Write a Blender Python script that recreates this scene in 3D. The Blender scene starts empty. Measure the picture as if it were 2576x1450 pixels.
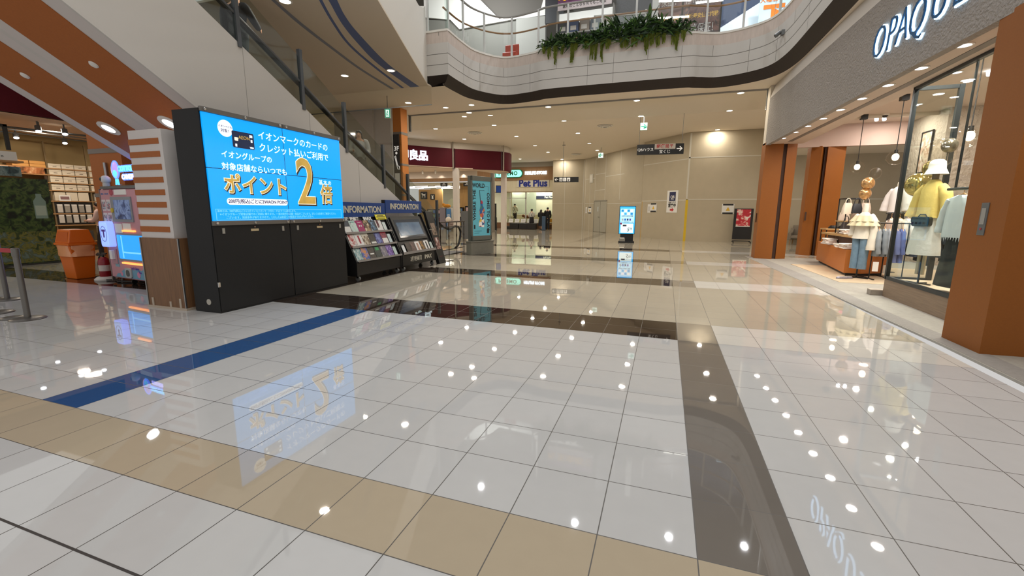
import bpy, bmesh, math, random
from mathutils import Vector, Matrix
S = bpy.context.scene
COL = S.collection
PI = math.pi
R = math.radians
rng = random.Random(7)

# ------------------------------------------------------------------ camera, world, exposure
cd = bpy.data.cameras.new('camera')
cd.sensor_fit = 'HORIZONTAL'
cd.sensor_width = 36.0
cd.lens = 36.0 * 1098.4 / 2576.0
cd.clip_start = 0.05
cd.clip_end = 200
cam = bpy.data.objects.new('camera', cd)
COL.objects.link(cam)
YAW, PITCH, ROLL = -0.3333, 0.1760, 0.0059
cam.matrix_world = (Matrix.Translation((0, 0, 1.545)) @ Matrix.Rotation(-YAW, 4, 'Z')
                    @ Matrix.Rotation(PI / 2 - PITCH, 4, 'X') @ Matrix.Rotation(ROLL, 4, 'Z'))
S.camera = cam
wd = bpy.data.worlds.new('world')
S.world = wd
wd.use_nodes = True
wb = wd.node_tree.nodes['Background']
wb.inputs[0].default_value = (1.0, 0.975, 0.95, 1)
wb.inputs[1].default_value = 0.62
S.view_settings.view_transform = 'Standard'
S.view_settings.look = 'None'
S.view_settings.gamma = 1
S.view_settings.use_curve_mapping = False
S.view_settings.exposure = 0.0
S.cycles.max_bounces = 7
S.cycles.diffuse_bounces = 3
S.cycles.glossy_bounces = 4
S.cycles.transmission_bounces = 4
S.cycles.transparent_max_bounces = 10
S.cycles.caustics_reflective = False
S.cycles.caustics_refractive = False
S.cycles.sample_clamp_indirect = 4.0
S.cycles.use_denoising = True


def lamp(loc, power, size=0.3, col=(1, 0.93, 0.82), rot=(0, 0, 0), shape='DISK', sy=None, spread=None, parent=None):
    l = bpy.data.lights.new('light', 'AREA')
    l.shape = shape
    l.size = size
    if sy:
        l.size_y = sy
    l.energy = power
    l.color = col
    if spread:
        l.spread = R(spread)
    o = bpy.data.objects.new('light', l)
    COL.objects.link(o)
    o.location = loc
    o.rotation_euler = rot
    if parent:
        o.parent = parent
    return o


# added area lights; the first stands in for the unseen atrium lighting
lamp((-1.5, 6.0, 13.0), 520, 9, (1, 0.97, 0.93), shape='RECTANGLE', sy=10)
lamp((-9.0, 19.5, 11.4), 150, 3.0, (0.98, 0.99, 1.0), (R(80), 0, 0), shape='RECTANGLE', sy=1.0)  # fill added to brighten the white upper slope


# ------------------------------------------------------------------ materials
def lin(h):
    out = []
    for k in (0, 2, 4):
        c = int(h[k:k + 2], 16) / 255
        out.append(c / 12.92 if c <= 0.04045 else ((c + 0.055) / 1.055) ** 2.4)
    return tuple(out) + (1.0,)


MATS = {}


def M(name, col='cccccc', rough=0.5, metal=0.0, emit=0.0, emit_col=None, noise=None, bump=None, spec=0.5):
    """principled material; noise=(scale, amount) varies the colour, bump=(scale, strength)"""
    if name in MATS:
        return MATS[name]
    m = bpy.data.materials.new(name)
    m.use_nodes = True
    nt = m.node_tree
    p = nt.nodes['Principled BSDF']
    p.inputs['Base Color'].default_value = lin(col)
    p.inputs['Roughness'].default_value = rough
    p.inputs['Metallic'].default_value = metal
    p.inputs['Specular IOR Level'].default_value = spec
    if emit:
        p.inputs['Emission Color'].default_value = lin(emit_col or col)
        p.inputs['Emission Strength'].default_value = emit
    if noise or bump:
        tc = nt.nodes.new('ShaderNodeTexCoord')
    if noise:
        n = nt.nodes.new('ShaderNodeTexNoise')
        n.inputs['Scale'].default_value = noise[0]
        n.inputs['Detail'].default_value = 4
        mp = nt.nodes.new('ShaderNodeMapping')
        if len(noise) > 2:
            mp.inputs['Scale'].default_value = noise[2]
        nt.links.new(tc.outputs['Object'], mp.inputs[0])
        nt.links.new(mp.outputs[0], n.inputs['Vector'])
        r = nt.nodes.new('ShaderNodeMapRange')
        r.inputs['From Min'].default_value = 0.3
        r.inputs['From Max'].default_value = 0.7
        r.inputs['To Min'].default_value = 1 - noise[1]
        r.inputs['To Max'].default_value = 1 + noise[1]
        nt.links.new(n.outputs[0], r.inputs[0])
        x = nt.nodes.new('ShaderNodeVectorMath')
        x.operation = 'SCALE'
        x.inputs[0].default_value = lin(col)[:3]
        nt.links.new(r.outputs[0], x.inputs['Scale'])
        nt.links.new(x.outputs[0], p.inputs['Base Color'])
    if bump:
        n = nt.nodes.new('ShaderNodeTexNoise')
        n.inputs['Scale'].default_value = bump[0]
        n.inputs['Detail'].default_value = 3
        nt.links.new(tc.outputs['Object'], n.inputs['Vector'])
        b = nt.nodes.new('ShaderNodeBump')
        b.inputs['Strength'].default_value = bump[1]
        b.inputs['Distance'].default_value = bump[2] if len(bump) > 2 else 0.02
        nt.links.new(n.outputs[0], b.inputs['Height'])
        nt.links.new(b.outputs[0], p.inputs['Normal'])
    MATS[name] = m
    return m


def glass(name, tint='f4faf8', refl=0.6, rough=0.02):
    """thin pane: clear film that mirrors more at grazing angles"""
    if name in MATS:
        return MATS[name]
    m = bpy.data.materials.new(name)
    m.use_nodes = True
    nt = m.node_tree
    nt.nodes.clear()
    o = nt.nodes.new('ShaderNodeOutputMaterial')
    t = nt.nodes.new('ShaderNodeBsdfTransparent')
    t.inputs[0].default_value = lin(tint)
    g = nt.nodes.new('ShaderNodeBsdfGlossy')
    g.inputs['Roughness'].default_value = rough
    lw = nt.nodes.new('ShaderNodeLayerWeight')
    lw.inputs[0].default_value = 0.5
    pw = nt.nodes.new('ShaderNodeMath')
    pw.operation = 'POWER'
    pw.inputs[1].default_value = 4.6
    mu = nt.nodes.new('ShaderNodeMath')
    mu.operation = 'MULTIPLY_ADD'
    mu.use_clamp = True
    mu.inputs[1].default_value = 0.9 * refl
    mu.inputs[2].default_value = 0.035 * refl
    x = nt.nodes.new('ShaderNodeMixShader')
    nt.links.new(lw.outputs['Facing'], pw.inputs[0])
    nt.links.new(pw.outputs[0], mu.inputs[0])
    nt.links.new(mu.outputs[0], x.inputs[0])
    nt.links.new(t.outputs[0], x.inputs[1])
    nt.links.new(g.outputs[0], x.inputs[2])
    nt.links.new(x.outputs[0], o.inputs[0])
    MATS[name] = m
    return m


def art(name, cols, scale=6.0, seed=0.0, rough=0.35, emit=0.0, kind='noise'):
    """printed picture: a few flat inks laid out by noise"""
    if name in MATS:
        return MATS[name]
    m = bpy.data.materials.new(name)
    m.use_nodes = True
    nt = m.node_tree
    p = nt.nodes['Principled BSDF']
    p.inputs['Roughness'].default_value = rough
    tc = nt.nodes.new('ShaderNodeTexCoord')
    mp = nt.nodes.new('ShaderNodeMapping')
    mp.inputs['Location'].default_value = (seed * 3.1, seed * 1.7, seed)
    nt.links.new(tc.outputs['Object'], mp.inputs[0])
    if kind == 'noise':
        n = nt.nodes.new('ShaderNodeTexNoise')
        n.inputs['Scale'].default_value = scale
        n.inputs['Detail'].default_value = 5
        n.inputs['Distortion'].default_value = 0.8
        out = n.outputs[0]
    else:
        n = nt.nodes.new('ShaderNodeTexVoronoi')
        n.inputs['Scale'].default_value = scale
        s2 = nt.nodes.new('ShaderNodeSeparateColor')
        nt.links.new(n.outputs['Color'], s2.inputs[0])
        out = s2.outputs[0]
    nt.links.new(mp.outputs[0], n.inputs['Vector'])
    cr = nt.nodes.new('ShaderNodeValToRGB')
    cr.color_ramp.interpolation = 'CONSTANT' if kind != 'noise' else 'LINEAR'
    k = len(cols)
    while len(cr.color_ramp.elements) < k:
        cr.color_ramp.elements.new(0.5)
    lo, hi = (0.32, 0.68) if kind == 'noise' else (0.0, 1.0)
    for i, c in enumerate(cols):
        e = cr.color_ramp.elements[i]
        e.position = lo + (hi - lo) * i / (k - 1 if kind == 'noise' else k)
        e.color = lin(c)
    nt.links.new(out, cr.inputs[0])
    nt.links.new(cr.outputs[0], p.inputs['Base Color'])
    if emit:
        nt.links.new(cr.outputs[0], p.inputs['Emission Color'])
        p.inputs['Emission Strength'].default_value = emit
    MATS[name] = m
    return m


# ------------------------------------------------------------------ mesh helpers
class B:
    def __init__(s):
        s.v, s.f = [], []

    def add(s, vs, fs):
        k = len(s.v)
        s.v += [tuple(map(float, p)) for p in vs]
        s.f += [tuple(i + k for i in q) for q in fs]
        return s

    def box(s, x0, x1, y0, y1, z0, z1):
        return s.add([(x0, y0, z0), (x1, y0, z0), (x1, y1, z0), (x0, y1, z0), (x0, y0, z1), (x1, y0, z1), (x1, y1, z1), (x0, y1, z1)],
                     [(0, 3, 2, 1), (4, 5, 6, 7), (0, 1, 5, 4), (1, 2, 6, 5), (2, 3, 7, 6), (3, 0, 4, 7)])

    def prism(s, poly, ax, a, b):
        f = {'x': lambda p, t: (t, p[0], p[1]), 'y': lambda p, t: (p[0], t, p[1]), 'z': lambda p, t: (p[0], p[1], t)}[ax]
        n = len(poly)
        return s.add([f(p, a) for p in poly] + [f(p, b) for p in poly],
                     [tuple(range(n))[::-1], tuple(range(n, 2 * n))] + [(i, (i + 1) % n, n + (i + 1) % n, n + i) for i in range(n)])

    def quad(s, *p):
        return s.add(p, [tuple(range(len(p)))])

    def tube(s, path, r, n=8, caps=True):
        P = [Vector(p) for p in path]
        k = len(P)
        rr = r if isinstance(r, (list, tuple)) else [r] * k
        vs, fs = [], []
        up = None
        for i in range(k):
            t = (P[min(i + 1, k - 1)] - P[max(i - 1, 0)]).normalized()
            if up is None:
                up = Vector((0, 0, 1)) if abs(t.z) < 0.9 else Vector((1, 0, 0))
            a = t.cross(up).normalized()
            up = a.cross(t).normalized()
            for j in range(n):
                w = 2 * PI * j / n
                vs.append(P[i] + (a * math.cos(w) + up * math.sin(w)) * rr[i])
        for i in range(k - 1):
            for j in range(n):
                fs.append((i * n + j, i * n + (j + 1) % n, (i + 1) * n + (j + 1) % n, (i + 1) * n + j))
        if caps:
            fs += [tuple(range(n))[::-1], tuple(range((k - 1) * n, k * n))]
        return s.add(vs, fs)

    def cyl(s, p0, p1, r0, r1=None, n=20):
        return s.tube([p0, p1], [r0, r0 if r1 is None else r1], n)

    def lathe(s, prof, c=(0, 0, 0), n=24):
        vs, fs = [], []
        k = len(prof)
        for r, z in prof:
            for j in range(n):
                w = 2 * PI * j / n
                vs.append((c[0] + r * math.cos(w), c[1] + r * math.sin(w), c[2] + z))
        for i in range(k - 1):
            for j in range(n):
                fs.append((i * n + j, i * n + (j + 1) % n, (i + 1) * n + (j + 1) % n, (i + 1) * n + j))
        fs += [tuple(range(n))[::-1], tuple(range((k - 1) * n, k * n))]
        return s.add(vs, fs)

    def sph(s, c, rx, ry=None, rz=None, n=18, m=10):
        ry, rz = ry or rx, rz or rx
        prof = [(math.sin(PI * (i + 0.02) / (m + 0.04)), -math.cos(PI * (i + 0.02) / (m + 0.04))) for i in range(m + 1)]
        vs, fs = [], []
        for r, z in prof:
            for j in range(n):
                w = 2 * PI * j / n
                vs.append((c[0] + rx * r * math.cos(w), c[1] + ry * r * math.sin(w), c[2] + rz * z))
        for i in range(m):
            for j in range(n):
                fs.append((i * n + j, i * n + (j + 1) % n, (i + 1) * n + (j + 1) % n, (i + 1) * n + j))
        fs += [tuple(range(n))[::-1], tuple(range(m * n, (m + 1) * n))]
        return s.add(vs, fs)

    def loft(s, rings, caps=True):
        n = len(rings[0])
        vs = [p for r in rings for p in r]
        fs = []
        for i in range(len(rings) - 1):
            for j in range(n):
                fs.append((i * n + j, i * n + (j + 1) % n, (i + 1) * n + (j + 1) % n, (i + 1) * n + j))
        if caps:
            fs += [tuple(range(n))[::-1], tuple(range((len(rings) - 1) * n, len(rings) * n))]
        return s.add(vs, fs)

    def rbox(s, x0, x1, y0, y1, z0, z1, r=0.03, ax='y', n=4):
        """box with four rounded edges along an axis"""
        a0, a1, b0, b1, c0, c1 = {'y': (x0, x1, z0, z1, y0, y1), 'z': (x0, x1, y0, y1, z0, z1), 'x': (y0, y1, z0, z1, x0, x1)}[ax]
        poly = []
        for cx, cy, w0 in ((a1 - r, b1 - r, 0), (a0 + r, b1 - r, 90), (a0 + r, b0 + r, 180), (a1 - r, b0 + r, 270)):
            for k in range(n + 1):
                w = R(w0 + 90 * k / n)
                poly.append((cx + r * math.cos(w), cy + r * math.sin(w)))
        return s.prism(poly, ax, c0, c1)


def ring(cx, cy, z, rx, ry, n=24, wob=0.0, k=6, ph=0.0, sq=0.0):
    out = []
    for j in range(n):
        w = 2 * PI * j / n
        q = 1 + wob * math.sin(k * w + ph)
        c, d = math.cos(w), math.sin(w)
        if sq:
            c = math.copysign(abs(c) ** (1 - sq), c)
            d = math.copysign(abs(d) ** (1 - sq), d)
        out.append((cx + rx * q * c, cy + ry * q * d, z))
    return out


def link(name, me, mat, parent=None, loc=None, rot=None):
    o = bpy.data.objects.new(name, me)
    COL.objects.link(o)
    if mat is not None:
        me.materials.clear()
        me.materials.append(mat)
    if parent is not None:
        o.parent = parent
    if loc is not None:
        o.location = loc
    if rot is not None:
        o.rotation_euler = rot if isinstance(rot, tuple) else (0, 0, rot)
    return o


def obj(name, b, mat, parent=None, loc=None, rot=None, smooth=None, bevel=None, label=None):
    me = bpy.data.meshes.new(name)
    me.from_pydata(b.v, [], b.f)
    bm = bmesh.new()
    bm.from_mesh(me)
    bmesh.ops.recalc_face_normals(bm, faces=bm.faces)
    bm.to_mesh(me)
    bm.free()
    if smooth is not None:
        me.shade_smooth()
        me.set_sharp_from_angle(angle=R(smooth))
    o = link(name, me, mat, parent, loc, rot)
    if bevel:
        md = o.modifiers.new('bevel', 'BEVEL')
        md.width = bevel
        md.segments = 2
        md.limit_method = 'ANGLE'
    if label:
        o['label'] = label
    return o


def tag(o, label, cat, group=None):
    o['label'] = label
    o['category'] = cat
    if group:
        o['group'] = group
    return o


def thing(name, label, cat, loc=(0, 0, 0), rot=0.0, group=None):
    o = bpy.data.objects.new(name, None)
    COL.objects.link(o)
    o.location = loc
    o.rotation_euler = (0, 0, rot)
    o.empty_display_size = 0.1
    return tag(o, label, cat, group)


def struct(name, b=None, mat=None, parent=None, smooth=None):
    if b is None:
        o = bpy.data.objects.new(name, None)
        COL.objects.link(o)
    else:
        o = obj(name, b, mat, parent, smooth=smooth)
    if parent is None:
        o['kind'] = 'structure'
    return o


def copy_tree(o, parent=None):
    c = o.copy()
    COL.objects.link(c)
    if parent is not None:
        c.parent = parent
    for ch in list(o.children):
        copy_tree(ch, c)
    return c


def text(name, s, size, mat, parent, loc, rot=0.0, tilt=90, roll=0, ext=0.002, bold=0.0, ax='CENTER', ay='CENTER', sx=1.0, shear=0.0, sp=1.0, label=None):
    cu = bpy.data.curves.new('text', 'FONT')
    cu.body = s
    cu.size = size
    cu.extrude = ext
    cu.offset = bold
    cu.align_x = ax
    cu.align_y = ay
    cu.shear = shear
    cu.space_character = sp
    cu.resolution_u = 3
    t = bpy.data.objects.new('text', cu)
    COL.objects.link(t)
    dg = bpy.context.evaluated_depsgraph_get()
    me = bpy.data.meshes.new_from_object(t.evaluated_get(dg))
    bpy.data.objects.remove(t)
    bpy.data.curves.remove(cu)
    me.transform(Matrix.Scale(sx, 4, (1, 0, 0)))
    o = link(name, me, mat, parent, loc)
    o.rotation_euler = (Matrix.Rotation(rot, 4, 'Z') @ Matrix.Rotation(R(tilt), 4, 'X') @ Matrix.Rotation(R(roll), 4, 'Z')).to_euler()
    if label:
        o['label'] = label
    return o


def smoothpath(pts, n=10):
    """Catmull-Rom through the points"""
    P = [Vector(p) for p in pts]
    out = []
    for i in range(len(P) - 1):
        p0, p1, p2, p3 = P[max(i - 1, 0)], P[i], P[i + 1], P[min(i + 2, len(P) - 1)]
        for k in range(n):
            t = k / n
            out.append(0.5 * ((2 * p1) + (p2 - p0) * t + (2 * p0 - 5 * p1 + 4 * p2 - p3) * t * t + (3 * p1 - p0 - 3 * p2 + p3) * t ** 3))
    out.append(P[-1])
    return out


def offset_path(P, d):
    out = []
    for i, p in enumerate(P):
        t = (P[min(i + 1, len(P) - 1)] - P[max(i - 1, 0)])
        t = Vector((t.x, t.y)).normalized()
        out.append(Vector((p.x - t.y * d, p.y + t.x * d)))
    return out


def strip(P, z0, Q, z1):
    """sheet between path P at z0 and path Q at z1"""
    b = B()
    for i in range(len(P) - 1):
        b.quad((P[i].x, P[i].y, z0), (P[i + 1].x, P[i + 1].y, z0), (Q[i + 1].x, Q[i + 1].y, z1), (Q[i].x, Q[i].y, z1))
    return b


def slabwall(P, th, z0, z1):
    """wall of a thickness that follows a path"""
    Q = offset_path(P, th)
    b = B()
    for i in range(len(P) - 1):
        a, c, d, e = P[i], P[i + 1], Q[i + 1], Q[i]
        b.add([(a.x, a.y, z0), (c.x, c.y, z0), (d.x, d.y, z0), (e.x, e.y, z0), (a.x, a.y, z1), (c.x, c.y, z1), (d.x, d.y, z1), (e.x, e.y, z1)],
              [(0, 1, 5, 4), (2, 3, 7, 6), (4, 5, 6, 7), (0, 3, 2, 1)] + ([(0, 4, 7, 3)] if i == 0 else []) + ([(1, 2, 6, 5)] if i == len(P) - 2 else []))
    return b


# common materials
WHITE = M('white_paint', 'dcd8d0', 0.6)
CREAM = M('ceiling_paint', 'ece0cf', 0.75)
BLACK = M('black_metal', '151515', 0.45)
DARK = M('dark_grey', '2b2c2c', 0.5)
STEEL = M('brushed_steel', 'a8a8a6', 0.32, 0.9)
GREY = M('grey_metal', '6c6f70', 0.4, 0.4)
CHROME = M('chrome', 'd0d0d0', 0.12, 1.0)
ORANGE = M('orange_panel', 'a8602a', 0.5, spec=0.3, noise=(40, 0.05))
PAPER = M('paper', 'e8e6e0', 0.7)
INK = M('black_ink', '1c1c1c', 0.6)
SKIN = M('skin', 'c99a7c', 0.55)
HAIR = M('dark_hair', '17120f', 0.5)
CLEAR = glass('clear_glass', 'f3f8f6', 0.8)
ACRYL = glass('acrylic', 'ecefec', 1.0, 0.04)
LED = M('lamp_disc', 'ffffff', 0.5, emit=9.0, emit_col='fff1dc')
LEDC = M('lamp_disc_cool', 'ffffff', 0.5, emit=9.0, emit_col='f4f6ff')
RIM = M('lamp_rim', 'e6e2da', 0.5)
# ================================================================== FLOOR
def floor_material():
    m = bpy.data.materials.new('polished_tiles')
    m.use_nodes = True
    nt = m.node_tree
    p = nt.nodes['Principled BSDF']
    geo = nt.nodes.new('ShaderNodeNewGeometry')
    sep = nt.nodes.new('ShaderNodeSeparateXYZ')
    nt.links.new(geo.outputs['Position'], sep.inputs[0])
    X, Y = sep.outputs[0], sep.outputs[1]

    def mt(op, a, b=0.0):
        n = nt.nodes.new('ShaderNodeMath')
        n.operation = op
        for i, q in enumerate((a, b)):
            if isinstance(q, (int, float)):
                n.inputs[i].default_value = q
            else:
                nt.links.new(q, n.inputs[i])
        return n.outputs[0]

    def rngm(q, a, b):
        return mt('MULTIPLY', mt('GREATER_THAN', q, a), mt('LESS_THAN', q, b))

    def both(*q):
        o = q[0]
        for k in q[1:]:
            o = mt('MULTIPLY', o, k)
        return o
    T = 0.45
    u = mt('SUBTRACT', mt('DIVIDE', X, T), 0.5181)
    v = mt('SUBTRACT', mt('DIVIDE', Y, T), 4.2396)
    du = mt('ABSOLUTE', mt('SUBTRACT', mt('FRACT', u), 0.5))
    dv = mt('ABSOLUTE', mt('SUBTRACT', mt('FRACT', v), 0.5))
    grout = mt('MAXIMUM', mt('GREATER_THAN', du, 0.4938), mt('GREATER_THAN', dv, 0.4938))
    band = None
    for a, b in ((5.508, 6.408), (9.61, 10.53), (13.83, 14.69), (17.97, 18.88)):
        q = rngm(Y, a, b)
        band = q if band is None else mt('MAXIMUM', band, q)
    col = None

    def over(fac, c):
        nonlocal col
        n = nt.nodes.new('ShaderNodeMix')
        n.data_type = 'RGBA'
        if isinstance(fac, (int, float)):
            n.inputs[0].default_value = fac
        else:
            nt.links.new(fac, n.inputs[0])
        if col is None:
            n.inputs[6].default_value = lin(c)
        else:
            nt.links.new(col, n.inputs[6])
        n.inputs[7].default_value = lin(c)
        col = n.outputs[2]
    over(0.0, 'c6c6c5')
    over(mt('GREATER_THAN', Y, 6.408), 'bdb4a2')
    over(both(band, mt('GREATER_THAN', X, 0.683)), 'd8d4cc')
    over(both(band, rngm(X, 0.233, 0.683)), '968d7f')
    over(both(band, mt('LESS_THAN', X, 0.233)), '392f28')
    over(both(rngm(Y, 1.908, 5.508), rngm(X, 0.233, 0.683)), '77716a')
    over(both(rngm(Y, 1.458, 1.908), mt('LESS_THAN', X, 0.683)), 'b8aa93')
    over(both(rngm(Y, 1.908, 5.508), rngm(X, -4.717, -4.267)), '2f5689')
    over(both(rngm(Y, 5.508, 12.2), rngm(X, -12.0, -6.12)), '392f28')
    over(both(rngm(Y, 22.2, 33.6), rngm(X, -4.3, -3.85)), '8d8578')
    # slight tone change from tile to tile
    wn = nt.nodes.new('ShaderNodeTexWhiteNoise')
    wn.noise_dimensions = '2D'
    cb = nt.nodes.new('ShaderNodeCombineXYZ')
    nt.links.new(mt('FLOOR', u), cb.inputs[0])
    nt.links.new(mt('FLOOR', v), cb.inputs[1])
    nt.links.new(cb.outputs[0], wn.inputs['Vector'])
    nz = nt.nodes.new('ShaderNodeTexNoise')
    nz.inputs['Scale'].default_value = 9
    nz.inputs['Detail'].default_value = 5
    nt.links.new(geo.outputs['Position'], nz.inputs['Vector'])
    k = mt('ADD', mt('ADD', mt('MULTIPLY', wn.outputs[0], 0.05), 0.945), mt('MULTIPLY', mt('SUBTRACT', nz.outputs[0], 0.5), 0.06))
    sc = nt.nodes.new('ShaderNodeVectorMath')
    sc.operation = 'SCALE'
    nt.links.new(col, sc.inputs[0])
    nt.links.new(k, sc.inputs['Scale'])
    col = sc.outputs[0]
    over(grout, '4a453f')
    nt.links.new(col, p.inputs['Base Color'])
    p.inputs['IOR'].default_value = 1.55
    nt.links.new(mt('ADD', mt('MULTIPLY', grout, 0.4), 0.022), p.inputs['Roughness'])
    return m


FLOORM = floor_material()
struct('floor', B().quad((-26, -6, 0), (3.05, -6, 0), (3.05, 60, 0), (-26, 60, 0)), FLOORM)
struct('floor.001', B().quad((3.05, 17.2, 0), (14, 17.2, 0), (14, 30, 0), (3.05, 30, 0)), FLOORM)
CARPET = M('grey_carpet', '8f8a84', 0.95, noise=(30, 0.06), bump=(400, 0.3, 0.004))
SHOPF = M('pale_concrete_carpet', '9f9a90', 0.95, noise=(14, 0.06), bump=(300, 0.2, 0.003))
struct('floor_shop', B().prism([(2.72, 17.2), (2.78, 15.9), (2.95, 12.5), (3.06, 10.6), (3.13, 8), (3.2, 6.4), (3.22, -6), (14, -6), (14, 17.2)], 'z', -0.02, 0.006), SHOPF)
struct('trim_1', B().prism([(2.74, 17.2), (2.8, 15.9), (2.97, 12.5), (3.08, 10.6), (3.15, 8), (3.22, 6.4), (3.24, -6), (3.5, -6), (3.48, 6.4), (3.4, 8), (3.38, 10.6), (3.34, 12.5), (3.2, 15.9), (3.2, 17.2)], 'z', 0.0, 0.008), CARPET)
WOODF = M('pale_wood_floor', 'c9b395', 0.5, noise=(3, 0.12, (2, 18, 2)))
struct('floor_wood', B().prism([(3.62, 15.0), (3.76, 11.5), (4.7, 11.5), (7.4, 11.5), (7.4, 15.0)], 'z', 0.0, 0.012), WOODF)
struct('floor_store', B().quad((-26, 2, 0.004), (-16.35, 2, 0.004), (-16.35, 19, 0.004), (-26, 19, 0.004)), M('brown_wood_floor', '8f6f52', 0.35, noise=(3, 0.15, (18, 2, 2))))

struct('trim_10', B().box(-14, 0.233, 1.003, 1.014, -0.01, 0.0012), M('joint_dark', '3a3634', 0.4))

# ================================================================== CEILINGS
CZ = 5.5
par_pts = [(-6.73, 13.2), (-6.74, 14.2), (-6.62, 15.2), (-5.94, 16.1), (-4.9, 16.0), (-4.3, 15.8), (-3.0, 15.76), (-1.3, 15.76), (0.3, 15.8), (0.75, 15.95), (1.3, 16.12),
           (2.0, 15.9), (2.55, 15.4), (2.8, 14.4), (2.88, 12.6), (2.92, 10), (2.97, 6), (3.0, 1)]
PAR = [Vector(p[:2]) for p in smoothpath([(x, y, 0) for x, y in par_pts], 8)]
BRN = offset_path(PAR, 0.28)
BRN[0] = Vector((-7.01, 13.48))
BRN[1] = Vector((BRN[1].x, max(BRN[1].y, 13.5)))
poly = [(3.4, 1.0)] + [(p.x, p.y) for p in reversed(BRN)] + [(-7.48, 13.48), (-7.48, 13.3), (-26, 13.3), (-26, 60), (14, 60), (14, 24.9), (4.3, 24.9), (4.3, 17.0), (3.38, 16.4)]
struct('ceiling', B().prism(poly, 'z', CZ, CZ + 0.04), CREAM)
# lower deck over the escalator, its edge runs askew
LEFTC = M('tan_ceiling_paint', 'd6c8b4', 0.75)
struct('ceiling.001', B().prism([(-5.1, 6.85), (-7.48, 13.2), (-7.48, 13.3), (-16.4, 13.3), (-16.4, 6.85)], 'z', CZ, CZ + 0.04), LEFTC)


def ceiling_stripe(L, Rr, col):
    P = [Vector(p[:2]) for p in smoothpath([(x, y, 0) for x, y in L], 6)]
    Q = [Vector(p[:2]) for p in smoothpath([(x, y, 0) for x, y in Rr], 6)]
    return strip(P, CZ - 0.003, Q, CZ - 0.003)


BLUEP = M('slate_blue_paint', '5a6a96', 0.7)
struct('trim_2', ceiling_stripe([(-6.3, 7.3), (-6.37, 7.54), (-6.87, 8.51), (-7.31, 9.62), (-7.75, 11.01), (-8.16, 13.29)], [(-6.1, 7.35), (-6.21, 7.59), (-6.54, 8.21), (-6.88, 9.07), (-7.49, 11.1), (-7.84, 13.29)], BLUEP), BLUEP)
struct('trim_3', ceiling_stripe([(-6.4, 7.3), (-6.54, 7.48), (-7.04, 8.4), (-7.59, 9.6), (-8.04, 11.18), (-8.5, 13.29)], [(-6.33, 7.3), (-6.48, 7.5), (-6.98, 8.42), (-7.52, 9.62), (-7.97, 11.28), (-8.4, 13.29)], BLUEP), BLUEP)
struct('trim_4', ceiling_stripe([(-7.3, 6.9), (-7.46, 7.31), (-7.79, 8.26), (-8.14, 9.56), (-8.55, 11.2), (-8.9, 13.29)], [(-7.22, 6.9), (-7.38, 7.33), (-7.69, 8.27), (-8.05, 9.59), (-8.45, 11.23), (-8.78, 13.29)], BLUEP), M('grey_blue_paint', '868a96', 0.7))
# edge of the deck above: a tall pale face whose head rises toward the far end
face = []
DA, DB = Vector((-4.3, 4.66)), Vector((-7.48, 13.2))
hd = [(0.0, 7.1), (0.45, 7.15), (0.75, 7.2), (0.87, 7.32), (0.95, 7.55), (1.0, 7.8)]
b = B()
nrm = Vector((-(DB - DA).y, (DB - DA).x)).normalized() * 0.2
for i in range(len(hd) - 1):
    a, c = DA.lerp(DB, hd[i][0]), DA.lerp(DB, hd[i + 1][0])
    b.add([(a.x, a.y, CZ), (c.x, c.y, CZ), (c.x, c.y, hd[i + 1][1]), (a.x, a.y, hd[i][1]), (a.x + nrm.x, a.y + nrm.y, CZ + 0.05), (c.x + nrm.x, c.y + nrm.y, CZ + 0.05), (c.x + nrm.x, c.y + nrm.y, hd[i + 1][1]), (a.x + nrm.x, a.y + nrm.y, hd[i][1])],
          [(0, 1, 2, 3), (5, 4, 7, 6), (3, 2, 6, 7)] + ([(1, 5, 6, 2)] if i == len(hd) - 2 else []))
struct('wall_deck_edge', b, WHITE)

# ================================================================== PARAPET OF THE UPPER FLOOR
par = struct('wall_parapet')
PANEL = M('white_cladding', 'c2beb8', 0.55)
PINK = M('travertine_band', 'c3b5ab', 0.6, noise=(5, 0.07, (3, 3, 0.6)))
BROWN = M('dark_brown_paint', '2b211d', 0.6)
lead = [Vector((-7.48, 13.2)), Vector((-7.1, 13.2)), Vector((-6.76, 13.2))]
PF = lead[:2] + PAR
obj('cladding', slabwall(PF, 0.12, 5.75, 6.69), PANEL, par)
obj('stone_band', slabwall(PF, 0.12, 6.69, 7.01), PINK, par)
obj('coping', slabwall(offset_path(PF, -0.02), 0.3, 7.01, 7.07), WHITE, par)
obj('undercut', strip(PAR, 5.75, BRN, CZ - 0.002), BROWN, par)
obj('undercut', strip([Vector((-7.48, 13.2)), PAR[0]], 5.75, [Vector((-7.48, 13.48)), BRN[0]], CZ - 0.002), BROWN, par)
PS = offset_path(PF, -0.004)
sm = B()
for z in (6.06, 6.37):
    lo, hi = (0, len(PS) - 1)
    s_ = strip(PS, z - 0.006, PS, z + 0.006)
    sm.add(s_.v, s_.f)
acc, nxt = 0.0, 0.8
for i in range(1, len(PS)):
    acc += (PS[i] - PS[i - 1]).length
    if acc >= nxt:
        nxt += 1.02
        d = (PS[i] - PS[i - 1]).normalized() * 0.004
        z0 = 5.76 if int(nxt * 10) % 3 else 6.37
        sm.quad((PS[i].x - d.x, PS[i].y - d.y, z0), (PS[i].x + d.x, PS[i].y + d.y, z0), (PS[i].x + d.x, PS[i].y + d.y, 6.685), (PS[i].x - d.x, PS[i].y - d.y, 6.685))
obj('panel_joint', sm, M('joint_grey', '6a655f', 0.8), par)

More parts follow.
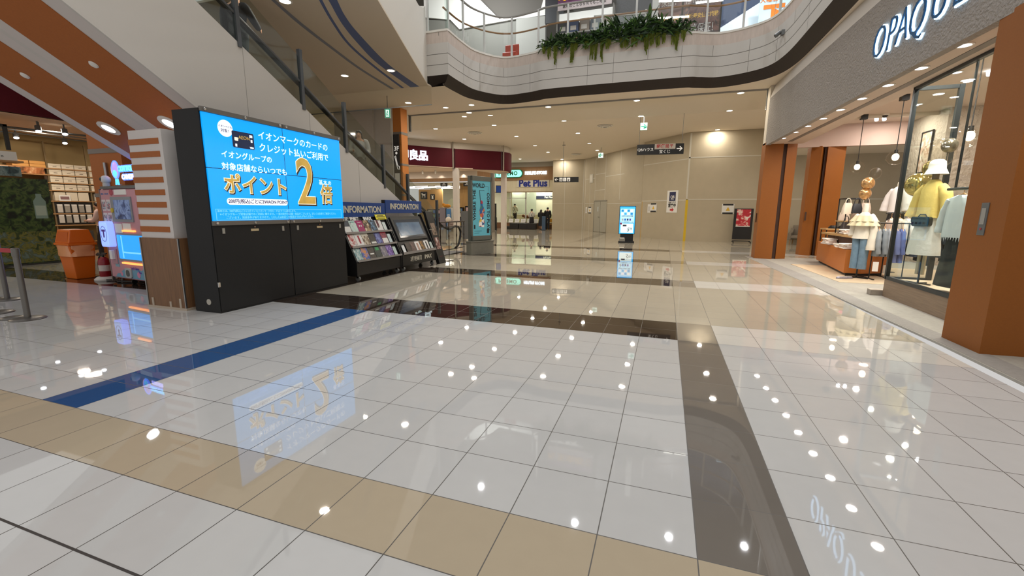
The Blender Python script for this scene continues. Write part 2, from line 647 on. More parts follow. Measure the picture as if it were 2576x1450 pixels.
# glass balustrade on the parapet
bal = thing('glass_balustrade', 'curved clear glass balustrade with white posts along the upper floor edge', 'balustrade')
GP = offset_path(PF, 0.12)
wpost = M('white_post', 'c9c9c6', 0.4)
rail_col = M('grey_rail', '9c9a96', 0.4, 0.3)
obj('handrail', B().tube([(p.x, p.y, 8.42) for p in GP], 0.035, 8), rail_col, bal, smooth=40)
marks, used = [-7.1, -6.6, -5.9, -5.0, -4.0, -3.0, -1.95, -0.75, 0.41, 1.53, 2.36, 2.78], []
cuts = [0]
acc = 0.0
for i in range(1, len(GP)):
    acc += (GP[i] - GP[i - 1]).length
    if acc > 1.05:
        cuts.append(i)
        acc = 0.0
cuts.append(len(GP) - 1)
for a, c in zip(cuts, cuts[1:]):
    seg = GP[a:c + 1]
    if len(seg) > 1:
        obj('glass_panel', strip(seg, 7.09, seg, 8.38), CLEAR, bal)
    obj('post', B().box(GP[a].x - 0.03, GP[a].x + 0.03, GP[a].y - 0.03, GP[a].y + 0.03, 7.05, 8.42), wpost, bal)
IR = offset_path(PF, 0.5)[8:-30]
tag(obj('wooden_handrail', B().tube([(p.x, p.y, 8.02) for p in IR], 0.03, 8), M('honey_wood', '9a6f45', 0.4), smooth=40), 'honey brown wooden rail running behind the upper floor glass', 'handrail')

# trailing plants on the parapet
LEAFS = [M('leaf_dark', '263d20', 0.5), M('leaf_mid', '47682f', 0.5), M('leaf_yellow', '86923f', 0.5)]


def leaf(b, p0, d, l, w, droop):
    s = d.cross(Vector((0, 0, 1)))
    s = (s.normalized() if s.length > 0.01 else Vector((1, 0, 0))) * w
    p1 = p0 + d * l * 0.3 + s * 0.1
    p2 = p0 + d * l * 0.65 + Vector((0, 0, -droop * l * 0.25))
    p3 = p0 + d * l + Vector((0, 0, -droop * l))
    b.add([p0, p1 + s * 0.8, p2 + s, p3, p2 - s, p1 - s * 0.8], [(0, 1, 2, 3, 4, 5)])


def plant(x, y, k):
    t = thing('trailing_plant', 'leafy green plant trailing over the pale parapet of the upper floor', 'plant', (x, y, 7.05), 0, 'plants along the upper floor parapet')
    up = [B(), B()]
    tall = (0.8, 1.0, 1.2, 0.9, 1.1)[k % 5] * (1.0 + 0.75 * math.exp(-((k - 10.5) / 3.2) ** 2))
    for q in range(70):
        a = rng.uniform(0, 2 * PI)
        el = rng.uniform(-0.2, 1.3)
        d = Vector((math.cos(a) * math.cos(el), math.sin(a) * math.cos(el) * 0.6 - 0.15, math.sin(el))).normalized()
        p0 = Vector((rng.uniform(-0.17, 0.17), rng.uniform(-0.12, 0.06), rng.uniform(-0.04, 0.22 * tall)))
        leaf(up[q % 2], p0, d, rng.uniform(0.14, 0.42) * tall, rng.uniform(0.02, 0.055), rng.uniform(0.1, 0.6))
    obj('foliage', up[0], LEAFS[0], t)
    obj('foliage', up[1], LEAFS[1], t)
    tr = B()
    for c in range(rng.choice((1, 2, 2))):
        cx, ln = rng.uniform(-0.13, 0.13), rng.choice((0.18, 0.28, 0.36, 0.55, 0.62))
        for q in range(5):
            xx, z, l2 = cx + rng.uniform(-0.045, 0.045), 0.06, ln * rng.uniform(0.6, 1.0)
            while z > -l2:
                f = 1 - 0.6 * max(0, -z) / l2
                for s in (-1, 1):
                    w = rng.uniform(0.018, 0.04) * f
                    tr.add([(xx, -0.09, z), (xx + s * w, -0.11 - rng.uniform(0, 0.03), z - 0.008), (xx + s * w * 1.3, -0.1, z - 0.045), (xx, -0.085, z - 0.035)], [(0, 1, 2, 3)])
                z -= 0.028
                xx += rng.uniform(-0.008, 0.008)
    obj('trailing_stem', tr, LEAFS[2], t)


for k in range(17):
    i = min(range(len(PAR)), key=lambda i: abs(PAR[i].x - (-4.25 + k * 0.275)) + (0 if PAR[i].y > 15 else 99))
    plant(-4.25 + k * 0.275, PAR[i].y, k)

# ceiling track line with the glass smoke barrier that hangs from it
sb = thing('smoke_barrier', 'clear glass smoke barrier hanging from a grey ceiling track across the corridor', 'smoke barrier', (0, 17.05, 0))
obj('track', B().box(-10.6, 3.0, -0.06, 0.06, CZ - 0.03, CZ - 0.001), M('track_grey', '8a8684', 0.5), sb)
obj('glass_sheet', B().box(-10.5, 2.9, -0.004, 0.004, CZ - 0.62, CZ - 0.03), glass('barrier_glass', 'fbfbf9', 0.55), sb)
for x in (-10.55, 2.92):
    obj('end_bar', B().box(x - 0.04, x + 0.04, -0.04, 0.04, CZ - 0.66, CZ - 0.03), GREY, sb)
sb = thing('smoke_barrier', 'clear glass smoke barrier under the striped ceiling above the escalator', 'smoke barrier', (0, 13.3, 0))
obj('glass_sheet', B().box(-15, -7.4, -0.004, 0.004, CZ - 0.58, CZ - 0.001), glass('barrier_glass', 'fbfbf9', 0.55), sb)
obj('bottom_rail', B().box(-15, -7.4, -0.012, 0.012, CZ - 0.6, CZ - 0.575), GREY, sb)


# downlights
def downlight(x, y, z, label, group, r=0.1, power=20, colm=None, col=(1, 0.92, 0.8), rim=None):
    t = thing('downlight', label, 'downlight', (x, y, z), 0, group)
    obj('rim', B().lathe([(r * 1.35, -0.001), (r * 1.35, -0.012), (r * 1.02, -0.014), (r * 1.02, -0.001)], n=20), rim or RIM, t, smooth=40)
    obj('lamp', B().lathe([(r, -0.002), (r, -0.01)], n=20), colm or LED, t)
    lamp((0, 0, -0.02), power, r * 2, col, parent=t)
    return t


for y in (17.3, 20.1, 23.4, 27.0, 30.2, 33.5):
    for x in (-14.3, -11.0, -7.9, -4.55, -1.25, 2.13):
        if x == -14.3 and y > 21 or x > -2 and y > 25 or y == 17.3 and x < -10:
            continue
        dy = 1.05 if (x, y) in ((2.13, 23.4), (-7.9, 33.5)) else 0
        downlight(x, y + dy, CZ, 'round warm downlight in the beige ceiling beyond the atrium', 'downlights of the corridor ceiling', 0.105, 36)
for x, y in ((-7.19, 7.3), (-9.35, 11.57), (-7.74, 11.58)):
    downlight(x, y, CZ, {7.3: 'round downlight at the top edge of the picture in the striped tan ceiling', 11.57: 'round downlight in plain tan ceiling beside the blue stripes', 11.58: 'round downlight set into the widest blue ceiling stripe'}[y], None, 0.1, 30)
for x, y in ((-8.4, 16.2), (-7.25, 16.1)):
    downlight(x, y, CZ, 'round warm downlight just before the grey ceiling track', 'downlights before the track', 0.1, 30)
for x, y, l in ((-9.6, 21.7, 'round ribbed ceiling vent above the red store sign'), (-2.96, 21.8, 'round ribbed ceiling vent near the green exit sign'), (-6.25, 31.8, 'small round ceiling vent farthest down the corridor')):
    t = thing('ceiling_vent', l, 'ceiling vent', (x, y, CZ))
    for r0, z in ((0.36, 0), (0.26, 0.03), (0.15, 0.05)):
        obj('ring', B().lathe([(r0, -0.002), (r0 + 0.02, -0.02 - z), (r0 - 0.06, -0.035 - z), (r0 - 0.07, -0.002)], n=28), RIM, t, smooth=50)
# ================================================================== HOARDING WALLS AT THE END
HOARD = M('beige_hoarding', 'b7ab93', 0.7, noise=(2, 0.03))
TAPE = M('pale_tape', 'cdc8ba', 0.6)


class Wall:
    """upright wall from a to c (plan), with tape lines placed by distance along it and height"""

    def __init__(s, name, a, c, z1, th=0.12, mat=None):
        s.a, s.c = Vector(a), Vector(c)
        s.d = (s.c - s.a).normalized()
        s.n = Vector((s.d.y, -s.d.x))
        s.ang = math.atan2(s.d.y, s.d.x)
        s.len = (s.c - s.a).length
        s.o = struct(name)
        s.o.location = (s.a.x, s.a.y, 0)
        s.o.rotation_euler = (0, 0, s.ang)
        obj('board', B().box(0, s.len, 0, th, 0, z1), mat or HOARD, s.o)

    def tape(s, x0, x1, z0, z1, w=0.05, m=None):
        b = B()
        if z0 == z1:
            b.box(x0, x1, -0.006, 0, z0 - w / 2, z0 + w / 2)
        else:
            b.box(x0 - w / 2, x0 + w / 2, -0.006, 0, z0, z1)
        return obj('tape', b, m or TAPE, s.o)

    def at(s, x, off=0.0):
        p = s.a + s.d * x + s.n * off
        return p.x, p.y


# wall_end runs along x at y=24.8; front side looks to -y
W1 = Wall('wall_end', (0.94, 24.8), (13.5, 24.8), CZ)
W1.tape(0, W1.len, 4.25, 4.25)
W1.tape(0, W1.len, 2.16, 2.16)
W1.tape(0.03, 0, 2.2, 5.45, 0.08)
W1.tape(0.05, 0, 0.0, 2.16, 0.12, M('yellow_tape', 'd8b41c', 0.5))
W2 = Wall('wall_oblique', (-1.4, 27.55), (0.94, 24.8), CZ)
W2.tape(0.0, W2.len, 4.2, 4.2, 0.04)
W2.tape(0.0, W2.len, 2.13, 2.13)
W2.tape(0.06, 0, 0.0, 2.13, 0.06, M('ochre_tape', 'c9a86a', 0.6))
W3 = Wall('wall_corridor', (-6.2, 35.1), (-1.36, 28.3), CZ)
struct('wall_step', B().box(-1.42, -1.30, 27.55, 28.35, 0, CZ), HOARD)
for x in (0.25, 1.9, 3.45, 5.5):
    W3.tape(x, 0, 0.0 if x < 3 else 2.3, 5.45)
for a, c, z in ((0.2, 1.9, 2.1), (0.2, 1.9, 3.95), (1.9, 3.45, 3.05), (1.9, 3.45, 4.2), (1.9, 3.45, 5.3), (3.45, 6, 3.95), (3.45, 8.3, 2.05)):
    W3.tape(a, c, z, z, 0.045)
W3.tape(1.07, 0, 0.0, 3.7, 0.05)
W4 = Wall('wall_beside_store', (-8.75, 35.15), (-6.2, 35.1), CZ)
W4.tape(1.0, 0, 0, 5.45, 0.03)
W4.tape(0, 2.5, 2.1, 2.1, 0.03)
W4.tape(2.5, 0, 0, 5.45, 0.06)
# door in the corridor wall
DOORM = M('door_grey_beige', 'aaa595', 0.5)
dr = struct('door_1')
dr.location = (*W3.at(1.92), 0)
dr.rotation_euler = (0, 0, W3.ang)
obj('door_leaf', B().box(0, 0.95, -0.03, 0.0, 0.02, 2.24), DOORM, dr)
obj('door_leaf', B().box(0.98, 1.9, -0.03, 0.0, 0.02, 2.24), DOORM, dr)
obj('frame', B().box(-0.05, 0, -0.05, 0.0, 0, 2.3).box(0.95, 0.98, -0.04, 0, 0, 2.24).box(-0.05, 1.9, -0.05, 0, 2.24, 2.3), M('frame_grey', '8d897c', 0.5), dr)
obj('glazing', B().box(0.55, 0.68, -0.036, -0.02, 1.5, 1.85), M('pale_glass', 'cfd8d6', 0.1), dr)
obj('handle', B().tube([(0.85, -0.03, 1.1), (0.85, -0.09, 1.1), (0.72, -0.09, 1.1)], 0.018, 8), STEEL, dr)
t = thing('access_hatch', 'small white framed hatch high on the beige corridor hoarding', 'hatch', (*W3.at(1.25, 0.01), 3.95), W3.ang)
obj('frame', B().box(-0.28, 0.28, -0.02, 0.0, -0.32, 0.32), TAPE, t)
obj('panel', B().box(-0.2, 0.2, -0.03, -0.02, -0.22, 0.24), M('white_panel', 'e2ddd0', 0.6), t)


def notice(w, x, z, label, arrow=False):
    t = thing('warning_notice', label, 'notice', (*w.at(x, 0.008), z), w.ang)
    obj('sheet', B().box(-0.28, 0.28, -0.006, 0, -0.25, 0.25), PAPER, t)
    obj('bar', B().box(-0.24, 0.24, -0.009, -0.005, 0.17, 0.25).box(-0.24, 0.24, -0.009, -0.005, -0.25, -0.17), INK, t)
    obj('triangle', B().prism([(-0.1, -0.09), (0.1, -0.09), (0, 0.1)], 'y', -0.01, -0.005), M('warning_yellow', 'e6b52a', 0.5), t)
    return t


notice(W1, 3.0 - 0.94 - 0.05, 1.68, 'white notice with yellow warning triangle on the end wall near the black board')
notice(W2, 1.1, 1.75, 'white notice with yellow warning triangle beside the white poster with red arrow')
notice(W3, 1.15, 1.6, 'white notice with warning triangle on the corridor wall near the grey door')
for w, x, l in ((W2, 0.72, 'plain white sheet taped next to the warning notice by the red arrow poster'), (W3, 0.55, 'plain white sheet taped next to the warning notice by the grey door')):
    t = thing('paper_sheet', l, 'paper', (*w.at(x, 0.008), 1.7 if w is W2 else 1.6), w.ang)
    obj('sheet', B().box(-0.13, 0.13, -0.005, 0, -0.24, 0.24), PAPER, t)
    obj('print', B().box(-0.09, 0.09, -0.007, -0.004, -0.16, 0.12), M('pale_print', 'cfccc6', 0.7), t)
# poster of the hairdresser
t = thing('wall_poster', 'tall white poster with navy square and red arrow on the beige wall', 'poster', (*W2.at(2.62, 0.01), 1.48), W2.ang)
obj('sheet', B().box(-0.42, 0.42, -0.008, 0, 0, 1.17), PAPER, t)
obj('navy_square', B().box(-0.24, 0.24, -0.012, -0.006, 0.62, 1.1), M('navy_print', '232450', 0.5), t)
text('lettering', 'QB', 0.22, PAPER, t, (0, -0.015, 0.82), bold=0.004)
text('lettering', 'HOUSE', 0.07, PAPER, t, (0, -0.015, 0.69))
text('lettering', 'QBハウス', 0.13, INK, t, (0, -0.012, 0.53), bold=0.003)
text('lettering', '営業中', 0.2, INK, t, (0, -0.012, 0.36), bold=0.006)
obj('arrow', B().prism([(-0.14, 0.1), (0.02, 0.1), (0.02, 0.04), (0.16, 0.15), (0.02, 0.26), (0.02, 0.2), (-0.14, 0.2)], 'y', -0.012, -0.006), M('arrow_red', 'c02424', 0.5), t)

# black easel board with red poster by the end wall
t = thing('poster_board', 'black poster board on castors with red sheet standing at the end wall', 'poster board', (3.6, 24.2, 0))
obj('board', B().box(-0.42, 0.42, -0.03, 0.03, 0.2, 1.7), BLACK, t)
obj('foot', B().box(-0.4, -0.36, -0.25, 0.25, 0.06, 0.1).box(0.36, 0.4, -0.25, 0.25, 0.06, 0.1).box(-0.4, 0.4, -0.02, 0.02, 0.1, 0.14), BLACK, t)
for x in (-0.38, 0.38):
    obj('castor', B().cyl((x - 0.015, -0.22, 0.035), (x + 0.015, -0.22, 0.035), 0.035), BLACK, t)
obj('poster', B().box(-0.31, 0.31, -0.045, -0.03, 0.86, 1.66), art('red_flyer', ['b01e2c', 'b8202e', 'c43440', 'e8c8b8', 'e8ddd8'], 5, 3), t)
obj('paper_edge', B().box(-0.31, 0.31, -0.047, -0.03, 0.82, 0.86), PAPER, t)

# floor-standing screen
t = thing('signage_screen', 'upright screen glowing blue on black stand out on the tiles', 'digital sign', (-1.78, 22.45, 0), R(4))
obj('base', B().rbox(-0.38, 0.38, -0.25, 0.3, 0.0, 0.07, 0.04, 'z'), BLACK, t, bevel=0.01)
obj('stand', B().box(-0.3, 0.32, 0.02, 0.12, 0.07, 0.5), BLACK, t)
obj('cabinet', B().box(-0.39, 0.39, -0.05, 0.1, 0.42, 1.79), M('dark_navy_case', '1b2236', 0.4), t, bevel=0.008)
sc = obj('screen', B().box(-0.365, 0.365, -0.056, -0.05, 0.445, 1.765), M('screen_cyan', '3fb0f0', 0.2, emit=1.0, emit_col='2fa8ee'), t)
obj('screen_page', B().box(-0.33, 0.33, -0.059, -0.055, 0.97, 1.66), M('screen_pale', 'b8e4fa', 0.2, emit=0.8, emit_col='a8defa'), t)
obj('screen_page', B().box(-0.3, 0.3, -0.0595, -0.055, 0.49, 0.94), M('screen_paper', 'dceef0', 0.2, emit=0.8, emit_col='d5ecee'), t)
icons = ['1f90d8', 'e6e2f4', '1f90d8', 'f2e6e6', 'dfe8f6', '3aa6e6', 'f0dcd8', '1d8ad0']
for k, c in enumerate(icons):
    x, z = -0.24 + (k % 4) * 0.145, 1.56 - (k // 4) * 0.145
    obj('icon', B().rbox(x - 0.055, x + 0.055, -0.063, -0.058, z - 0.055, z + 0.055, 0.012), M('icon_' + c, c, 0.3, emit=0.75), t)
bk = M('screen_ink', '24406a', 0.4)
for z, s in ((1.30, 0.06), (1.01, 0.05)):
    text('lettering', '200円で200円の特典' if z > 1.2 else 'さらにお得な特典がいっぱい', s, bk, t, (0, -0.062, z), bold=0.001)
for k, c in enumerate(('a9b4b8', '2e74c8', '3b4a78', '6a58b0')):
    obj('card_icon', B().box(-0.26 + k * 0.12, -0.18 + k * 0.12, -0.063, -0.058, 1.08, 1.18), M('cardicon_' + c, c, 0.4, emit=0.5), t)
text('numeral', '5', 0.26, bk, t, (0.06, -0.063, 0.64), shear=0.2)
text('lettering', '倍', 0.12, bk, t, (0.2, -0.063, 0.68))
obj('tag_box', B().box(-0.2, -0.02, -0.063, -0.058, 0.8, 0.88), M('tag_dark', '3b4658', 0.5), t)
obj('dot', B().cyl((-0.29, -0.064, 0.93), (-0.29, -0.058, 0.93), 0.05), M('dot_maroon', '8a2450', 0.4, emit=0.3), t)
t = thing('brochure_box', 'small clear brochure box on the base of the blue screen stand', 'brochure box', (-1.97, 22.3, 0.072), R(4))
obj('tray', B().box(-0.14, 0.14, -0.05, 0.05, 0, 0.14), M('smoky_plastic', '8d8a80', 0.25), t)
obj('leaflets', B().box(-0.11, 0.11, -0.03, 0.03, 0.01, 0.18), PAPER, t)

# ================================================================== HANGING SIGNS
t = thing('hanging_sign', 'black hanging sign with red post office panel and arrow pointing right', 'sign', (-0.4, 20.0, 3.89), R(3))
obj('board', B().box(-0.93, 0.93, -0.05, 0.05, 0, 0.42), M('sign_black', '1a1917', 0.35), t)
obj('post_panel', B().box(-0.22, 0.6, -0.056, -0.04, 0.21, 0.42), M('sign_grey', 'b4aca0', 0.4, emit=0.12), t)
SW = M('sign_white', 'f2efe8', 0.5, emit=0.35)
text('lettering', 'QBハウス', 0.15, SW, t, (-0.58, -0.056, 0.2))
text('lettering', '郵便局〒', 0.17, M('sign_red', 'b03026', 0.5), t, (0.19, -0.06, 0.315), bold=0.003)
text('lettering', '宝くじ', 0.15, SW, t, (0.19, -0.056, 0.1))
text('arrow', '→', 0.3, SW, t, (0.76, -0.056, 0.21), bold=0.004)
obj('rod', B().cyl((-0.85, 0, 0.42), (-0.85, 0, 1.6), 0.008).cyl((0.85, 0, 0.42), (0.85, 0, 1.6), 0.008), GREY, t)
t = thing('hanging_sign', 'black hanging sign with arrow pointing left and toilet pictograms', 'sign', (-5.66, 26.0, 3.2), R(5))
obj('board', B().box(-0.72, 0.72, -0.04, 0.04, 0, 0.3), M('sign_black'), t)
text('arrow', '←', 0.26, SW, t, (-0.57, -0.046, 0.15), bold=0.004)
for k in range(3):
    x = -0.31 + k * 0.225
    obj('icon_tile', B().box(x - 0.09, x + 0.09, -0.046, -0.04, 0.05, 0.25), SW, t)
    bl = M('sign_black')
    if k == 0:
        for s in (-1, 1):
            obj('pictogram', B().box(x + s * 0.04 - 0.022, x + s * 0.04 + 0.022, -0.049, -0.045, 0.07, 0.18).cyl((x + s * 0.04, -0.049, 0.205), (x + s * 0.04, -0.045, 0.205), 0.018, n=10), bl, t)
    elif k == 1:
        obj('pictogram', B().tube([(x + 0.035 * math.cos(a), -0.048, 0.115 + 0.04 * math.sin(a)) for a in [i * 0.5 - 3.5 for i in range(10)]], 0.006, 5).box(x - 0.025, x - 0.01, -0.049, -0.045, 0.12, 0.2).box(x - 0.01, x + 0.04, -0.049, -0.045, 0.12, 0.135).cyl((x - 0.018, -0.049, 0.22), (x - 0.018, -0.045, 0.22), 0.014, n=10), bl, t)
    else:
        obj('pictogram', B().box(x - 0.05, x + 0.01, -0.049, -0.045, 0.07, 0.15).box(x - 0.035, x - 0.005, -0.049, -0.045, 0.15, 0.2).box(x + 0.025, x + 0.05, -0.049, -0.045, 0.09, 0.18), bl, t)
obj('rod', B().cyl((-0.2, 0, 0.3), (-0.2, 0, 2.3), 0.012), GREY, t)
obj('rod', B().cyl((-0.28, 0, 2.1), (-0.1, 0, 2.1), 0.02), GREY, t)

EXG = M('exit_green', '1f9a78', 0.4, emit=0.45)
EXW = M('exit_white', 'dff6ee', 0.4, emit=0.9)


def exit_sign(x, y, z, w, h, rot, glyph, label, green=False):
    t = thing('exit_sign', label, 'exit sign', (x, y, z), rot)
    obj('box', B().box(-w / 2, w / 2, -0.05, 0.05, 0, h), M('exit_case', 'c8d8d0', 0.4), t)
    obj('face', B().box(-w / 2 + 0.01, w / 2 - 0.01, -0.056, -0.05, 0.01, h - 0.01), EXG if green else EXW, t)
    if glyph == 'man':
        obj('door_pictogram', B().box(-w * 0.28, w * 0.3, -0.06, -0.055, h * 0.14, h * 0.86), EXW, t)
        obj('runner', B().cyl((0.0, -0.064, h * 0.7), (0.0, -0.06, h * 0.7), h * 0.07, n=10).tube([(0, -0.062, h * 0.6), (-0.02, -0.062, h * 0.42), (-w * 0.16, -0.062, h * 0.22)], h * 0.04, 5).tube([(-0.02, -0.062, h * 0.42), (w * 0.1, -0.062, h * 0.34), (w * 0.08, -0.062, h * 0.18)], h * 0.035, 5).tube([(-w * 0.15, -0.062, h * 0.5), (0, -0.062, h * 0.58), (w * 0.16, -0.062, h * 0.5)], h * 0.03, 5), EXG, t)
    else:
        text('arrow', glyph, h * 0.9, EXG, t, (0, -0.057, h * 0.5), bold=0.012)
    obj('rod', B().cyl((0, 0, h), (0, 0, CZ - z), 0.012), GREY, t)


exit_sign(-1.12, 20.2, 4.93, 0.3, 0.3, R(4), '→', 'lit green exit sign with arrow pointing right under the ceiling')
exit_sign(-4.13, 29.0, 4.86, 0.32, 0.32, R(8), '←', 'lit green exit sign with arrow pointing left farther down the corridor')
exit_sign(-9.56, 14.0, 4.75, 0.2, 0.32, R(25), 'man', 'green running man exit sign in front of the orange column', True)
exit_sign(-13.0, 33.0, 4.05, 0.34, 0.34, R(12), 'man', 'green running man exit sign under the end of the red store fascia', True)
W5 = None
# ================================================================== VIDEO WALL
t = KI = thing('video_wall', 'big black video wall showing a bright blue advertisement beside the escalator', 'video wall', (-6.44, 5.99, 0), R(90))
KB = M('kiosk_black', '1d1d1d', 0.55, spec=0.35, noise=(3, 0.06))
obj('cabinet', B().prism([(-0.25, 0.0), (-0.25, 1.3), (-0.235, 1.3), (-0.235, 2.92), (0.27, 2.92), (0.27, 0.0)], 'x', -1.4, 1.4), KB, t)
for s in (0, 1):
    x0 = -1.395 + s * 1.4
    obj('door', B().box(x0, x0 + 1.385, -0.262, -0.248, 0.03, 1.3), KB, t, bevel=0.004)
    for x in (x0 + 0.16, x0 + 1.24):
        obj('latch', B().box(x - 0.02, x + 0.02, -0.272, -0.26, 1.18, 1.26), M('latch_grey', 'a7a59c', 0.4, 0.3), t)
    obj('plate', B().box(x0 + 0.62, x0 + 0.76, -0.27, -0.26, 1.2, 1.235), M('brass_label', 'c9b48c', 0.4), t)
    obj('lock', B().cyl((x0 + 0.69, -0.275, 1.265), (x0 + 0.69, -0.26, 1.265), 0.012, n=10), CHROME, t)
    # upper and lower steel rails that hold each column of screens
    for z0, z1 in ((2.88, 2.945), (1.3, 1.365)):
        obj('frame_rail', B().box(x0 + 0.0, x0 + 1.39, -0.285, -0.24, z0, z1), M('rail_grey', '77746f', 0.4, 0.5), t, bevel=0.004)
        for x in (x0 + 0.06, x0 + 0.69, x0 + 1.33):
            obj('bolt', B().lathe([(0.022, 0), (0.02, 0.012), (0.008, 0.018)], n=12), CHROME, t, (x, -0.285, (z0 + z1) / 2), (R(90), 0, 0), smooth=50)
SB = M('screen_blue', '0d9cec', 0.16, emit=0.95, emit_col='0a96ea')
for ix in (0, 1):
    for iz in (0, 1):
        x0, z0 = -1.375 + ix * 1.378, 1.367 + iz * 0.757
        obj('display_panel', B().box(x0, x0 + 1.372, -0.262, -0.24, z0, z0 + 0.752), SB, t)
obj('screen_seam', B().box(-1.378, 1.376, -0.263, -0.24, 2.117, 2.126).box(-0.004, 0.004, -0.263, -0.24, 1.365, 2.88), BLACK, t)
FY = -0.2645
SWH = M('screen_white', 'e8f4fb', 0.3, emit=0.85)
GOLD = M('screen_gold', 'c9a24a', 0.3, emit=0.55, emit_col='c2a050', noise=(2.5, 0.45, (1, 1, 3)))
GOLDE = M('screen_gold_edge', 'f3ecd4', 0.3, emit=0.8)
BRZ = M('screen_bronze', '4a3a20', 0.4, emit=0.08)
PUR = M('screen_purple', '5a2a6a', 0.4, emit=0.1)
sx = lambda y: y - 5.99


def st(s, x, z, size, m=None, bold=0.001, dy=0.0, **k):
    return text('lettering', s, size, m or SWH, t, (sx(x), FY - dy, z), bold=bold, ext=0.001, **k)


st('イオンマークのカードの', 6.27, 2.69, 0.14)
st('クレジット払いご利用で', 6.27, 2.505, 0.14)
st('イオングループの', 5.29, 2.33, 0.111)
st('対象店舗ならいつでも', 5.43, 2.155, 0.119)
obj('speech_disc', B().cyl((sx(4.955), FY, 2.705), (sx(4.955), FY + 0.002, 2.705), 0.118, n=36), SWH, t)
st('イオンペイも', 4.955, 2.728, 0.037, PUR, 0.0, 0.003)
st('対象！', 4.96, 2.668, 0.055, PUR, 0.0, 0.003)
# card picture
obj('card_picture', B().rbox(sx(5.05), sx(5.42), FY - 0.002, FY, 2.455, 2.695, 0.02), M('card_navy', '1d2c4e', 0.3, emit=0.35, noise=(3, 0.3)), t)
obj('card_chip', B().rbox(sx(5.085), sx(5.145), FY - 0.004, FY - 0.001, 2.555, 2.605, 0.01), GOLDE, t)
st('AEON', 5.25, 2.61, 0.07, GOLD, 0.001, 0.004)
st('VISA', 5.37, 2.48, 0.035, SWH, 0.002, 0.004)
obj('card_mark', B().box(sx(5.345), sx(5.395), FY - 0.004, FY - 0.001, 2.63, 2.67).box(sx(5.36), sx(5.39), FY - 0.004, FY - 0.001, 2.56, 2.6).box(sx(5.09), sx(5.12), FY - 0.004, FY - 0.001, 2.47, 2.51), SWH, t)
# golden words
for s, x, z, size in (('ポイント', 5.42, 1.89, 0.31), ('倍', 6.92, 1.8, 0.38)):
    text('gold_lettering', s, size, BRZ, t, (sx(x) + 0.012, FY - 0.001, z - 0.014), bold=0.016, ext=0.001, sx=0.95 if len(s) > 1 else 0.85)
    text('gold_lettering', s, size, GOLDE, t, (sx(x), FY - 0.003, z), bold=0.012, ext=0.001, sx=0.95 if len(s) > 1 else 0.85)
    text('gold_lettering', s, size, GOLD, t, (sx(x), FY - 0.005, z), bold=0.004, ext=0.001, sx=0.95 if len(s) > 1 else 0.85)
text('gold_numeral', '2', 1.13, BRZ, t, (sx(6.42) + 0.02, FY - 0.001, 1.99 - 0.02), bold=0.03, ext=0.001, sx=0.8)
text('gold_numeral', '2', 1.13, GOLDE, t, (sx(6.42), FY - 0.003, 1.99), bold=0.022, ext=0.001, sx=0.8)
text('gold_numeral', '2', 1.13, GOLD, t, (sx(6.42), FY - 0.005, 1.99), bold=0.01, ext=0.001, sx=0.8)
st('基本の', 6.91, 2.035, 0.1, None, 0.0, sp=1.3)
obj('price_pill', B().rbox(sx(4.86), sx(5.98), FY - 0.001, FY + 0.001, 1.605, 1.705, 0.048), SWH, t)
st('200円(税込)ごとに2WAON POINT', 5.43, 1.655, 0.072, PUR, 0.001, 0.003)
obj('note_frame', B().box(sx(4.67), sx(7.3), FY - 0.001, FY, 1.535, 1.541).box(sx(4.67), sx(7.3), FY - 0.001, FY, 1.375, 1.381).box(sx(4.67), sx(4.676), FY - 0.001, FY, 1.375, 1.541).box(sx(7.294), sx(7.3), FY - 0.001, FY, 1.375, 1.541), M('screen_pale2', '7cc8f4', 0.3, emit=0.8), t)
SFP = M('screen_pale2')
st('基本とは、200円(税込)ごとに1ポイント(イオンマーク付カードは1マイル)進呈します。', 5.43, 1.51, 0.038, SFP, 0.0, 0.001)
st('※イオングループ対象店舗でのご利用に限ります。一部対象外の店舗・商品がございます。詳しくは店頭でご確認ください。', 5.95, 1.46, 0.044, SFP, 0.0, 0.001)
st('ございます。別途条件がありますので、くわしくはお近くの係員までおたずねください。', 5.7, 1.41, 0.044, SFP, 0.0, 0.001)
# side face of the cabinet
obj('side_panel', B().box(-1.406, -1.398, -0.25, 0.27, 0.02, 2.92), KB, t)
obj('cable_cap', B().cyl((-1.412, -0.03, 0.16), (-1.402, -0.03, 0.16), 0.045, n=20), M('cap_grey', 'b8b4a8', 0.5), t)
obj('door_bolt', B().box(-1.41, -1.38, -0.275, -0.26, 0.4, 0.47), CHROME, t)

# ================================================================== STRIPED COLUMN UNDER THE ESCALATOR
col = struct('pillar_1')
PWH = M('pillar_white', 'd6d0cc', 0.6)
WALN = M('walnut_veneer', '7d5a3c', 0.45, noise=(4, 0.18, (14, 14, 0.7)))
obj('shaft', B().prism([(4.56, 0), (4.56, 2.68), (5.72, 2.68), (5.8, 2.64), (5.8, 0)], 'x', -7.67, -6.95), PWH, col)
obj('base_cladding', B().rbox(-7.69, -6.85, 4.54, 5.3, 0.03, 1.1, 0.02, 'z'), WALN, col)
obj('base_cladding', B().box(-6.9, -6.72, 4.75, 5.3, 0.03, 1.1), WALN, col)
for k in range(8):
    z = 1.19 + k * 0.183
    obj('orange_band', B().box(-7.675, -7.02, 4.552, 4.6, z, z + 0.082), ORANGE, col)
obj('corner_trim', B().box(-6.86, -6.84, 4.53, 4.55, 0, 1.1).box(-6.74, -6.72, 4.74, 4.76, 0, 1.12).box(-7.7, -7.68, 4.53, 4.55, 0, 1.1), STEEL, col)
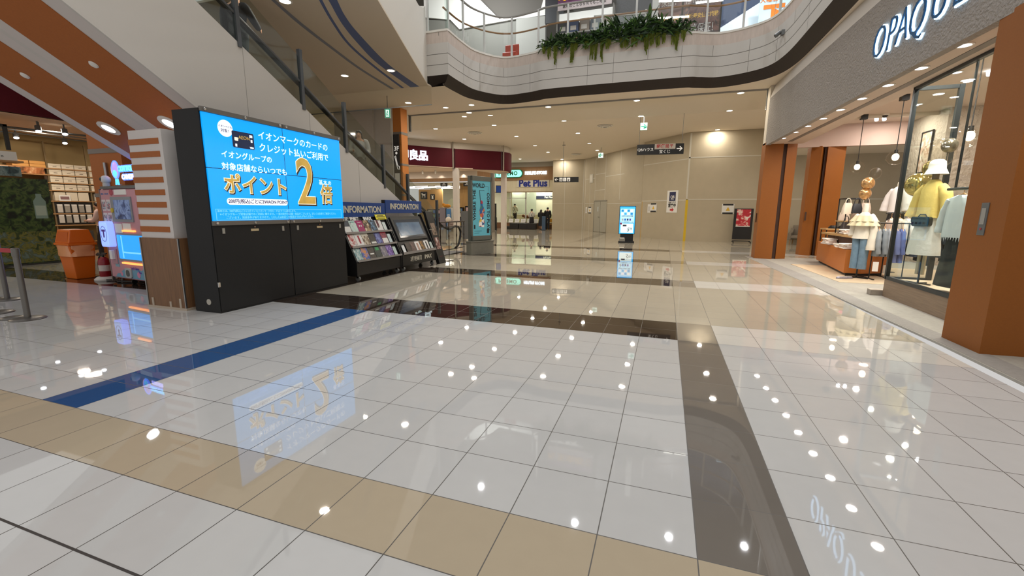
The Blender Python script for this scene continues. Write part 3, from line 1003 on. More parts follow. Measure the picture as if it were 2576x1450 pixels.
obj('base_tape', B().box(-7.7, -6.82, 4.52, 4.56, 0.0, 0.035).box(-6.86, -6.83, 4.55, 5.3, 0, 0.035).box(-7.6, -7.56, 4.53, 4.56, 0.03, 0.16).box(-7.2, -7.16, 4.53, 4.56, 0.03, 0.12).box(-6.98, -6.94, 4.53, 4.56, 0.03, 0.18), M('clear_tape', 'b9aa98', 0.25), col)
struct('wall_under_escalator', B().box(-10.15, -7.6, 6.3, 6.4, 0, 2.34), M('pillar_white'))

# ================================================================== ESCALATORS
LOWZ = lambda y: 3.26 + (4.78 - y) * 0.6
UPP = [(12.75, 0.3), (12.6, 0.55), (10.4, 1.86), (8.3, 2.95), (7.1, 3.64), (6.03, 4.22), (5.18, 4.68), (2.6, 6.15), (0.8, 7.1)]
PANW = M('escalator_panel', 'cdc8c1', 0.5)
SOFW = M('soffit_white', 'd2cac4', 0.55)
RUB = M('black_rubber', '1a1a1a', 0.4)


def escalator(x0, x1, near, label):
    t = thing('escalator', label, 'escalator', (x1, 0, 0))
    w = x0 - x1
    ye = 5.82 if near else 6.42
    lowpts = [(0.8, LOWZ(0.8)), (ye, LOWZ(ye)), (ye, 0.0), (12.75, 0.0)]
    side = lowpts + UPP
    for nm, a, c in (('outer_panel', -0.04, 0.0), ('inner_panel', w, w + 0.04)):
        obj(nm, B().prism(side, 'x', a, c), PANW, t)
    # underside: white with one wide orange stripe, seam at the shared edge
    def under(nm, a, c, m, dz=0.0):
        b = B()
        y0, y1 = 0.8, ye
        b.add([(a, y0, LOWZ(y0) - dz), (c, y0, LOWZ(y0) - dz), (c, y1, LOWZ(y1) - dz), (a, y1, LOWZ(y1) - dz), (a, y0, LOWZ(y0) + 0.05), (c, y0, LOWZ(y0) + 0.05), (c, y1, LOWZ(y1) + 0.05), (a, y1, LOWZ(y1) + 0.05)],
              [(0, 3, 2, 1), (4, 5, 6, 7), (0, 1, 5, 4), (1, 2, 6, 5), (2, 3, 7, 6), (3, 0, 4, 7)])
        return obj(nm, b, m, t)
    under('soffit', w + 0.041, -0.041, SOFW)
    s0, s1 = (-1.36, -0.31) if near else (-1.37, -0.3)
    under('orange_stripe', s0, s1, ORANGE, 0.012)
    for y, r in ((5.3, 0.17),):
        z = LOWZ(y) - 0.012
        rot = (math.atan(0.6) * -1, 0, 0)
        xc = (s0 + s1) / 2 - 0.1 if near else (s0 + s1) / 2
        obj('lamp_ring', B().lathe([(r, -0.002), (r, -0.015), (r * 0.6, -0.02), (r * 0.55, -0.004)], n=28), RIM, t, (xc, y, z), rot, smooth=50)
        obj('lamp', B().lathe([(r * 0.56, -0.004), (r * 0.56, -0.012)], n=24), LEDC, t, (xc, y, z), rot)
        lamp((xc, y - 0.03, z - 0.06), 4, 0.2, (0.95, 0.97, 1), rot, parent=t)
    obj('sprinkler', B().lathe([(0.06, -0.003), (0.05, -0.02), (0.02, -0.03)], n=16), RIM, t, ((s0 + s1) / 2, 4.3, LOWZ(4.3) - 0.012), (-math.atan(0.6), 0, 0))
    # treads
    b = B()
    y, z = 13.2, 0.04
    while y > 1.2:
        b.box(w + 0.25, -0.25, y - 0.42, y, z - 0.35, z)
        y -= 0.38
        z += 0.215
    b.box(w + 0.2, -0.2, 13.2, 15.0, 0.0, 0.02)
    obj('step_band', b, M('tread_grey', '55565a', 0.5, 0.4), t)
    for k, x in enumerate((-0.14, w + 0.14)):
        hp = [(14.55, 0.72), (14.42, 0.92), (14.1, 0.98), (13.2, 1.0), (10.4, 2.36), (8.3, 3.45), (6.03, 4.72), (2.6, 6.65), (0.8, 7.6)]
        path = smoothpath([(x, 14.1, 0.2), (x, 14.4, 0.35)] + [(x, p, q) for p, q in hp], 4)
        obj('handrail', B().tube(path, 0.04, 8), RUB, t, smooth=40)
        sk = [(p.y, p.z) for p in path]
        obj('balustrade', B().prism([(14.1, 0.1), (14.4, 0.35)] + hp + [(0.8, 6.8), (13.2, 0.3)], 'x', x - 0.005, x + 0.005), ACRYL, t)
    return t


E1 = escalator(-8.55, -6.9, True, 'nearer escalator with white side panel and glass guards rising behind the blue video wall')
E2 = escalator(-10.2, -8.55, False, 'farther escalator whose white and orange striped underside shows beside the maroon fascia')
# guard screens with grey posts along the outer edge of the nearer escalator
UPI = lambda y: next(z0 + (z1 - z0) * (y0 - y) / (y0 - y1) for (y0, z0), (y1, z1) in zip(UPP, UPP[1:]) if y0 >= y >= y1)
posts = [(12.6, 1.3), (10.95, 1.0), (9.84, 1.02), (8.46, 1.02), (7.27, 1.05), (5.95, 1.2), (4.6, 1.2)]
for y, h in posts:
    z = UPI(y)
    obj('guard_post', B().box(-0.05, 0.02, y - 0.035, y + 0.035, z - 0.06, z + h), M('post_grey', '5c5f62', 0.4, 0.5), E1)
for (ya, ha), (yb, hb) in zip(posts, posts[1:]):
    za, zb = UPI(ya), UPI(yb)
    obj('guard_glass', B().prism([(ya - 0.04, za + 0.01), (ya - 0.04, za + 0.92), (yb + 0.04, zb + 0.92), (yb + 0.04, zb + 0.01)], 'x', -0.02, -0.012), ACRYL, E1)
obj('guard_rail', B().tube([(-0.03, 12.6, UPI(12.6) + 0.42)] + [(-0.03, y, UPI(y) + 0.45) for y in (10.4, 8.3, 7.1, 6.03, 5.18, 4.0)], 0.028, 8), M('post_grey'), E1)
for y in (12.0, 10.4, 8.85, 7.4, 6.0):
    z = UPI(y)
    obj('panel_joint', B().box(0.0, 0.003, y - 0.004, y + 0.004, 0.3 if y > 5.9 else LOWZ(y), z - 0.005), M('joint_pale', 'a9a49c', 0.7), E1)
# dark railing at the foot of the escalator
t = thing('barrier_railing', 'dark bronze railing around the foot of the escalator by the grey poster stand', 'railing', (-7.0, 13.85, 0), R(90))
BRO = M('bronze_bar', '3a2d26', 0.4, 0.5)
obj('top_rail', B().tube([(-0.95, 0, 1.14), (0.95, 0, 1.14)], 0.022, 8), BRO, t)
obj('rail', B().tube([(-0.95, 0, 0.98), (0.95, 0, 0.98)], 0.012, 6).tube([(-0.95, 0, 0.2), (0.95, 0, 0.2)], 0.014, 6), BRO, t)
for x in (-0.9, -0.3, 0.3, 0.9):
    obj('baluster', B().tube([(x, 0, 0), (x, 0, 0.6), (x, 0, 0.66), (x, 0, 0.72), (x, 0, 1.14)], [0.014, 0.014, 0.024, 0.014, 0.014], 8), BRO, t)

# ================================================================== INFORMATION RACKS
NAVY = M('header_blue', '27498a', 0.22)
RKB = M('rack_black', '19191a', 0.4)
PALE = M('pale_lettering', 'c9c4b4', 0.5)
SLP = (0.44, 0.97)            # run and rise of the sloping front


def rack(yc, hw, z0, label, header):
    t = thing('brochure_rack', label, 'brochure rack', (-6.2, yc, 0), R(90))
    prof = [(0.0, 0.13), (0.0, 0.4), (0.03, 0.41), (0.46, 1.37), (0.52, 1.37), (0.52, 0.13)]
    for s in (-1, 1):
        a = s * hw
        obj('side_panel', B().prism([(-0.02, 0.12), (-0.02, 0.42), (0.44, 1.42), (0.54, 1.42), (0.54, 0.12)], 'x', a - s * 0.03, a), RKB, t)
    obj('body', B().prism(prof, 'x', -hw + 0.03, hw - 0.03), RKB, t)
    obj('header', B().box(-hw, hw, 0.42, 0.5, z0, z0 + 0.33), NAVY, t, bevel=0.006)
    obj('header_end', B().box(-hw - 0.004, -hw + 0.03, 0.44, 0.54, 1.37, z0 + 0.33), RKB, t)
    h = text('lettering', header, 0.2, PALE, t, (0, 0.415, z0 + 0.165), bold=0.007, sx=1.0)
    for x in (-hw + 0.12, hw - 0.12):
        for y in (0.06, 0.44):
            c = obj('castor', B().cyl((x - 0.02, y, 0.055), (x + 0.02, y, 0.055), 0.055, n=16), M('castor_grey', '7d7d7b', 0.4), t)
            obj('fork', B().box(x - 0.03, x + 0.03, y - 0.02, y + 0.02, 0.07, 0.14), RKB, c)
    return t


def on_slope(x, u, d=0.0):
    """point on a rack's sloping front: x along it, u from its foot (0) to its head (1.06), d off the face"""
    L = math.hypot(*SLP)
    ry, rz = SLP[0] / L, SLP[1] / L
    return Vector((x, 0.02 + ry * u - rz * d, 0.41 + rz * u + ry * d))


TILT = math.degrees(math.atan2(SLP[1], SLP[0]))      # angle of the sloping front


def flyer(yc, x, u, w, h, name, label, mat, extra=(), group=None, d=0.035):
    """a printed sheet leaning in a rack; extra: coloured blocks (x0,x1,v0,v1,mat) in sheet fractions"""
    p = Matrix.Rotation(R(90), 4, 'Z') @ on_slope(x, u, d)
    t = thing(name, label, 'flyer', (-6.2 + p.x, yc + p.y, p.z), R(90), group)
    rot = (R(TILT), 0, 0)
    obj('sheet', B().box(-w / 2, w / 2, 0, h, -0.004, 0.004), mat, t, (0, 0, 0), rot)
    for x0, x1, v0, v1, m in extra:
        obj('print', B().box((x0 - 0.5) * w, (x1 - 0.5) * w, v0 * h, v1 * h, 0.004, 0.006), m, t, (0, 0, 0), rot)
    return t


Y1, Y2, HW = 8.55, 10.3, 0.86
r1 = rack(Y1, HW, 1.375, 'black rack with three rows of flyers under a blue sign next to the video wall', 'INFORMATION')
r2 = rack(Y2, HW, 1.455, 'black rack with a dark built-in screen under a blue sign, farther from the video wall', 'INFORMATION')
ledge = M('clear_ledge', '8d8884', 0.2)
for u in (0.0, 0.325, 0.65):
    a, c = on_slope(0, u, 0.0), on_slope(0, u, 0.075)
    e = on_slope(0, u + 0.03, 0.078)
    obj('shelf', B().prism([(a.y, a.z), (c.y, c.z), (c.y, c.z - 0.015), (a.y, a.z - 0.015)], 'x', -HW + 0.03, HW - 0.03), RKB, r1)
    obj('ledge', B().prism([(c.y, c.z - 0.015), (e.y, e.z), (e.y - 0.006, e.z), (c.y - 0.006, c.z - 0.015)], 'x', -HW + 0.03, HW - 0.03), ledge, r1)
text('lettering', '3階 映画館', 0.1, PAPER, r1, tuple(on_slope(-0.42, 1.0, 0.03)), tilt=TILT, bold=0.004)
text('lettering', 'IMAX', 0.105, PAPER, r1, tuple(on_slope(0.13, 1.0, 0.03)), tilt=TILT, bold=0.006, sx=1.2)
p = Matrix.Rotation(R(90), 4, 'Z') @ on_slope(0.62, 0.96, 0.06)
t = thing('yellow_notice', 'yellow notice card at the head of the flyer rack next to the video wall', 'notice', (-6.2 + p.x, Y1 + p.y, p.z), R(90))
obj('card', B().box(-0.21, 0.21, 0, 0.13, -0.003, 0.003), M('notice_yellow', 'e8dc2a', 0.5), t, (0, 0, 0), (R(TILT), 0, 0))
obj('print', B().box(-0.12, 0.12, 0.09, 0.105, 0.003, 0.004).box(-0.17, 0.17, 0.055, 0.075, 0.003, 0.004).box(-0.14, 0.16, 0.02, 0.035, 0.003, 0.004), INK, t, (0, 0, 0), (R(TILT), 0, 0))

fw, fh = 0.222, 0.3
f_ = lambda n, *c, **k: art('print_' + n, list(c), **k)
WP = PAPER
row_top = [('dark grey flyer with a white lower half', f_('a1', '2f3338', '4a4f56', '6a6e74', scale=9), [(0.05, 0.95, 0, 0.55, WP)]),
           ('pale mint flyer dotted with magenta', f_('a2', 'bcd4cc', 'cfe0d8', 'b9d2ca', 'a03a72', scale=12), [(0.1, 0.9, 0.02, 0.14, WP), (0.2, 0.8, 0.86, 0.92, M('teal_print', '2a8a80'))]),
           ('plain magenta flyer with white loops', M('magenta_print', 'a3175f', 0.4), [(0.25, 0.75, 0.82, 0.86, WP), (0.28, 0.42, 0.5, 0.62, WP), (0.56, 0.7, 0.5, 0.62, WP), (0.15, 0.85, 0.05, 0.08, WP)]),
           ('tan flyer crowded with small pictures', f_('a4', '4a3628', 'a58a66', 'd8c8a8', '6a4c38', scale=16, kind='v'), [(0.0, 1, 0, 0.05, WP)]),
           ('black flyer with icy blue figures', f_('a5', '0d0f14', '1b222c', '5a86a8', 'd8e2ea', scale=9), []),
           ('white flyer with dark red streaming hair', M('white_print', 'e6e2de', 0.4), [(0.15, 0.5, 0.35, 0.98, M('wine_print', '5a1a22')), (0.3, 0.45, 0.2, 0.5, WP)]),
           ('narrow pale green leaflet', f_('a7', 'bccac6', 'd5dedb', 'a5b8b4', scale=8), [])]
row_mid = [('red black and white face flyer', f_('b1', '141414', 'e4dfda', 'b02a2a', '141414', scale=7), []),
           ('white flyer with a red dancer', M('white_print'), [(0.38, 0.62, 0.25, 0.85, M('red_print', '9c2430')), (0.1, 0.9, 0.04, 0.12, M('grey_print', '9a9894'))]),
           ('cream flyer with a crowd of brown figures', f_('b3', '3a2c22', '7a6248', 'cfc4b0', 'ddd6c8', scale=12), [(0, 1, 0.8, 1.0, M('cream_print', 'd8d0c0'))]),
           ('dark flyer with a white car', f_('b4', '191512', '2c2520', '4a4038', scale=10), [(0.15, 0.9, 0.16, 0.3, WP)]),
           ('blue and purple night flyer', f_('b5', '221c3a', '3c3a7a', '7a86c8', '1c1626', scale=8), []),
           ('flyer with red top and blank white half', f_('b6', '3a2630', '8a3046', 'b04056', scale=10), [(0.05, 0.95, 0.03, 0.5, WP), (0, 1, 0.9, 1, M('red_top', 'b8304a'))]),
           ('narrow bluish grey leaflet', f_('b7', 'a9bcc2', 'c2d0d2', '8ea4ac', scale=8), [])]
row_low = [('teal flyer with many characters', f_('c1', '2a4a52', '7aa0a4', 'c8d4d0', '3a3a36', scale=11), []),
           ('blue flyer with an orange ring', f_('c2', '1f3f88', '3a62b0', 'd8902a', '223a70', scale=6), []),
           ('dark brown flyer with a white title', f_('c3', '1e1a18', '3a322c', '56483c', scale=10), [(0.2, 0.8, 0.4, 0.5, WP)]),
           ('black flyer with a bright green heart', f_('c4', '15191a', '1e2a28', '2c4a40', scale=7), [(0.22, 0.78, 0.68, 0.92, M('green_print', '3a9a5a'))]),
           ('grey violet flyer with a pale figure', f_('c5', '4a4654', '7a7484', 'c4b8ae', scale=8), []),
           ('purple flyer with small pale shapes', f_('c6', '3a2260', '5c3a8c', '8a6ab8', 'd0c0e0', scale=13), []),
           ('narrow leaflet the colour of sea glass', f_('c7', '9fb8b4', 'c0d2cc', '8aa6a2', scale=8), [])]
for rowi, (row, u, wh) in enumerate(((row_top, 0.65, 'in the top row'), (row_mid, 0.325, 'in the middle row'), (row_low, 0.0, 'in the lowest row'))):
    for k, (l, m, ex) in enumerate(row):
        x = -HW + 0.16 + k * 0.232
        w = fw if k < 6 else 0.12
        h = fh * (1.0 if k < 6 else 0.8) * (1.04 if rowi == 1 else 1)
        flyer(Y1, x - (0.03 if k == 6 else 0), u + 0.008, w, h, 'cinema_flyer', l + ' ' + wh + ' of the flyer rack', m, ex, 'flyers ' + wh)
# second rack: screen and one row of flyers
L = math.hypot(*SLP)
scr = obj('monitor_frame', B().box(-0.72, 0.72, 0, 0.66, -0.01, 0.03), RKB, r2, tuple(on_slope(0, 0.37, 0.0)), (R(TILT), 0, 0), bevel=0.01)
obj('monitor', B().box(-0.62, 0.62, 0.08, 0.58, 0.03, 0.033), M('idle_screen', '3a4450', 0.12), scr)
obj('monitor_picture', B().box(-0.56, 0.56, 0.13, 0.5, 0.033, 0.035), art('idle_picture', ['465c72', '566f88', '62798f', '4c6379'], 2, 5, rough=0.15, emit=0.12), scr)
obj('badge', B().rbox(-0.12, 0.12, 0.035, 0.04, 0.6, 0.64, 0.015), PALE, scr)
a, c, e = on_slope(0, 0.0), on_slope(0, 0.0, 0.075), on_slope(0, 0.05, 0.08)
obj('ledge', B().prism([(a.y, a.z - 0.01), (c.y, c.z - 0.015), (e.y, e.z), (e.y + 0.006, e.z), (c.y + 0.006, c.z - 0.003)], 'x', -HW + 0.03, HW - 0.03), ledge, r2)
text('lettering', '3階映画館', 0.14, PALE, r2, (-0.2, -0.004, 0.27), bold=0.003, sx=0.9)
text('lettering', 'IMAX', 0.15, PALE, r2, (0.42, -0.004, 0.27), bold=0.006, sx=1.05)
for k, (l, m, ex) in enumerate([('narrow white leaflet at the near end below the dark screen', f_('d0', 'cfd4d6', 'e2e4e4', 'aab4b8', scale=8), []),
                                ('sooty brown flyer below the dark screen', f_('d1', '231d1a', '3a302a', '564840', scale=9), []),
                                ('dark flyer with rosy figures below the screen', f_('d2', '2c2422', '5a4440', '8a6a60', scale=9), []),
                                ('white flyer with a reddish dancing figure below the dark screen', M('white_print'), [(0.3, 0.7, 0.12, 0.85, f_('d3b', '5a2c26', 'c09a86', '2a1c1a', scale=12))]),
                                ('black flyer with a golden animal below the dark screen', f_('d4', '17130f', '2c241c', 'b0803a', '241a14', scale=8), []),
                                ('white flyer with a black clad figure below the dark screen', M('white_print'), [(0.36, 0.62, 0.1, 0.88, INK)]),
                                ('narrow grey green leaflet at the far end below the screen', f_('d6', '9fb0ac', 'bccac4', '8a9c98', scale=8), [])]):
    x = -HW + 0.17 + k * 0.232
    flyer(Y2, x, 0.008, fw if 0 < k < 6 else 0.12, fh * (1 if 0 < k < 6 else 0.8), 'cinema_flyer', l, m, ex, 'flyers below the dark screen')
# leaning black stand with pictures beside the second rack
t = thing('leaning_stand', 'narrow black leaning stand with two pictures at the far end of the racks', 'display stand', (-6.17, 11.5, 0), R(90))
obj('board', B().prism([(-0.02, 0.0), (0.42, 1.5), (0.5, 1.5), (0.09, 0.0)], 'x', -0.2, 0.2), RKB, t, bevel=0.006)
ang = math.degrees(math.atan2(1.5, 0.44))
for k, (v, m) in enumerate(((0.85, f_('e1', '5a4638', 'a08a78', '2a201a', scale=9)), (0.42, f_('e2', 'e0d8d2', '8a5a52', '2a2224', scale=8)))):
    obj('picture', B().box(-0.12, 0.12, v, v + 0.36, 0.0, 0.006), m, t, (0, -0.02, 0), (R(ang), 0, 0))
obj('red_line', B().box(-0.1, 0.1, 0.2, 0.206, 0.0, 0.004), M('red_print'), t, (0, -0.02, 0), (R(ang), 0, 0))

# ================================================================== GREY POSTER LIGHTBOX
t = thing('poster_lightbox', 'grey free standing poster lightbox with teal poster on a stone base', 'poster stand', (-6.12, 14.36, 0), R(68))
GR = M('lightbox_grey', '6f736c', 0.4, 0.3)
obj('base', B().box(-0.56, 0.56, -0.05, 0.2, 0, 0.46).box(-0.58, 0.58, -0.07, 0.22, 0.44, 0.48), M('base_stone', '7d7c72', 0.5, noise=(6, 0.06)), t, bevel=0.006)
obj('cabinet', B().box(-0.5, 0.5, 0.02, 0.17, 0.48, 2.7), GR, t, bevel=0.01)
obj('frame', B().box(-0.5, -0.44, -0.02, 0.03, 0.5, 2.7).box(0.44, 0.5, -0.02, 0.03, 0.5, 2.7).box(-0.5, 0.5, -0.02, 0.03, 2.54, 2.7).box(-0.5, 0.5, -0.02, 0.03, 0.5, 0.66), GR, t, bevel=0.008)
TEAL = M('poster_teal', '5aa3b0', 0.25, emit=0.28)
obj('poster', B().box(-0.44, 0.44, 0.0, 0.02, 0.66, 2.54), TEAL, t)
PI_ = M('poster_ink', '1f3038', 0.5)
text('lettering', 'WORLD', 0.2, PI_, t, (-0.14, -0.003, 2.38), bold=0.006, sx=0.8)
obj('rule', B().box(0.16, 0.34, -0.003, 0, 2.36, 2.37).box(0.33, 0.34, -0.003, 0, 2.2, 2.37), PI_, t)
text('lettering', 'WHERE THE', 0.19, PI_, t, (-0.34, -0.003, 1.72), roll=90, bold=0.005)
text('lettering', 'COMES TO PLAY', 0.175, PI_, t, (0.33, -0.003, 1.5), roll=-90, bold=0.005)
fig = art('figure_print', ['a03448', '2f5a8c', 'd8b24a', 'e4e0d8', '3a7a5a', 'c46a3a'], 9, 2, kind='v', emit=0.2)
obj('figure', B().prism([(-0.14, 0.98), (0.12, 0.95), (0.14, 1.15), (0.08, 1.3), (0.16, 1.5), (0.12, 1.62), (0.05, 1.72), (0.07, 1.83), (0.0, 1.9), (-0.06, 1.8), (-0.05, 1.68), (-0.12, 1.5), (-0.06, 1.3), (-0.13, 1.12)], 'y', -0.003, 0.0), fig, t)
obj('figure_arm', B().prism([(-0.05, 1.75), (-0.02, 1.75), (-0.09, 2.24), (-0.11, 2.22)], 'y', -0.003, 0.0), PI_, t)
for q in ((-0.36, 0.0, 0.82, 0.83), (-0.36, -0.12, 0.75, 0.76), (0.26, 0.38, 0.74, 0.88), (-0.38, -0.31, 0.9, 1.04), (-0.1, 0.14, 2.22, 2.235)):
    obj('small_print', B().box(q[0], q[1], -0.003, 0, q[2], q[3]), PI_, t)
obj('latch', B().box(0.44, 0.46, -0.026, -0.018, 1.0, 1.2), STEEL, t)
# ================================================================== STORE WITH MAROON FASCIA
MAR = M('maroon', '4e0f1a', 0.6, spec=0.15, noise=(2, 0.05))
struct('wall_store_fascia', B().box(-16.5, -16.35, 1.0, 15.0, 4.0, CZ), MAR)
FP = [Vector(p[:2]) for p in smoothpath([(-16.4, 15.0, 0), (-16.0, 18.5, 0), (-13.9, 22.1, 0), (-12.05, 24.25, 0), (-10.3, 25.9, 0), (-9.75, 26.5, 0), (-9.6, 27.2, 0), (-9.95, 28.3, 0), (-11.0, 29.0, 0)], 8)]
t = thing('store_fascia', 'curved maroon store fascia with white glowing characters behind the escalator', 'store sign')
obj('panel', slabwall(FP, 0.15, 4.0, 5.12), MAR, t)
for (x, y) in ((-12.05, 24.22), (-9.85, 26.35)):
    obj('joint_strip', B().box(x - 0.05, x + 0.05, y - 0.05, y + 0.02, 4.0, 5.12), M('dark_maroon', '3a0c16', 0.5), t)
GLOW = M('sign_glow', 'eaf6ff', 0.4, emit=1.8, emit_col='dff0ff')
da = Vector((FP[14].x, FP[14].y)) - Vector((FP[10].x, FP[10].y))
for k, ch in enumerate('無印良品'):
    s_ = 0.52 + k * 0.0
    q0, q1 = Vector((-13.9, 22.1)), Vector((-12.05, 24.25))
    d = (q1 - q0).normalized()
    p = q0 + d * (-0.78 + k * 0.56)
    n = Vector((d.y, -d.x)) * 0.04
    text('sign_character', ch, 0.58, GLOW, t, (p.x + n.x, p.y + n.y, 4.56), math.atan2(d.y, d.x), bold=0.018, ext=0.02)
struct('wall_store_bulkhead', slabwall(offset_path(FP, 0.1), 0.1, 5.12, CZ), M('bulkhead_paint', 'cfc5b6', 0.7))
WCOL = M('store_column_white', 'd8cfc6', 0.5)
for nm, x, y in (('pillar_2', -12.05, 24.4), ('pillar_3', -10.2, 27.7)):
    struct(nm, B().box(x - 0.15, x + 0.15, y - 0.15, y + 0.15, 0, 4.0), WCOL)
b = B()
for x, y in ((-12.1, 24.15), (-9.75, 26.4)):
    b.box(x - 0.03, x + 0.03, y - 0.03, y + 0.03, 4.0, CZ)
struct('trim_5', b, M('bulkhead_seam', 'a39a8c', 0.6))
# orange columns
t = struct('pillar_4')
obj('shaft', B().box(-11.95, -10.9, 6.3, 7.4, 0, 4.6), ORANGE, t)
obj('grey_band', B().box(-11.96, -10.89, 6.29, 7.41, 2.7, 2.8).box(-11.96, -10.89, 6.29, 7.41, 1.78, 1.86).box(-11.96, -10.89, 6.29, 7.41, 0.8, 0.86), M('band_grey', '7b736b', 0.5), t)
obj('steel_conduit', B().cyl((-11.4, 6.26, 0), (-11.4, 6.26, 2.5), 0.03), STEEL, t)
t = struct('pillar_5')
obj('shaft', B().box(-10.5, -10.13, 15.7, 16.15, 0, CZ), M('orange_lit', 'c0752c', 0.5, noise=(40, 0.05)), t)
obj('grey_band', B().box(-10.505, -10.12, 15.69, 16.16, 4.5, 4.6).box(-10.505, -10.12, 15.69, 16.16, 3.3, 3.38).box(-10.505, -10.12, 15.69, 16.16, 2.1, 2.18), M('band_grey'), t)
obj('white_edge', B().box(-10.56, -10.5, 15.66, 16.4, 0, CZ), WHITE, t)
t = thing('floor_sign', 'tall black floor sign reading 3F on the orange column behind the escalator', 'sign', (-10.33, 15.66, 0), 0)
obj('board', B().box(-0.15, 0.12, -0.02, 0.02, 1.2, 4.5), M('sign_charcoal', '2a2826', 0.4), t)
text('lettering', '3F', 0.24, SW, t, (-0.01, -0.024, 3.95), bold=0.004)
obj('pictogram', B().tube([(-0.1, -0.023, 3.65), (-0.06, -0.023, 3.68), (0.02, -0.023, 3.3), (0.1, -0.023, 3.25), (0.11, -0.023, 3.15), (0.02, -0.023, 3.16), (-0.04, -0.023, 3.4), (-0.1, -0.023, 3.65)], 0.014, 5).sph((-0.02, -0.023, 3.78), 0.05, 0.006, 0.05), SW, t)
obj('pale_picture', B().box(-0.12, 0.1, -0.026, -0.02, 2.6, 3.0), PAPER, t)
struct('wall_behind_escalator', B().box(-13.2, -11.3, 15.5, 15.7, 0, CZ).box(-11.3, -10.56, 15.6, 15.75, 0, CZ), M('grey_white', 'b9b3aa', 0.6))

# ---- inside the store on the far left
struct('ceiling_store', B().box(-26, -16.4, 1, 19, 4.0, 4.05), M('store_ceiling', 'dbc3ac', 0.8))
struct('wall_store_back', B().box(-20.6, -20.5, 1, 19, 0, 4.0), M('store_wall', 'a08a5e', 0.75))
for y in (4.5, 8.6, 12.5):
    lamp((-18.4, y, 3.95), 60, 0.3, (1, 0.85, 0.68))
lamp((-17.6, 8.5, 3.9), 25, 0.5, (1, 0.88, 0.72))
t = thing('ceiling_pipe', 'grey pipe grid hanging under the pale store ceiling', 'pipe', (-18.2, 8.5, 3.75))
obj('pipe', B().tube([(0.5, -2.5, 0), (0.9, 2.2, 0.05)], 0.03, 8), GREY, t)
obj('pipe', B().tube([(-0.6, -3, 0.1), (-0.4, 3, 0.1)], 0.018, 6).tube([(-1.4, -3, 0.1), (-1.2, 3, 0.1)], 0.018, 6), GREY, t)
obj('hanger', B().cyl((0.75, -0.4, 0), (0.75, -0.4, 0.25), 0.015).cyl((0.9, 1.8, 0), (0.9, 1.8, 0.25), 0.015), GREY, t)
for x, y, l in ((-17.3, 8.0, 'track spotlight nearest the maroon fascia'), (-17.2, 8.55, 'track spotlight beside the escalator edge in the store'), (-19.6, 8.5, 'track spotlight over the rows of white boxes'), (-19.6, 9.7, 'track spotlight close to the orange column'), (-17.1, 7.0, 'track spotlight in front of the glazed display in the store')):
    t = thing('track_spotlight', l, 'spotlight', (x, y, 3.72))
    obj('housing', B().cyl((0, 0, 0.28), (0, 0, 0.12), 0.02).cyl((0, 0, 0.14), (0.05, -0.02, 0.0), 0.07), GREY, t)
    obj('lamp', B().cyl((0.052, -0.021, -0.004), (0.055, -0.022, -0.012), 0.062), LEDC, t)
WOOD = M('shelf_wood', 'b08556', 0.5, noise=(4, 0.1, (2, 12, 12)))
t = SH = thing('store_shelving', 'tall wooden wall shelving in the store on steel uprights', 'shelving', (-20.0, 9.3, 0), R(90))
for x in (-1.6, 0.0, 1.12, 2.3):
    obj('upright', B().box(x - 0.02, x + 0.02, -0.02, 0.02, 0, 3.75), M('brass_pole', '8d7a5a', 0.35, 0.6), t)
for z in (0.35, 0.95, 1.35, 1.78, 2.14, 2.4, 2.66, 2.88):
    obj('shelf', B().box(-3.2, 2.3, -0.05, 0.4, z - 0.03, z), WOOD, t)
BX = M('cream_carton', 'ddd2bd', 0.6)
BX2 = M('pale_carton_line', '8b8070', 0.7)
OB = M('amber_box', 'd39a54', 0.5)


def carton(x, z, w, h, name, label, cat, m, group, lid=True, y=-0.02, d=0.34):
    p = Matrix.Rotation(R(90), 4, 'Z') @ Vector((x, y, z))
    t = thing(name, label, cat, (-20.0 + p.x, 9.3 + p.y, p.z), R(90), group)
    obj('box', B().box(-w / 2, w / 2, 0, d, 0, h), m, t, bevel=0.006)
    if lid:
        obj('lid_line', B().box(-w / 2 - 0.002, w / 2 + 0.002, -0.003, d, h * 0.62, h * 0.66).box(-0.05, 0.05, -0.004, 0, h * 0.3, h * 0.42), BX2, t)
    return t


for r_, (z, h) in enumerate(((2.885, 0.15), (2.665, 0.185), (2.405, 0.215), (2.145, 0.2))):
    for c_ in range(3):
        carton(0.2 + c_ * 0.355, z, 0.33, h, 'storage_box', 'white storage box stacked in the lit wall shelving of the store', 'box', BX, 'white boxes on the wall shelving')
    carton(1.35, z, 0.4, h, 'storage_box', 'white storage box stacked in the lit wall shelving of the store', 'box', BX, 'white boxes on the wall shelving')
for c_ in range(2):
    for r_ in range(2):
        carton(-0.55 + c_ * 0.42 - 0.1, 2.885 + r_ * 0.1, 0.4, 0.095, 'flat_box', 'flat amber box on the top shelf beside the white boxes', 'box', OB, 'amber boxes', False)
for c_ in range(3):
    w = 0.3
    carton(0.22 + c_ * 0.33, 1.785, w, 0.3, 'file_box', 'row of cream file boxes under the white boxes', 'file box', BX, 'file boxes', False)
carton(1.4, 1.785, 0.36, 0.28, 'file_box', 'row of cream file boxes under the white boxes', 'file box', BX, 'file boxes', False)
t = thing('picture_banner', 'long picture banner of bread on the shelf above the green banner stand', 'banner', (-19.96, 8.75, 2.66), R(90))
obj('board', B().box(-0.75, 0.45, -0.02, 0.02, 0, 0.2), art('bread_print', ['e8e2d8', 'd8a878', 'b06a3a', '5a3a20', '2a201a'], 3, 4), t)
obj('label', B().box(-0.72, -0.42, -0.025, -0.02, 0.01, 0.19), PAPER, t)
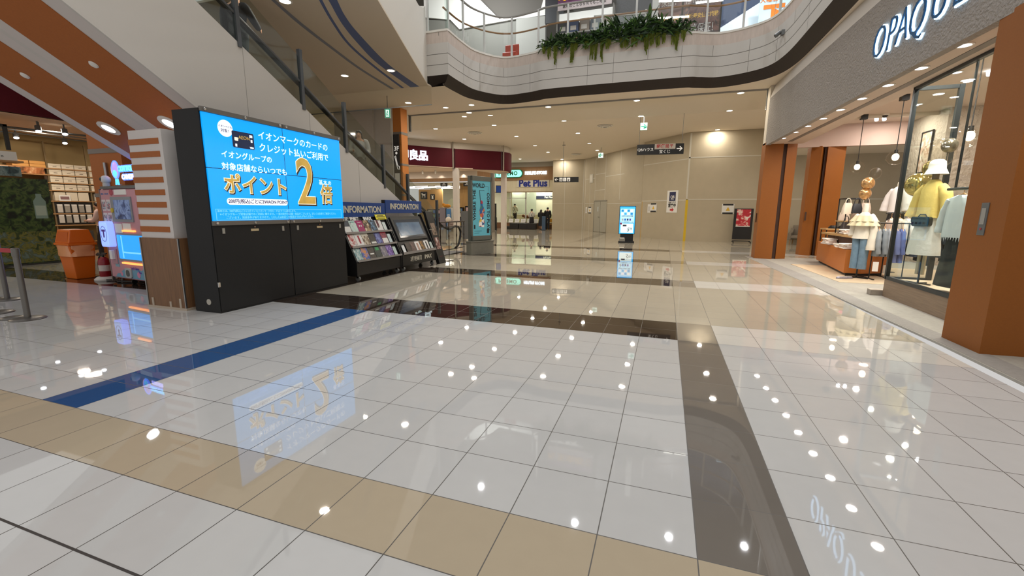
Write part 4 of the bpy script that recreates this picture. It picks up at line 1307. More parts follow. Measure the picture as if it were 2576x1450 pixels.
for r_, (z, n) in enumerate(((1.36, 5), (1.0, 5))):
    for c_ in range(n):
        p = Matrix.Rotation(R(90), 4, 'Z') @ Vector((0.15 + c_ * 0.2, -0.02, z))
        t = thing('hanging_pack', 'small pale pack hanging from the dark panel of the store shelving', 'pack', (-20.0 + p.x, 9.3 + p.y, p.z), R(90), 'packs on the dark panel')
        obj('pack', B().box(-0.07, 0.07, -0.03, 0.0, 0.02, 0.26), M('pack_%d' % (c_ % 2), ['c9c4bc', '9a958c'][c_ % 2], 0.5), t)
        obj('header_card', B().box(-0.07, 0.07, -0.032, -0.001, 0.26, 0.3), PAPER, t)
obj('dark_panel', B().box(0.03, 1.12, 0.0, 0.02, 0.95, 1.75), M('dark_panel', '2a2624', 0.6), SH)
for k, (x, z, w, h, c) in enumerate(((0.35, 0.38, 0.35, 0.3, '8b867c'), (0.8, 0.38, 0.4, 0.34, '3a3632'), (0.4, 0.02, 0.5, 0.3, '6d675e'), (-0.6, 0.4, 0.5, 0.4, '4a443e'), (-0.6, 0.97, 0.5, 0.3, 'a39a8a'))):
    carton(x, z, w, h, 'soft_basket', ['grey fabric basket low in the store shelving', 'black fabric basket low in the store shelving', 'grey brown basket on the store floor under the shelving', 'dark brown basket behind the green banner stand', 'pale basket behind the green banner stand'][k], 'basket', M('basket%d' % k, c, 0.8), None, False)
t = thing('picture_notice', 'small framed picture notice on the counter shelf under the file boxes', 'notice', (-19.955, 9.62, 1.782), R(90))
obj('card', B().box(-0.16, 0.16, -0.01, 0.0, 0, 0.2), PAPER, t)
obj('print', B().box(-0.12, 0.12, -0.013, -0.009, 0.05, 0.15), M('notice_print', '8b6a6a', 0.6), t)
# glazed display at the picture edge
t = thing('glazed_display', 'dark framed glazed display with signs at the left end of the store front', 'display', (-17.2, 7.0, 0), R(90))
obj('frame', B().box(-1.2, 0.3, -0.03, 0.03, 3.72, 3.78).box(0.22, 0.3, -0.03, 0.03, 3.1, 3.78), DARK, t)
obj('pane', B().box(-1.2, 0.22, -0.004, 0.004, 3.1, 3.72), CLEAR, t)
obj('white_sign', B().box(-1.0, 0.38, -0.05, -0.02, 2.82, 3.06), PAPER, t)
text('lettering', '一 脳力。', 0.14, INK, t, (-0.1, -0.055, 2.95))
obj('shelf', B().box(-1.2, 0.48, -0.1, 0.3, 2.77, 2.82), WOOD, t)
obj('picture', B().box(-1.0, 0.42, -0.03, 0, 2.4, 2.66), art('sea_print', ['2a3a40', '4a6468', '8a9a98', '1e2a2e'], 5, 3), t)
# green banner stand
t = thing('banner_stand', 'large green banner stand with a bottle picture in front of the store', 'banner', (-16.38, 6.6, 0), R(90))
GB = art('foliage_print', ['0d150d', '1a2a14', '33481f', '4e5c2c', '22301a'], 8, 9)
obj('sheet', B().box(-1.6, 0.98, -0.006, 0.006, 0.03, 2.32), GB, t)
obj('lower_picture', B().box(-1.6, 0.975, -0.009, -0.005, 0.06, 0.9), art('meadow_print', ['26331c', '3c4a26', '77702f', '4c5844', '64746c'], 7, 2), t)
obj('base', B().box(-1.65, 1.0, -0.1, 0.1, 0, 0.04), DARK, t)
obj('bottle_picture', B().prism([(0.6, 1.25), (0.86, 1.25), (0.86, 1.72), (0.79, 1.83), (0.79, 1.92), (0.67, 1.92), (0.67, 1.83), (0.6, 1.72)], 'y', -0.01, -0.006), M('bottle_print', '7f9488', 0.4), t)
obj('bottle_label', B().box(0.62, 0.84, -0.012, -0.008, 1.33, 1.6), M('bottle_label', 'a8b4a4', 0.4), t)
text('lettering', '天然由来成分100%の', 0.13, PAPER, t, (-0.42, -0.011, 1.6), roll=-90, bold=0.002)
text('lettering', 'ケア用品', 0.15, PAPER, t, (-0.62, -0.011, 1.7), roll=-90)
# stanchions with a red belt
STP = M('stanchion_grey', '77746f', 0.35, 0.7)
for k, (x, y, l) in enumerate(((-8.38, 3.41, 'steel belt stanchion nearest the pink machine with red belt to its left'), (-9.3, 3.46, 'steel belt stanchion behind the nearest one, linked to it by red belt'), (-10.45, 4.05, 'steel belt stanchion farthest back at the picture edge'))):
    t = thing('stanchion', l, 'stanchion', (x, y, 0), R(20))
    obj('base', B().lathe([(0.01, 0.03), (0.1, 0.028), (0.17, 0.02), (0.19, 0.008), (0.19, 0.0)], n=36), M('stanchion_base', '6a6864', 0.35, 0.6), t, smooth=40)
    obj('base_notch', B().lathe([(0.01, 0.03), (0.09, 0.028), (0.13, 0.018), (0.15, 0.0)], c=(-0.24, 0.03, 0), n=30), M('stanchion_base'), t, smooth=40)
    obj('pole', B().cyl((0, 0, 0.025), (0, 0, 0.9), 0.035, n=20), STP, t, smooth=40)
    obj('head', B().lathe([(0.04, 0.88), (0.042, 0.9), (0.042, 0.99), (0.03, 1.0)], n=20), STP, t, smooth=40)
RB = M('red_belt', 'b01a2c', 0.5)
tag(obj('belt', B().prism([(-8.4, 3.45), (-9.3, 3.47), (-9.3, 3.48), (-8.4, 3.46)], 'z', 0.92, 0.98), RB), 'red belt stretched between the two front stanchions', 'belt')
tag(obj('belt', B().prism([(-9.32, 3.5), (-10.43, 4.04), (-10.43, 4.05), (-9.32, 3.51)], 'z', 0.92, 0.98), RB), 'red belt running back to the farthest stanchion', 'belt')

# orange litter bin
t = thing('litter_bin', 'bright orange swing top bin with clear liner beside the orange column', 'bin', (-12.3, 5.98, 0), R(-5))
t.scale = (0.82, 0.82, 1.0)
OR = M('bin_orange', 'dc6a14', 0.35)
rr = lambda w, d, z: [(-w, -d, z), (w, -d, z), (w, d, z), (-w, d, z)]
obj('body', B().loft([rr(0.28, 0.2, 0.0), rr(0.36, 0.27, 0.74)]), OR, t, bevel=0.02)
obj('rim', B().loft([rr(0.39, 0.3, 0.74), rr(0.39, 0.3, 0.79)]), OR, t, bevel=0.01)
obj('lid', B().loft([rr(0.37, 0.28, 0.79), rr(0.33, 0.2, 1.08)]), OR, t, bevel=0.02)
obj('flap', B().quad((-0.3, -0.272, 0.82), (0.3, -0.272, 0.82), (0.28, -0.222, 1.03), (-0.28, -0.222, 1.03)), M('bin_orange_dark', 'c85a10', 0.4), t)
lb = [ring(0, 0, z, 0.375 + 0.015 * math.sin(i * 2.2), 0.285, 40, 0.03, 9, i, 0.6) for i, z in enumerate((0.78, 0.7, 0.62, 0.54, 0.5))]
obj('liner', B().loft(lb, False), M('liner_film', 'e6a070', 0.25), t, smooth=60)
# fire extinguisher
t = thing('fire_extinguisher', 'red fire extinguisher standing between the bin and the pink machine', 'fire extinguisher', (-11.45, 6.0, 0))
obj('stand', B().lathe([(0.2, 0.0), (0.2, 0.03), (0.14, 0.08), (0.01, 0.08)], n=24), M('white_plastic', 'c9c5bd', 0.5), t, smooth=40)
obj('tank', B().lathe([(0.09, 0.06), (0.1, 0.09), (0.1, 0.4), (0.085, 0.46), (0.04, 0.5)], n=24), M('extinguisher_red', '8e1420', 0.3), t, smooth=40)
obj('valve', B().cyl((0, 0, 0.49), (0, 0, 0.56), 0.025).box(-0.02, 0.12, -0.015, 0.015, 0.57, 0.59).box(-0.02, 0.1, -0.012, 0.012, 0.54, 0.555), BLACK, t)
obj('hose', B().tube([(-0.02, 0, 0.55), (-0.1, -0.02, 0.5), (-0.13, -0.04, 0.35), (-0.11, -0.05, 0.22)], 0.014, 8), BLACK, t, smooth=60)
obj('label', B().lathe([(0.102, 0.2), (0.102, 0.33)], n=24), M('pale_label', 'cfc2b8', 0.5), t)
t = thing('extinguisher_sign', 'small red and white sign on the orange column above the fire extinguisher', 'sign', (-11.15, 6.285, 0.75))
obj('plate', B().box(-0.1, 0.12, -0.012, 0, 0.16, 0.36), M('sign_red_plate', '9c1f22', 0.5), t)
obj('plate', B().box(-0.1, 0.12, -0.012, 0, -0.06, 0.14), PAPER, t)
text('lettering', '消', 0.13, PAPER, t, (0.01, -0.014, 0.26))
text('lettering', 'C', 0.13, INK, t, (0.01, -0.014, 0.04))

# cotton candy machine
t = MA = thing('vending_machine', 'pink cotton candy vending machine with glowing blue window behind the striped column', 'vending machine', (-10.0, 5.72, 0), R(-7))
PKM = M('machine_pink', 'c9919a', 0.4)
obj('cabinet', B().box(-0.86, 0.9, 0.0, 0.5, 0.12, 1.92), PKM, t, bevel=0.01)
obj('door', B().box(-0.46, 0.9, -0.03, 0.0, 0.14, 1.9), PKM, t, bevel=0.006)
obj('side_door', B().box(-0.86, -0.47, -0.02, 0.0, 0.14, 1.9), PKM, t, bevel=0.006)
obj('edge_strip', B().box(-0.88, -0.86, -0.03, 0.02, 0.05, 1.92), STEEL, t)
obj('top_ledge', B().box(-0.78, 0.9, -0.04, 0.3, 1.92, 1.97), GREY, t)
for x in (-0.3, 0.75):
    obj('castor', B().cyl((x - 0.02, 0.1, 0.05), (x + 0.02, 0.1, 0.05), 0.05).box(x - 0.03, x + 0.03, 0.07, 0.13, 0.06, 0.13), BLACK, t)
for ix in (0, 1):
    for iz in (0, 1):
        x, z = -0.76 + ix * 0.19, 1.6 - iz * 0.26
        obj('sticker', B().rbox(x - 0.08, x + 0.08, -0.026, -0.02, z - 0.11, z + 0.11, 0.02), M('sticker_white', 'dcd2d2', 0.5), t)
        obj('picture', B().box(x - 0.055, x + 0.055, -0.029, -0.025, z - 0.08, z + 0.07), art('candy%d%d' % (ix, iz), ['d8a0a8', '7a5a6a', 'b8c8d0', 'e0d0b0'], 12, ix + 2 * iz), t)
text('lettering', 'ミルキーペイント', 0.04, M('machine_blue_ink', '3a86c0', 0.5), t, (-0.68, -0.024, 1.82))
GLB = M('blue_light', '7ec4ff', 0.3, emit=1.2, emit_col='5aa6ff')
VIO = M('violet_light', '9ab0ff', 0.3, emit=1.3, emit_col='7a92ff')
obj('light_box', B().rbox(-0.83, -0.5, -0.13, -0.02, 0.77, 1.28, 0.05), VIO, t)
obj('light_face', B().rbox(-0.8, -0.53, -0.135, -0.128, 0.8, 1.25, 0.04), M('light_face', 'a8c2ff', 0.3, emit=0.9, emit_col='8eb0f8'), t)
text('letter', 'T', 0.2, M('machine_violet_ink', '5a3aa0', 0.5, emit=0.1), t, (-0.665, -0.138, 1.03), bold=0.012)
obj('seal_ring', B().tube([(-0.665 + 0.115 * (1 + 0.05 * math.sin(14 * a)) * math.cos(a), -0.137, 1.03 + 0.15 * (1 + 0.05 * math.sin(14 * a)) * math.sin(a)) for a in [i * 2 * PI / 60 for i in range(61)]], 0.004, 4), M('machine_violet_ink'), t)
obj('payment_box', B().box(-0.75, -0.52, -0.04, -0.02, 0.42, 0.72), M('payment_pink', 'b58a94', 0.4), t)
obj('payment_reader', B().box(-0.68, -0.58, -0.09, -0.03, 0.52, 0.7), PAPER, t)
obj('payment_poster', B().box(-0.66, -0.5, -0.025, -0.018, 0.36, 0.5), M('sky_print', '86aab8', 0.5), t)
obj('screen_frame', B().box(-0.42, 0.35, -0.05, -0.03, 1.28, 1.76), M('frame_bluegrey', '8d9298', 0.4), t)
obj('screen', B().box(-0.3, 0.3, -0.056, -0.048, 1.33, 1.7), art('candy_screen', ['2a3a5a', '4a5e8a', '7a90b8', '33466a'], 6, 8, rough=0.15, emit=0.3), t)
obj('button', B().cyl((-0.37, -0.07, 1.5), (-0.37, -0.05, 1.5), 0.045), M('button_yellow', 'd0b43a', 0.4), t)
obj('notice', B().box(-0.42, -0.14, -0.04, -0.03, 1.06, 1.24).box(-0.1, 0.2, -0.04, -0.03, 1.12, 1.25), PAPER, t)
obj('notice', B().box(-0.25, 0.2, -0.04, -0.03, 1.8, 1.9), PAPER, t)
obj('red_sticker', B().cyl((-0.38, -0.04, 1.85), (-0.38, -0.03, 1.85), 0.06), M('sticker_red', 'b04a5a', 0.5), t)
AMB = M('amber_light', 'ffb870', 0.3, emit=1.6, emit_col='ff9a48')
obj('amber_strip', B().rbox(-0.12, 0.35, -0.06, -0.03, 1.085, 1.12, 0.015), AMB, t)
obj('amber_strip', B().rbox(-0.3, 0.7, -0.06, -0.03, 0.44, 0.475, 0.015), AMB, t)
obj('window_frame', B().rbox(-0.42, 0.8, -0.045, -0.03, 0.5, 1.05, 0.04), M('frame_bluegrey'), t)
obj('window', B().rbox(-0.38, 0.76, -0.05, -0.04, 0.54, 1.02, 0.03), M('window_blue', '2fa0f4', 0.15, emit=1.0, emit_col='1f92f0', noise=(3, 0.15)), t)
obj('window_ledge', B().box(-0.2, 0.7, -0.056, -0.049, 0.66, 0.69).box(-0.22, -0.19, -0.056, -0.049, 0.56, 1.0), M('window_pale', '7cc8ff', 0.3, emit=1.0, emit_col='6abcff'), t)
cl = []
for k in range(30):
    x = -0.66 + k * 0.055
    cl.append((x, 0.15 + 0.1 * min(1, (k + 1) / 6) + 0.1 * min(1, k / 14) + 0.025 * math.sin(k * 1.3)))
obj('blue_cloud', B().prism([(-0.72, 0.15)] + cl + [(0.9, 0.15)], 'y', -0.035, -0.031), M('cloud_blue', '6fa0b8', 0.5), t)
obj('pink_dot', B().cyl((0.24, -0.038, 0.24), (0.24, -0.034, 0.24), 0.06).cyl((-0.42, -0.038, 0.22), (-0.42, -0.034, 0.22), 0.04), M('dot_pink', 'd88aa8', 0.5), t)
text('lettering', "Let's Enjoy", 0.07, M('machine_violet_ink'), t, (0.12, -0.038, 0.36))
text('lettering', 'The', 0.07, M('machine_violet_ink'), t, (0.3, -0.038, 0.29))
obj('outlet', B().rbox(-0.24, 0.0, -0.06, -0.03, 0.16, 0.36, 0.04), M('outlet_grey', 'aeb2b2', 0.4), t, bevel=0.005)
obj('outlet_hole', B().rbox(-0.19, -0.06, -0.065, -0.058, 0.19, 0.32, 0.05), M('outlet_dark', '4a5052', 0.4), t)
t = thing('dome_camera', 'small white ball camera on the corner of the pink machine', 'camera', (-10.75, 5.88, 1.97))
obj('base', B().lathe([(0.06, 0), (0.06, 0.06), (0.04, 0.08)], n=20), M('white_plastic'), t, smooth=40)
obj('ball', B().sph((0, 0, 0.14), 0.085), M('white_shell', 'd8d6d2', 0.35), t, smooth=60)
obj('lens', B().sph((-0.02, -0.062, 0.145), 0.04, 0.03, 0.04), BLACK, t, smooth=60)
# neon sign over the machine
t = thing('neon_sign', 'glowing cotton candy neon sign standing on the pink machine', 'neon sign', (-10.32, 5.92, 1.965), R(-7))
t.scale = (0.85, 0.85, 0.8)
obj('stand', B().box(-0.3, 0.35, -0.01, 0.01, 0, 0.06), ACRYL, t)
obj('candy_glow', B().sph((-0.3, 0.01, 0.42), 0.17, 0.02, 0.19), M('neon_warm', 'ffd0a8', 0.3, emit=1.6, emit_col='ffb884'), t, smooth=60)
obj('candy_cloud', B().sph((-0.19, -0.02, 0.42), 0.15, 0.02, 0.2), M('neon_violet', 'a08af0', 0.3, emit=1.3, emit_col='9a80ee'), t, smooth=60)
obj('candy_cloud', B().sph((-0.2, -0.035, 0.33), 0.1, 0.012, 0.09), M('neon_sky', '6ac4ff', 0.3, emit=1.5, emit_col='58bcff'), t, smooth=60)
obj('candy_outline', B().tube([(-0.19 + 0.165 * math.cos(a), -0.02, 0.42 + 0.215 * math.sin(a)) for a in [i * 2 * PI / 30 for i in range(31)]], 0.014, 6), M('neon_blue', '6a90ff', 0.3, emit=2.0, emit_col='4a74ff'), t)
obj('stick', B().tube([(-0.26, -0.01, 0.05), (-0.23, -0.01, 0.25)], 0.02, 6).tube([(-0.14, -0.01, 0.05), (-0.19, -0.01, 0.25)], 0.02, 6), M('neon_sky'), t)
text('lettering', 'COTTON', 0.17, M('neon_blue'), t, (0.29, -0.004, 0.43), bold=0.026, ext=0.01)
text('lettering', 'COTTON', 0.17, M('neon_cyan', '8ae8ff', 0.3, emit=1.8, emit_col='5ae0ff'), t, (0.29, -0.02, 0.43), bold=0.006, ext=0.008)
text('lettering', 'CANDY', 0.16, M('neon_blue'), t, (0.34, -0.004, 0.23), bold=0.026, ext=0.01)
text('lettering', 'CANDY', 0.16, M('neon_lilac', 'e0d8ff', 0.3, emit=1.6, emit_col='c8bcff'), t, (0.34, -0.02, 0.23), bold=0.006, ext=0.008)
# floor mat / cables under the machine
t = thing('power_cable', 'dark cables lying on the floor beside the pink machine', 'cable', (-10.9, 5.95, 0.01))
obj('cable', B().tube(smoothpath([(-0.4, -0.05, 0.012), (-0.1, 0.05, 0.012), (0.1, -0.1, 0.012), (0.5, 0.0, 0.012), (0.9, -0.08, 0.012)], 6), 0.012, 6), BLACK, t, smooth=60)
obj('cable', B().tube(smoothpath([(-0.3, 0.08, 0.014), (0.0, -0.04, 0.014), (0.3, 0.1, 0.014), (0.8, 0.06, 0.014)], 6), 0.01, 6), BLACK, t, smooth=60)
# ================================================================== CLOTHES SHOP ON THE RIGHT
FA, FB = Vector((2.9, 16.6)), Vector((3.4, 6.0))
fd = (FB - FA).normalized()
FC = FB + fd * 4.0
PLAST = M('rough_plaster', '9c948c', 0.85, bump=(26, 1.0, 0.05))
FPATH = [FA.lerp(FC, k / 10) for k in range(11)]
t = struct('wall_shop_front')
obj('plaster', slabwall(FPATH, 0.12, 3.66, 5.1), PLAST, t)
top = [Vector((3.28 + 0.02 * k, 16.9 - 1.5 * k)) for k in range(11)]
obj('slope', strip(FPATH, 5.1, [Vector((p.x + 0.12, p.y)) for p in FPATH], CZ), M('pale_slope', 'c8beb2', 0.7), t)
struct('wall_shop_side', B().box(2.9, 3.02, 16.6, 17.0, 3.7, CZ).box(2.98, 9.5, 16.9, 17.0, 4.4, CZ), M('side_paint', 'cfc4b2', 0.7))
SOF = M('soffit_paint', 'cbb9aa', 0.7)
struct('ceiling_soffit', B().prism([(3.02, 16.6), (3.7, 2.0), (4.1, 2.0), (3.95, 16.6)], 'z', 3.68, 3.72).prism([(3.95, 16.6), (4.1, 2.0), (4.12, 2.0), (3.97, 16.6)], 'z', 3.72, 4.5), SOF)
struct('trim_6', B().prism([(3.4, 16.0), (3.66, 9.5), (3.72, 5.0), (3.84, 5.0), (3.78, 9.5), (3.52, 16.0)], 'z', 3.672, 3.685), M('shutter_track', '7a726c', 0.5))
for k, (x, y) in enumerate(((3.08, 15.2), (3.14, 14.18), (3.2, 13.3), (3.26, 12.35), (3.31, 11.43), (3.35, 10.46), (3.4, 9.54), (3.44, 8.6), (3.47, 7.65), (3.5, 5.3), (3.52, 4.3), (3.55, 3.3))):
    downlight(x + 0.02, y, 3.66 if y < 5.5 else 3.68, 'bright round downlight in the soffit row under the clothes shop fascia', 'downlights of the shop soffit', 0.075, 9, LEDC, (1, 0.95, 0.88))
# fascia letters, lit from behind
t = thing('shop_sign', 'OPAQUE.CLIP letters glowing blue white on the rough grey fascia', 'shop sign')
ang = math.atan2(fd.y, fd.x)
nn = Vector((fd.y, -fd.x)) * -1
nn = Vector((-abs(nn.x), nn.y * (1 if nn.x < 0 else -1)))
HALO = M('halo_blue', 'cfeaff', 0.3, emit=2.6, emit_col='b4dcff')
LETF = M('letter_face', '1f5a8a', 0.3, 0.3)
q = FA + fd * 6.78
letters = [('O', 0.2, 0.0), ('P', 0.24, 0.0), ('A', 0.26, 0.0), ('Q', 0.42, -0.03), ('U', 0.36, 0.0), ('E', 0.3, 0.0), ('.', 0.14, 0.0), ('C', 0.3, 0), ('L', 0.26, 0), ('I', 0.16, 0), ('P', 0.26, 0)]
off = 0.05
cx = [0.33, 0.72, 1.04, 1.42, 1.92, 2.34, 2.62, 2.92, 3.34, 3.6, 3.86]
for (ch, w, dz), c in zip(letters, cx):
    p = q + fd * c
    for nm, d, bold, m, ex in (('halo', 0.02, 0.004, HALO, 0.012), ('letter', 0.05, -0.011, LETF, 0.008)):
        lt = text(nm, ch, 0.63, m, t, (p.x + nn.x * d, p.y + nn.y * d, 4.33 + dz), ang, bold=bold, ext=ex, sx=0.74, shear=0.12)
        lt.scale = (1.14, 1.14, 1.0)
# orange pillars
def pillar(name, parts, z1, extra=None):
    t = struct(name)
    for nm, poly, m in parts:
        obj(nm, B().prism(poly, 'z', 0, z1), m, t)
    return t


OPL = M('orange_pillar', '8c521d', 0.55, spec=0.3, noise=(50, 0.04))
DOR = M('orange_shade', '6e3a18', 0.6)
pillar('pillar_6', [('casing', [(3.38, 6.09), (3.37, 6.78), (3.4, 6.8), (4.2, 6.8), (4.2, 6.16)], OPL)], 3.7)
pillar('pillar_7', [('casing', [(2.9, 16.5), (3.4, 16.44), (3.4, 17.1), (2.9, 17.1)], OPL), ('recess', [(3.4, 16.6), (3.55, 16.6), (3.55, 17.1), (3.4, 17.1)], M('recess_dark', '3b2212', 0.7)), ('casing', [(3.53, 16.55), (3.85, 16.75), (3.85, 17.1), (3.53, 17.1)], OPL)], 3.75)
pillar('pillar_8', [('casing', [(4.7, 18.55), (4.96, 18.35), (5.1, 18.6), (5.1, 19.0), (4.7, 19.0)], OPL), ('recess', [(5.1, 18.5), (5.2, 18.5), (5.2, 19.0), (5.1, 19.0)], M('recess_dark')), ('casing', [(5.16, 18.4), (5.75, 18.6), (5.75, 19.0), (5.16, 19.0)], OPL)], 3.8)
for x, y, rot, l, z in ((3.38, 6.5, -90, 'grey metal switch plate on the near orange pillar', 1.3),):
    t = thing('switch_plate', l, 'switch plate', (x - 0.001, 6.43, z), R(rot))
    obj('plate', B().box(-0.06, 0.06, -0.012, 0, 0, 0.36), GREY, t, bevel=0.003)
    obj('inset', B().box(-0.035, 0.035, -0.016, -0.011, 0.12, 0.3), M('inset_grey', '97958f', 0.4), t)
    obj('red_button', B().cyl((0, -0.018, 0.07), (0, -0.012, 0.07), 0.014, n=12), M('button_red', 'a8323a', 0.4), t)
for x, y, z in ((2.895, 16.8, 1.2), (4.72, 18.4, 1.25)):
    t = thing('door_pull', 'dark recessed pull on the %s orange pillar' % ('first far' if x < 3 else 'second far'), 'pull', (x, y, z))
    obj('slot', B().box(-0.02, 0.02, -0.03, 0.03, 0, 0.3), M('recess_dark'), t)
# bulkhead over the far opening, inner ceiling and walls
PINKW = M('shop_pink_paint', 'c2aa9e', 0.75)
struct('wall_shop_bulkhead', B().box(3.85, 7.6, 18.4, 18.6, 3.78, 4.5), PINKW)
struct('ceiling_shop', B().prism([(3.96, 16.6), (3.7, 18.5), (13, 18.5), (13, 1), (4.1, 1)], 'z', 4.5, 4.54), M('shop_ceiling_paint', 'd8cabd', 0.75))
struct('ceiling_beyond_shop', B().box(4.3, 13, 18.6, 24.8, 4.2, 4.24).box(4.3, 4.36, 17.0, 24.8, 4.24, 5.5), CREAM)
struct('wall_shop_inner', B().box(7.42, 7.5, 16.5, 18.6, 0, 4.5).box(7.42, 8.5, 16.42, 16.5, 0, 4.5).box(8.4, 8.5, 1.0, 16.5, 0, 4.5), M('rough_inner_wall', 'b4a597', 0.85, bump=(9, 1.0, 0.06)))
for i, (x, y) in enumerate(((6.39, 15.7), (6.3, 13.4), (5.66, 12.5), (5.7, 10.0), (6.6, 17.4), (4.9, 13.2), (4.8, 9.0), (4.75, 8.0), (5.3, 11.5))):
    downlight(x, y, 4.5, 'bright round spotlight recessed in the clothes shop ceiling', 'spotlights of the clothes shop', 0.08, 45, LEDC, (1, 0.94, 0.86))
for x, y in ((4.5, 21.5), (6.5, 21.5)):
    downlight(x, y, 4.2, 'round downlight in the low ceiling behind the orange pillars', 'downlights behind the pillars', 0.09, 22)
for y in (17.5, 12.6):
    t = thing('double_spotlight', 'white double spotlight near the dome camera' if y > 15 else 'white double spotlight above the glass front', 'spotlight', (6.2 if y > 15 else 6.35, y, 4.48))
    for s in (-0.1, 0.1):
        obj('head', B().cyl((s, 0, 0), (s, -0.03, -0.07), 0.05), LEDC, t)
t = thing('dome_camera', 'dark dome camera on the clothes shop ceiling by the hanging bulbs', 'camera', (6.1, 16.9, 4.5))
obj('base', B().lathe([(0.1, 0), (0.1, -0.04), (0.08, -0.05)], n=20), WHITE, t, smooth=40)
obj('dome', B().sph((0, 0, -0.05), 0.075, 0.075, 0.07), M('dome_dark', '2a2422', 0.1), t, smooth=60)
# pendant bulbs
BULB = M('bulb_glow', 'fff0dc', 0.3, emit=14, emit_col='ffe6c4')
CLG = glass('bulb_glass', 'fdfbf8', 0.6, 0.02)
for x, y, z, l in ((5.57, 16.9, 2.93, 'clear globe pendant lamp farthest back above the balloons'), (5.55, 14.4, 2.95, 'clear globe pendant lamp just outside the glass front'), (5.29, 10.9, 2.95, 'clear globe pendant lamp behind the glass above the hanging rail')):
    t = thing('pendant_lamp', l, 'pendant lamp', (x, y, z))
    obj('canopy', B().box(-0.08, 0.08, -0.08, 0.08, 4.36 - z, 4.5 - z), BLACK, t)
    obj('cord', B().cyl((0, 0, 0.15), (0, 0, 4.4 - z), 0.01, n=6), BLACK, t)
    obj('socket', B().cyl((0, 0, 0.1), (0, 0, 0.2), 0.04), BLACK, t)
    obj('bulb', B().sph((0, 0, 0.02), 0.075, 0.075, 0.09), BULB, t, smooth=60)
    obj('globe', B().sph((0, 0, 0), 0.19, 0.19, 0.18, 24, 14), CLG, t, smooth=60)
    lamp((0, 0, -0.25), 4, 0.2, (1, 0.8, 0.55), parent=t)
# glass display window
FR = M('window_frame_black', '23282a', 0.4, 0.3)
t = struct('window_1')
obj('front_pane', B().box(3.945, 3.955, 6.7, 9.86, 0.36, 3.68), glass('shop_glass', 'f9fcfa', 0.35, 0.01), t)
obj('return_pane', B().box(3.95, 4.56, 9.855, 9.865, 0.36, 3.68), glass('shop_glass'), t)
obj('frame', B().box(3.92, 3.98, 9.83, 9.89, 0.33, 3.68), FR, t)
obj('frame', B().box(3.92, 3.98, 6.7, 9.86, 3.63, 3.68), FR, t)
obj('frame', B().box(3.92, 3.98, 6.7, 9.86, 0.33, 0.39), FR, t)
obj('frame', B().box(3.95, 4.6, 9.84, 9.88, 3.62, 3.68), FR, t)
obj('frame', B().box(4.53, 4.6, 9.83, 9.89, 0.33, 3.68), FR, t)
obj('frame', B().box(3.95, 4.6, 9.84, 9.88, 0.33, 0.38), FR, t)
struct('trim_7', B().box(3.93, 5.6, 6.6, 9.88, 0.006, 0.33), M('plinth_wood', '8a7560', 0.55, noise=(3, 0.14, (6, 1, 16))))
struct('floor_window', B().box(3.96, 5.6, 6.6, 9.85, 0.33, 0.345), WOODF)
t = thing('stone_block', 'small grey wooden block on the floor against the window plinth', 'block', (3.86, 9.98, 0.006))
obj('block', B().box(-0.11, 0.11, -0.08, 0.08, 0, 0.09), M('block_grey', '9a9084', 0.7), t, bevel=0.006)
obj('cap', B().box(-0.11, 0.11, -0.08, 0.08, 0.09, 0.105), M('block_pale', 'b8ac9c', 0.6), t)
# framed pictures on the rough wall
for x, y, rot, l, w, h in ((7.4, 17.3, -90, 'tall black framed picture of two faces on the rough wall behind glass', 0.62, 1.25), (8.38, 15.2, -90, 'wide black framed picture of hands on the rough wall nearest the orange pillar', 1.3, 1.1)):
    t = thing('framed_picture', l, 'picture', (x, y, 2.75), R(rot))
    obj('frame', B().box(-w / 2, w / 2, -0.03, 0, 0, 0.04).box(-w / 2, w / 2, -0.03, 0, h - 0.04, h).box(-w / 2, -w / 2 + 0.04, -0.03, 0, 0, h).box(w / 2 - 0.04, w / 2, -0.03, 0, 0, h), BLACK, t)
    obj('print', B().box(-w / 2 + 0.03, w / 2 - 0.03, -0.015, -0.004, 0.03, h - 0.03), art('pic%d' % int(w * 10), ['e4ddd4', 'd8cabc', 'b08a72', 'e8e2da'], 3.5, w * 3), t)
    lamp((x - 0.9, y - 0.2, 4.4), 14, 0.15, (1, 0.9, 0.75), (0, R(-35), 0))


# ---- clothes, built as lofted rings
def cloth(rings, wob=0.05, k=7):
    out = []
    for i, (cx, cy, z, rx, ry) in enumerate(rings):
        out.append(ring(cx, cy, z, rx, ry, 36, wob * (0.4 + 0.6 * i / len(rings)), k, i * 0.35))
    return B().loft(out)


def sleeve(b, p):
    pts = smoothpath([q[:3] for q in p], 4)
    n = len(p)
    rr = []
    for i in range(len(pts)):
        u = i / (len(pts) - 1) * (n - 1)
        k = min(int(u), n - 2)
        rr.append(p[k][3] + (p[k + 1][3] - p[k][3]) * (u - k) + 0.004 * math.sin(i * 1.9))
    b.tube(pts, rr, 12)
    return b


OFFW = M('off_white_cloth', 'e6ddcc', 0.85, bump=(30, 0.3, 0.01))
FRILL = M('cream_frill', 'd9cba6', 0.85)
DENIM = M('blue_denim', '6d8699', 0.85, noise=(9, 0.16), bump=(60, 0.2, 0.005))
STAND = BLACK
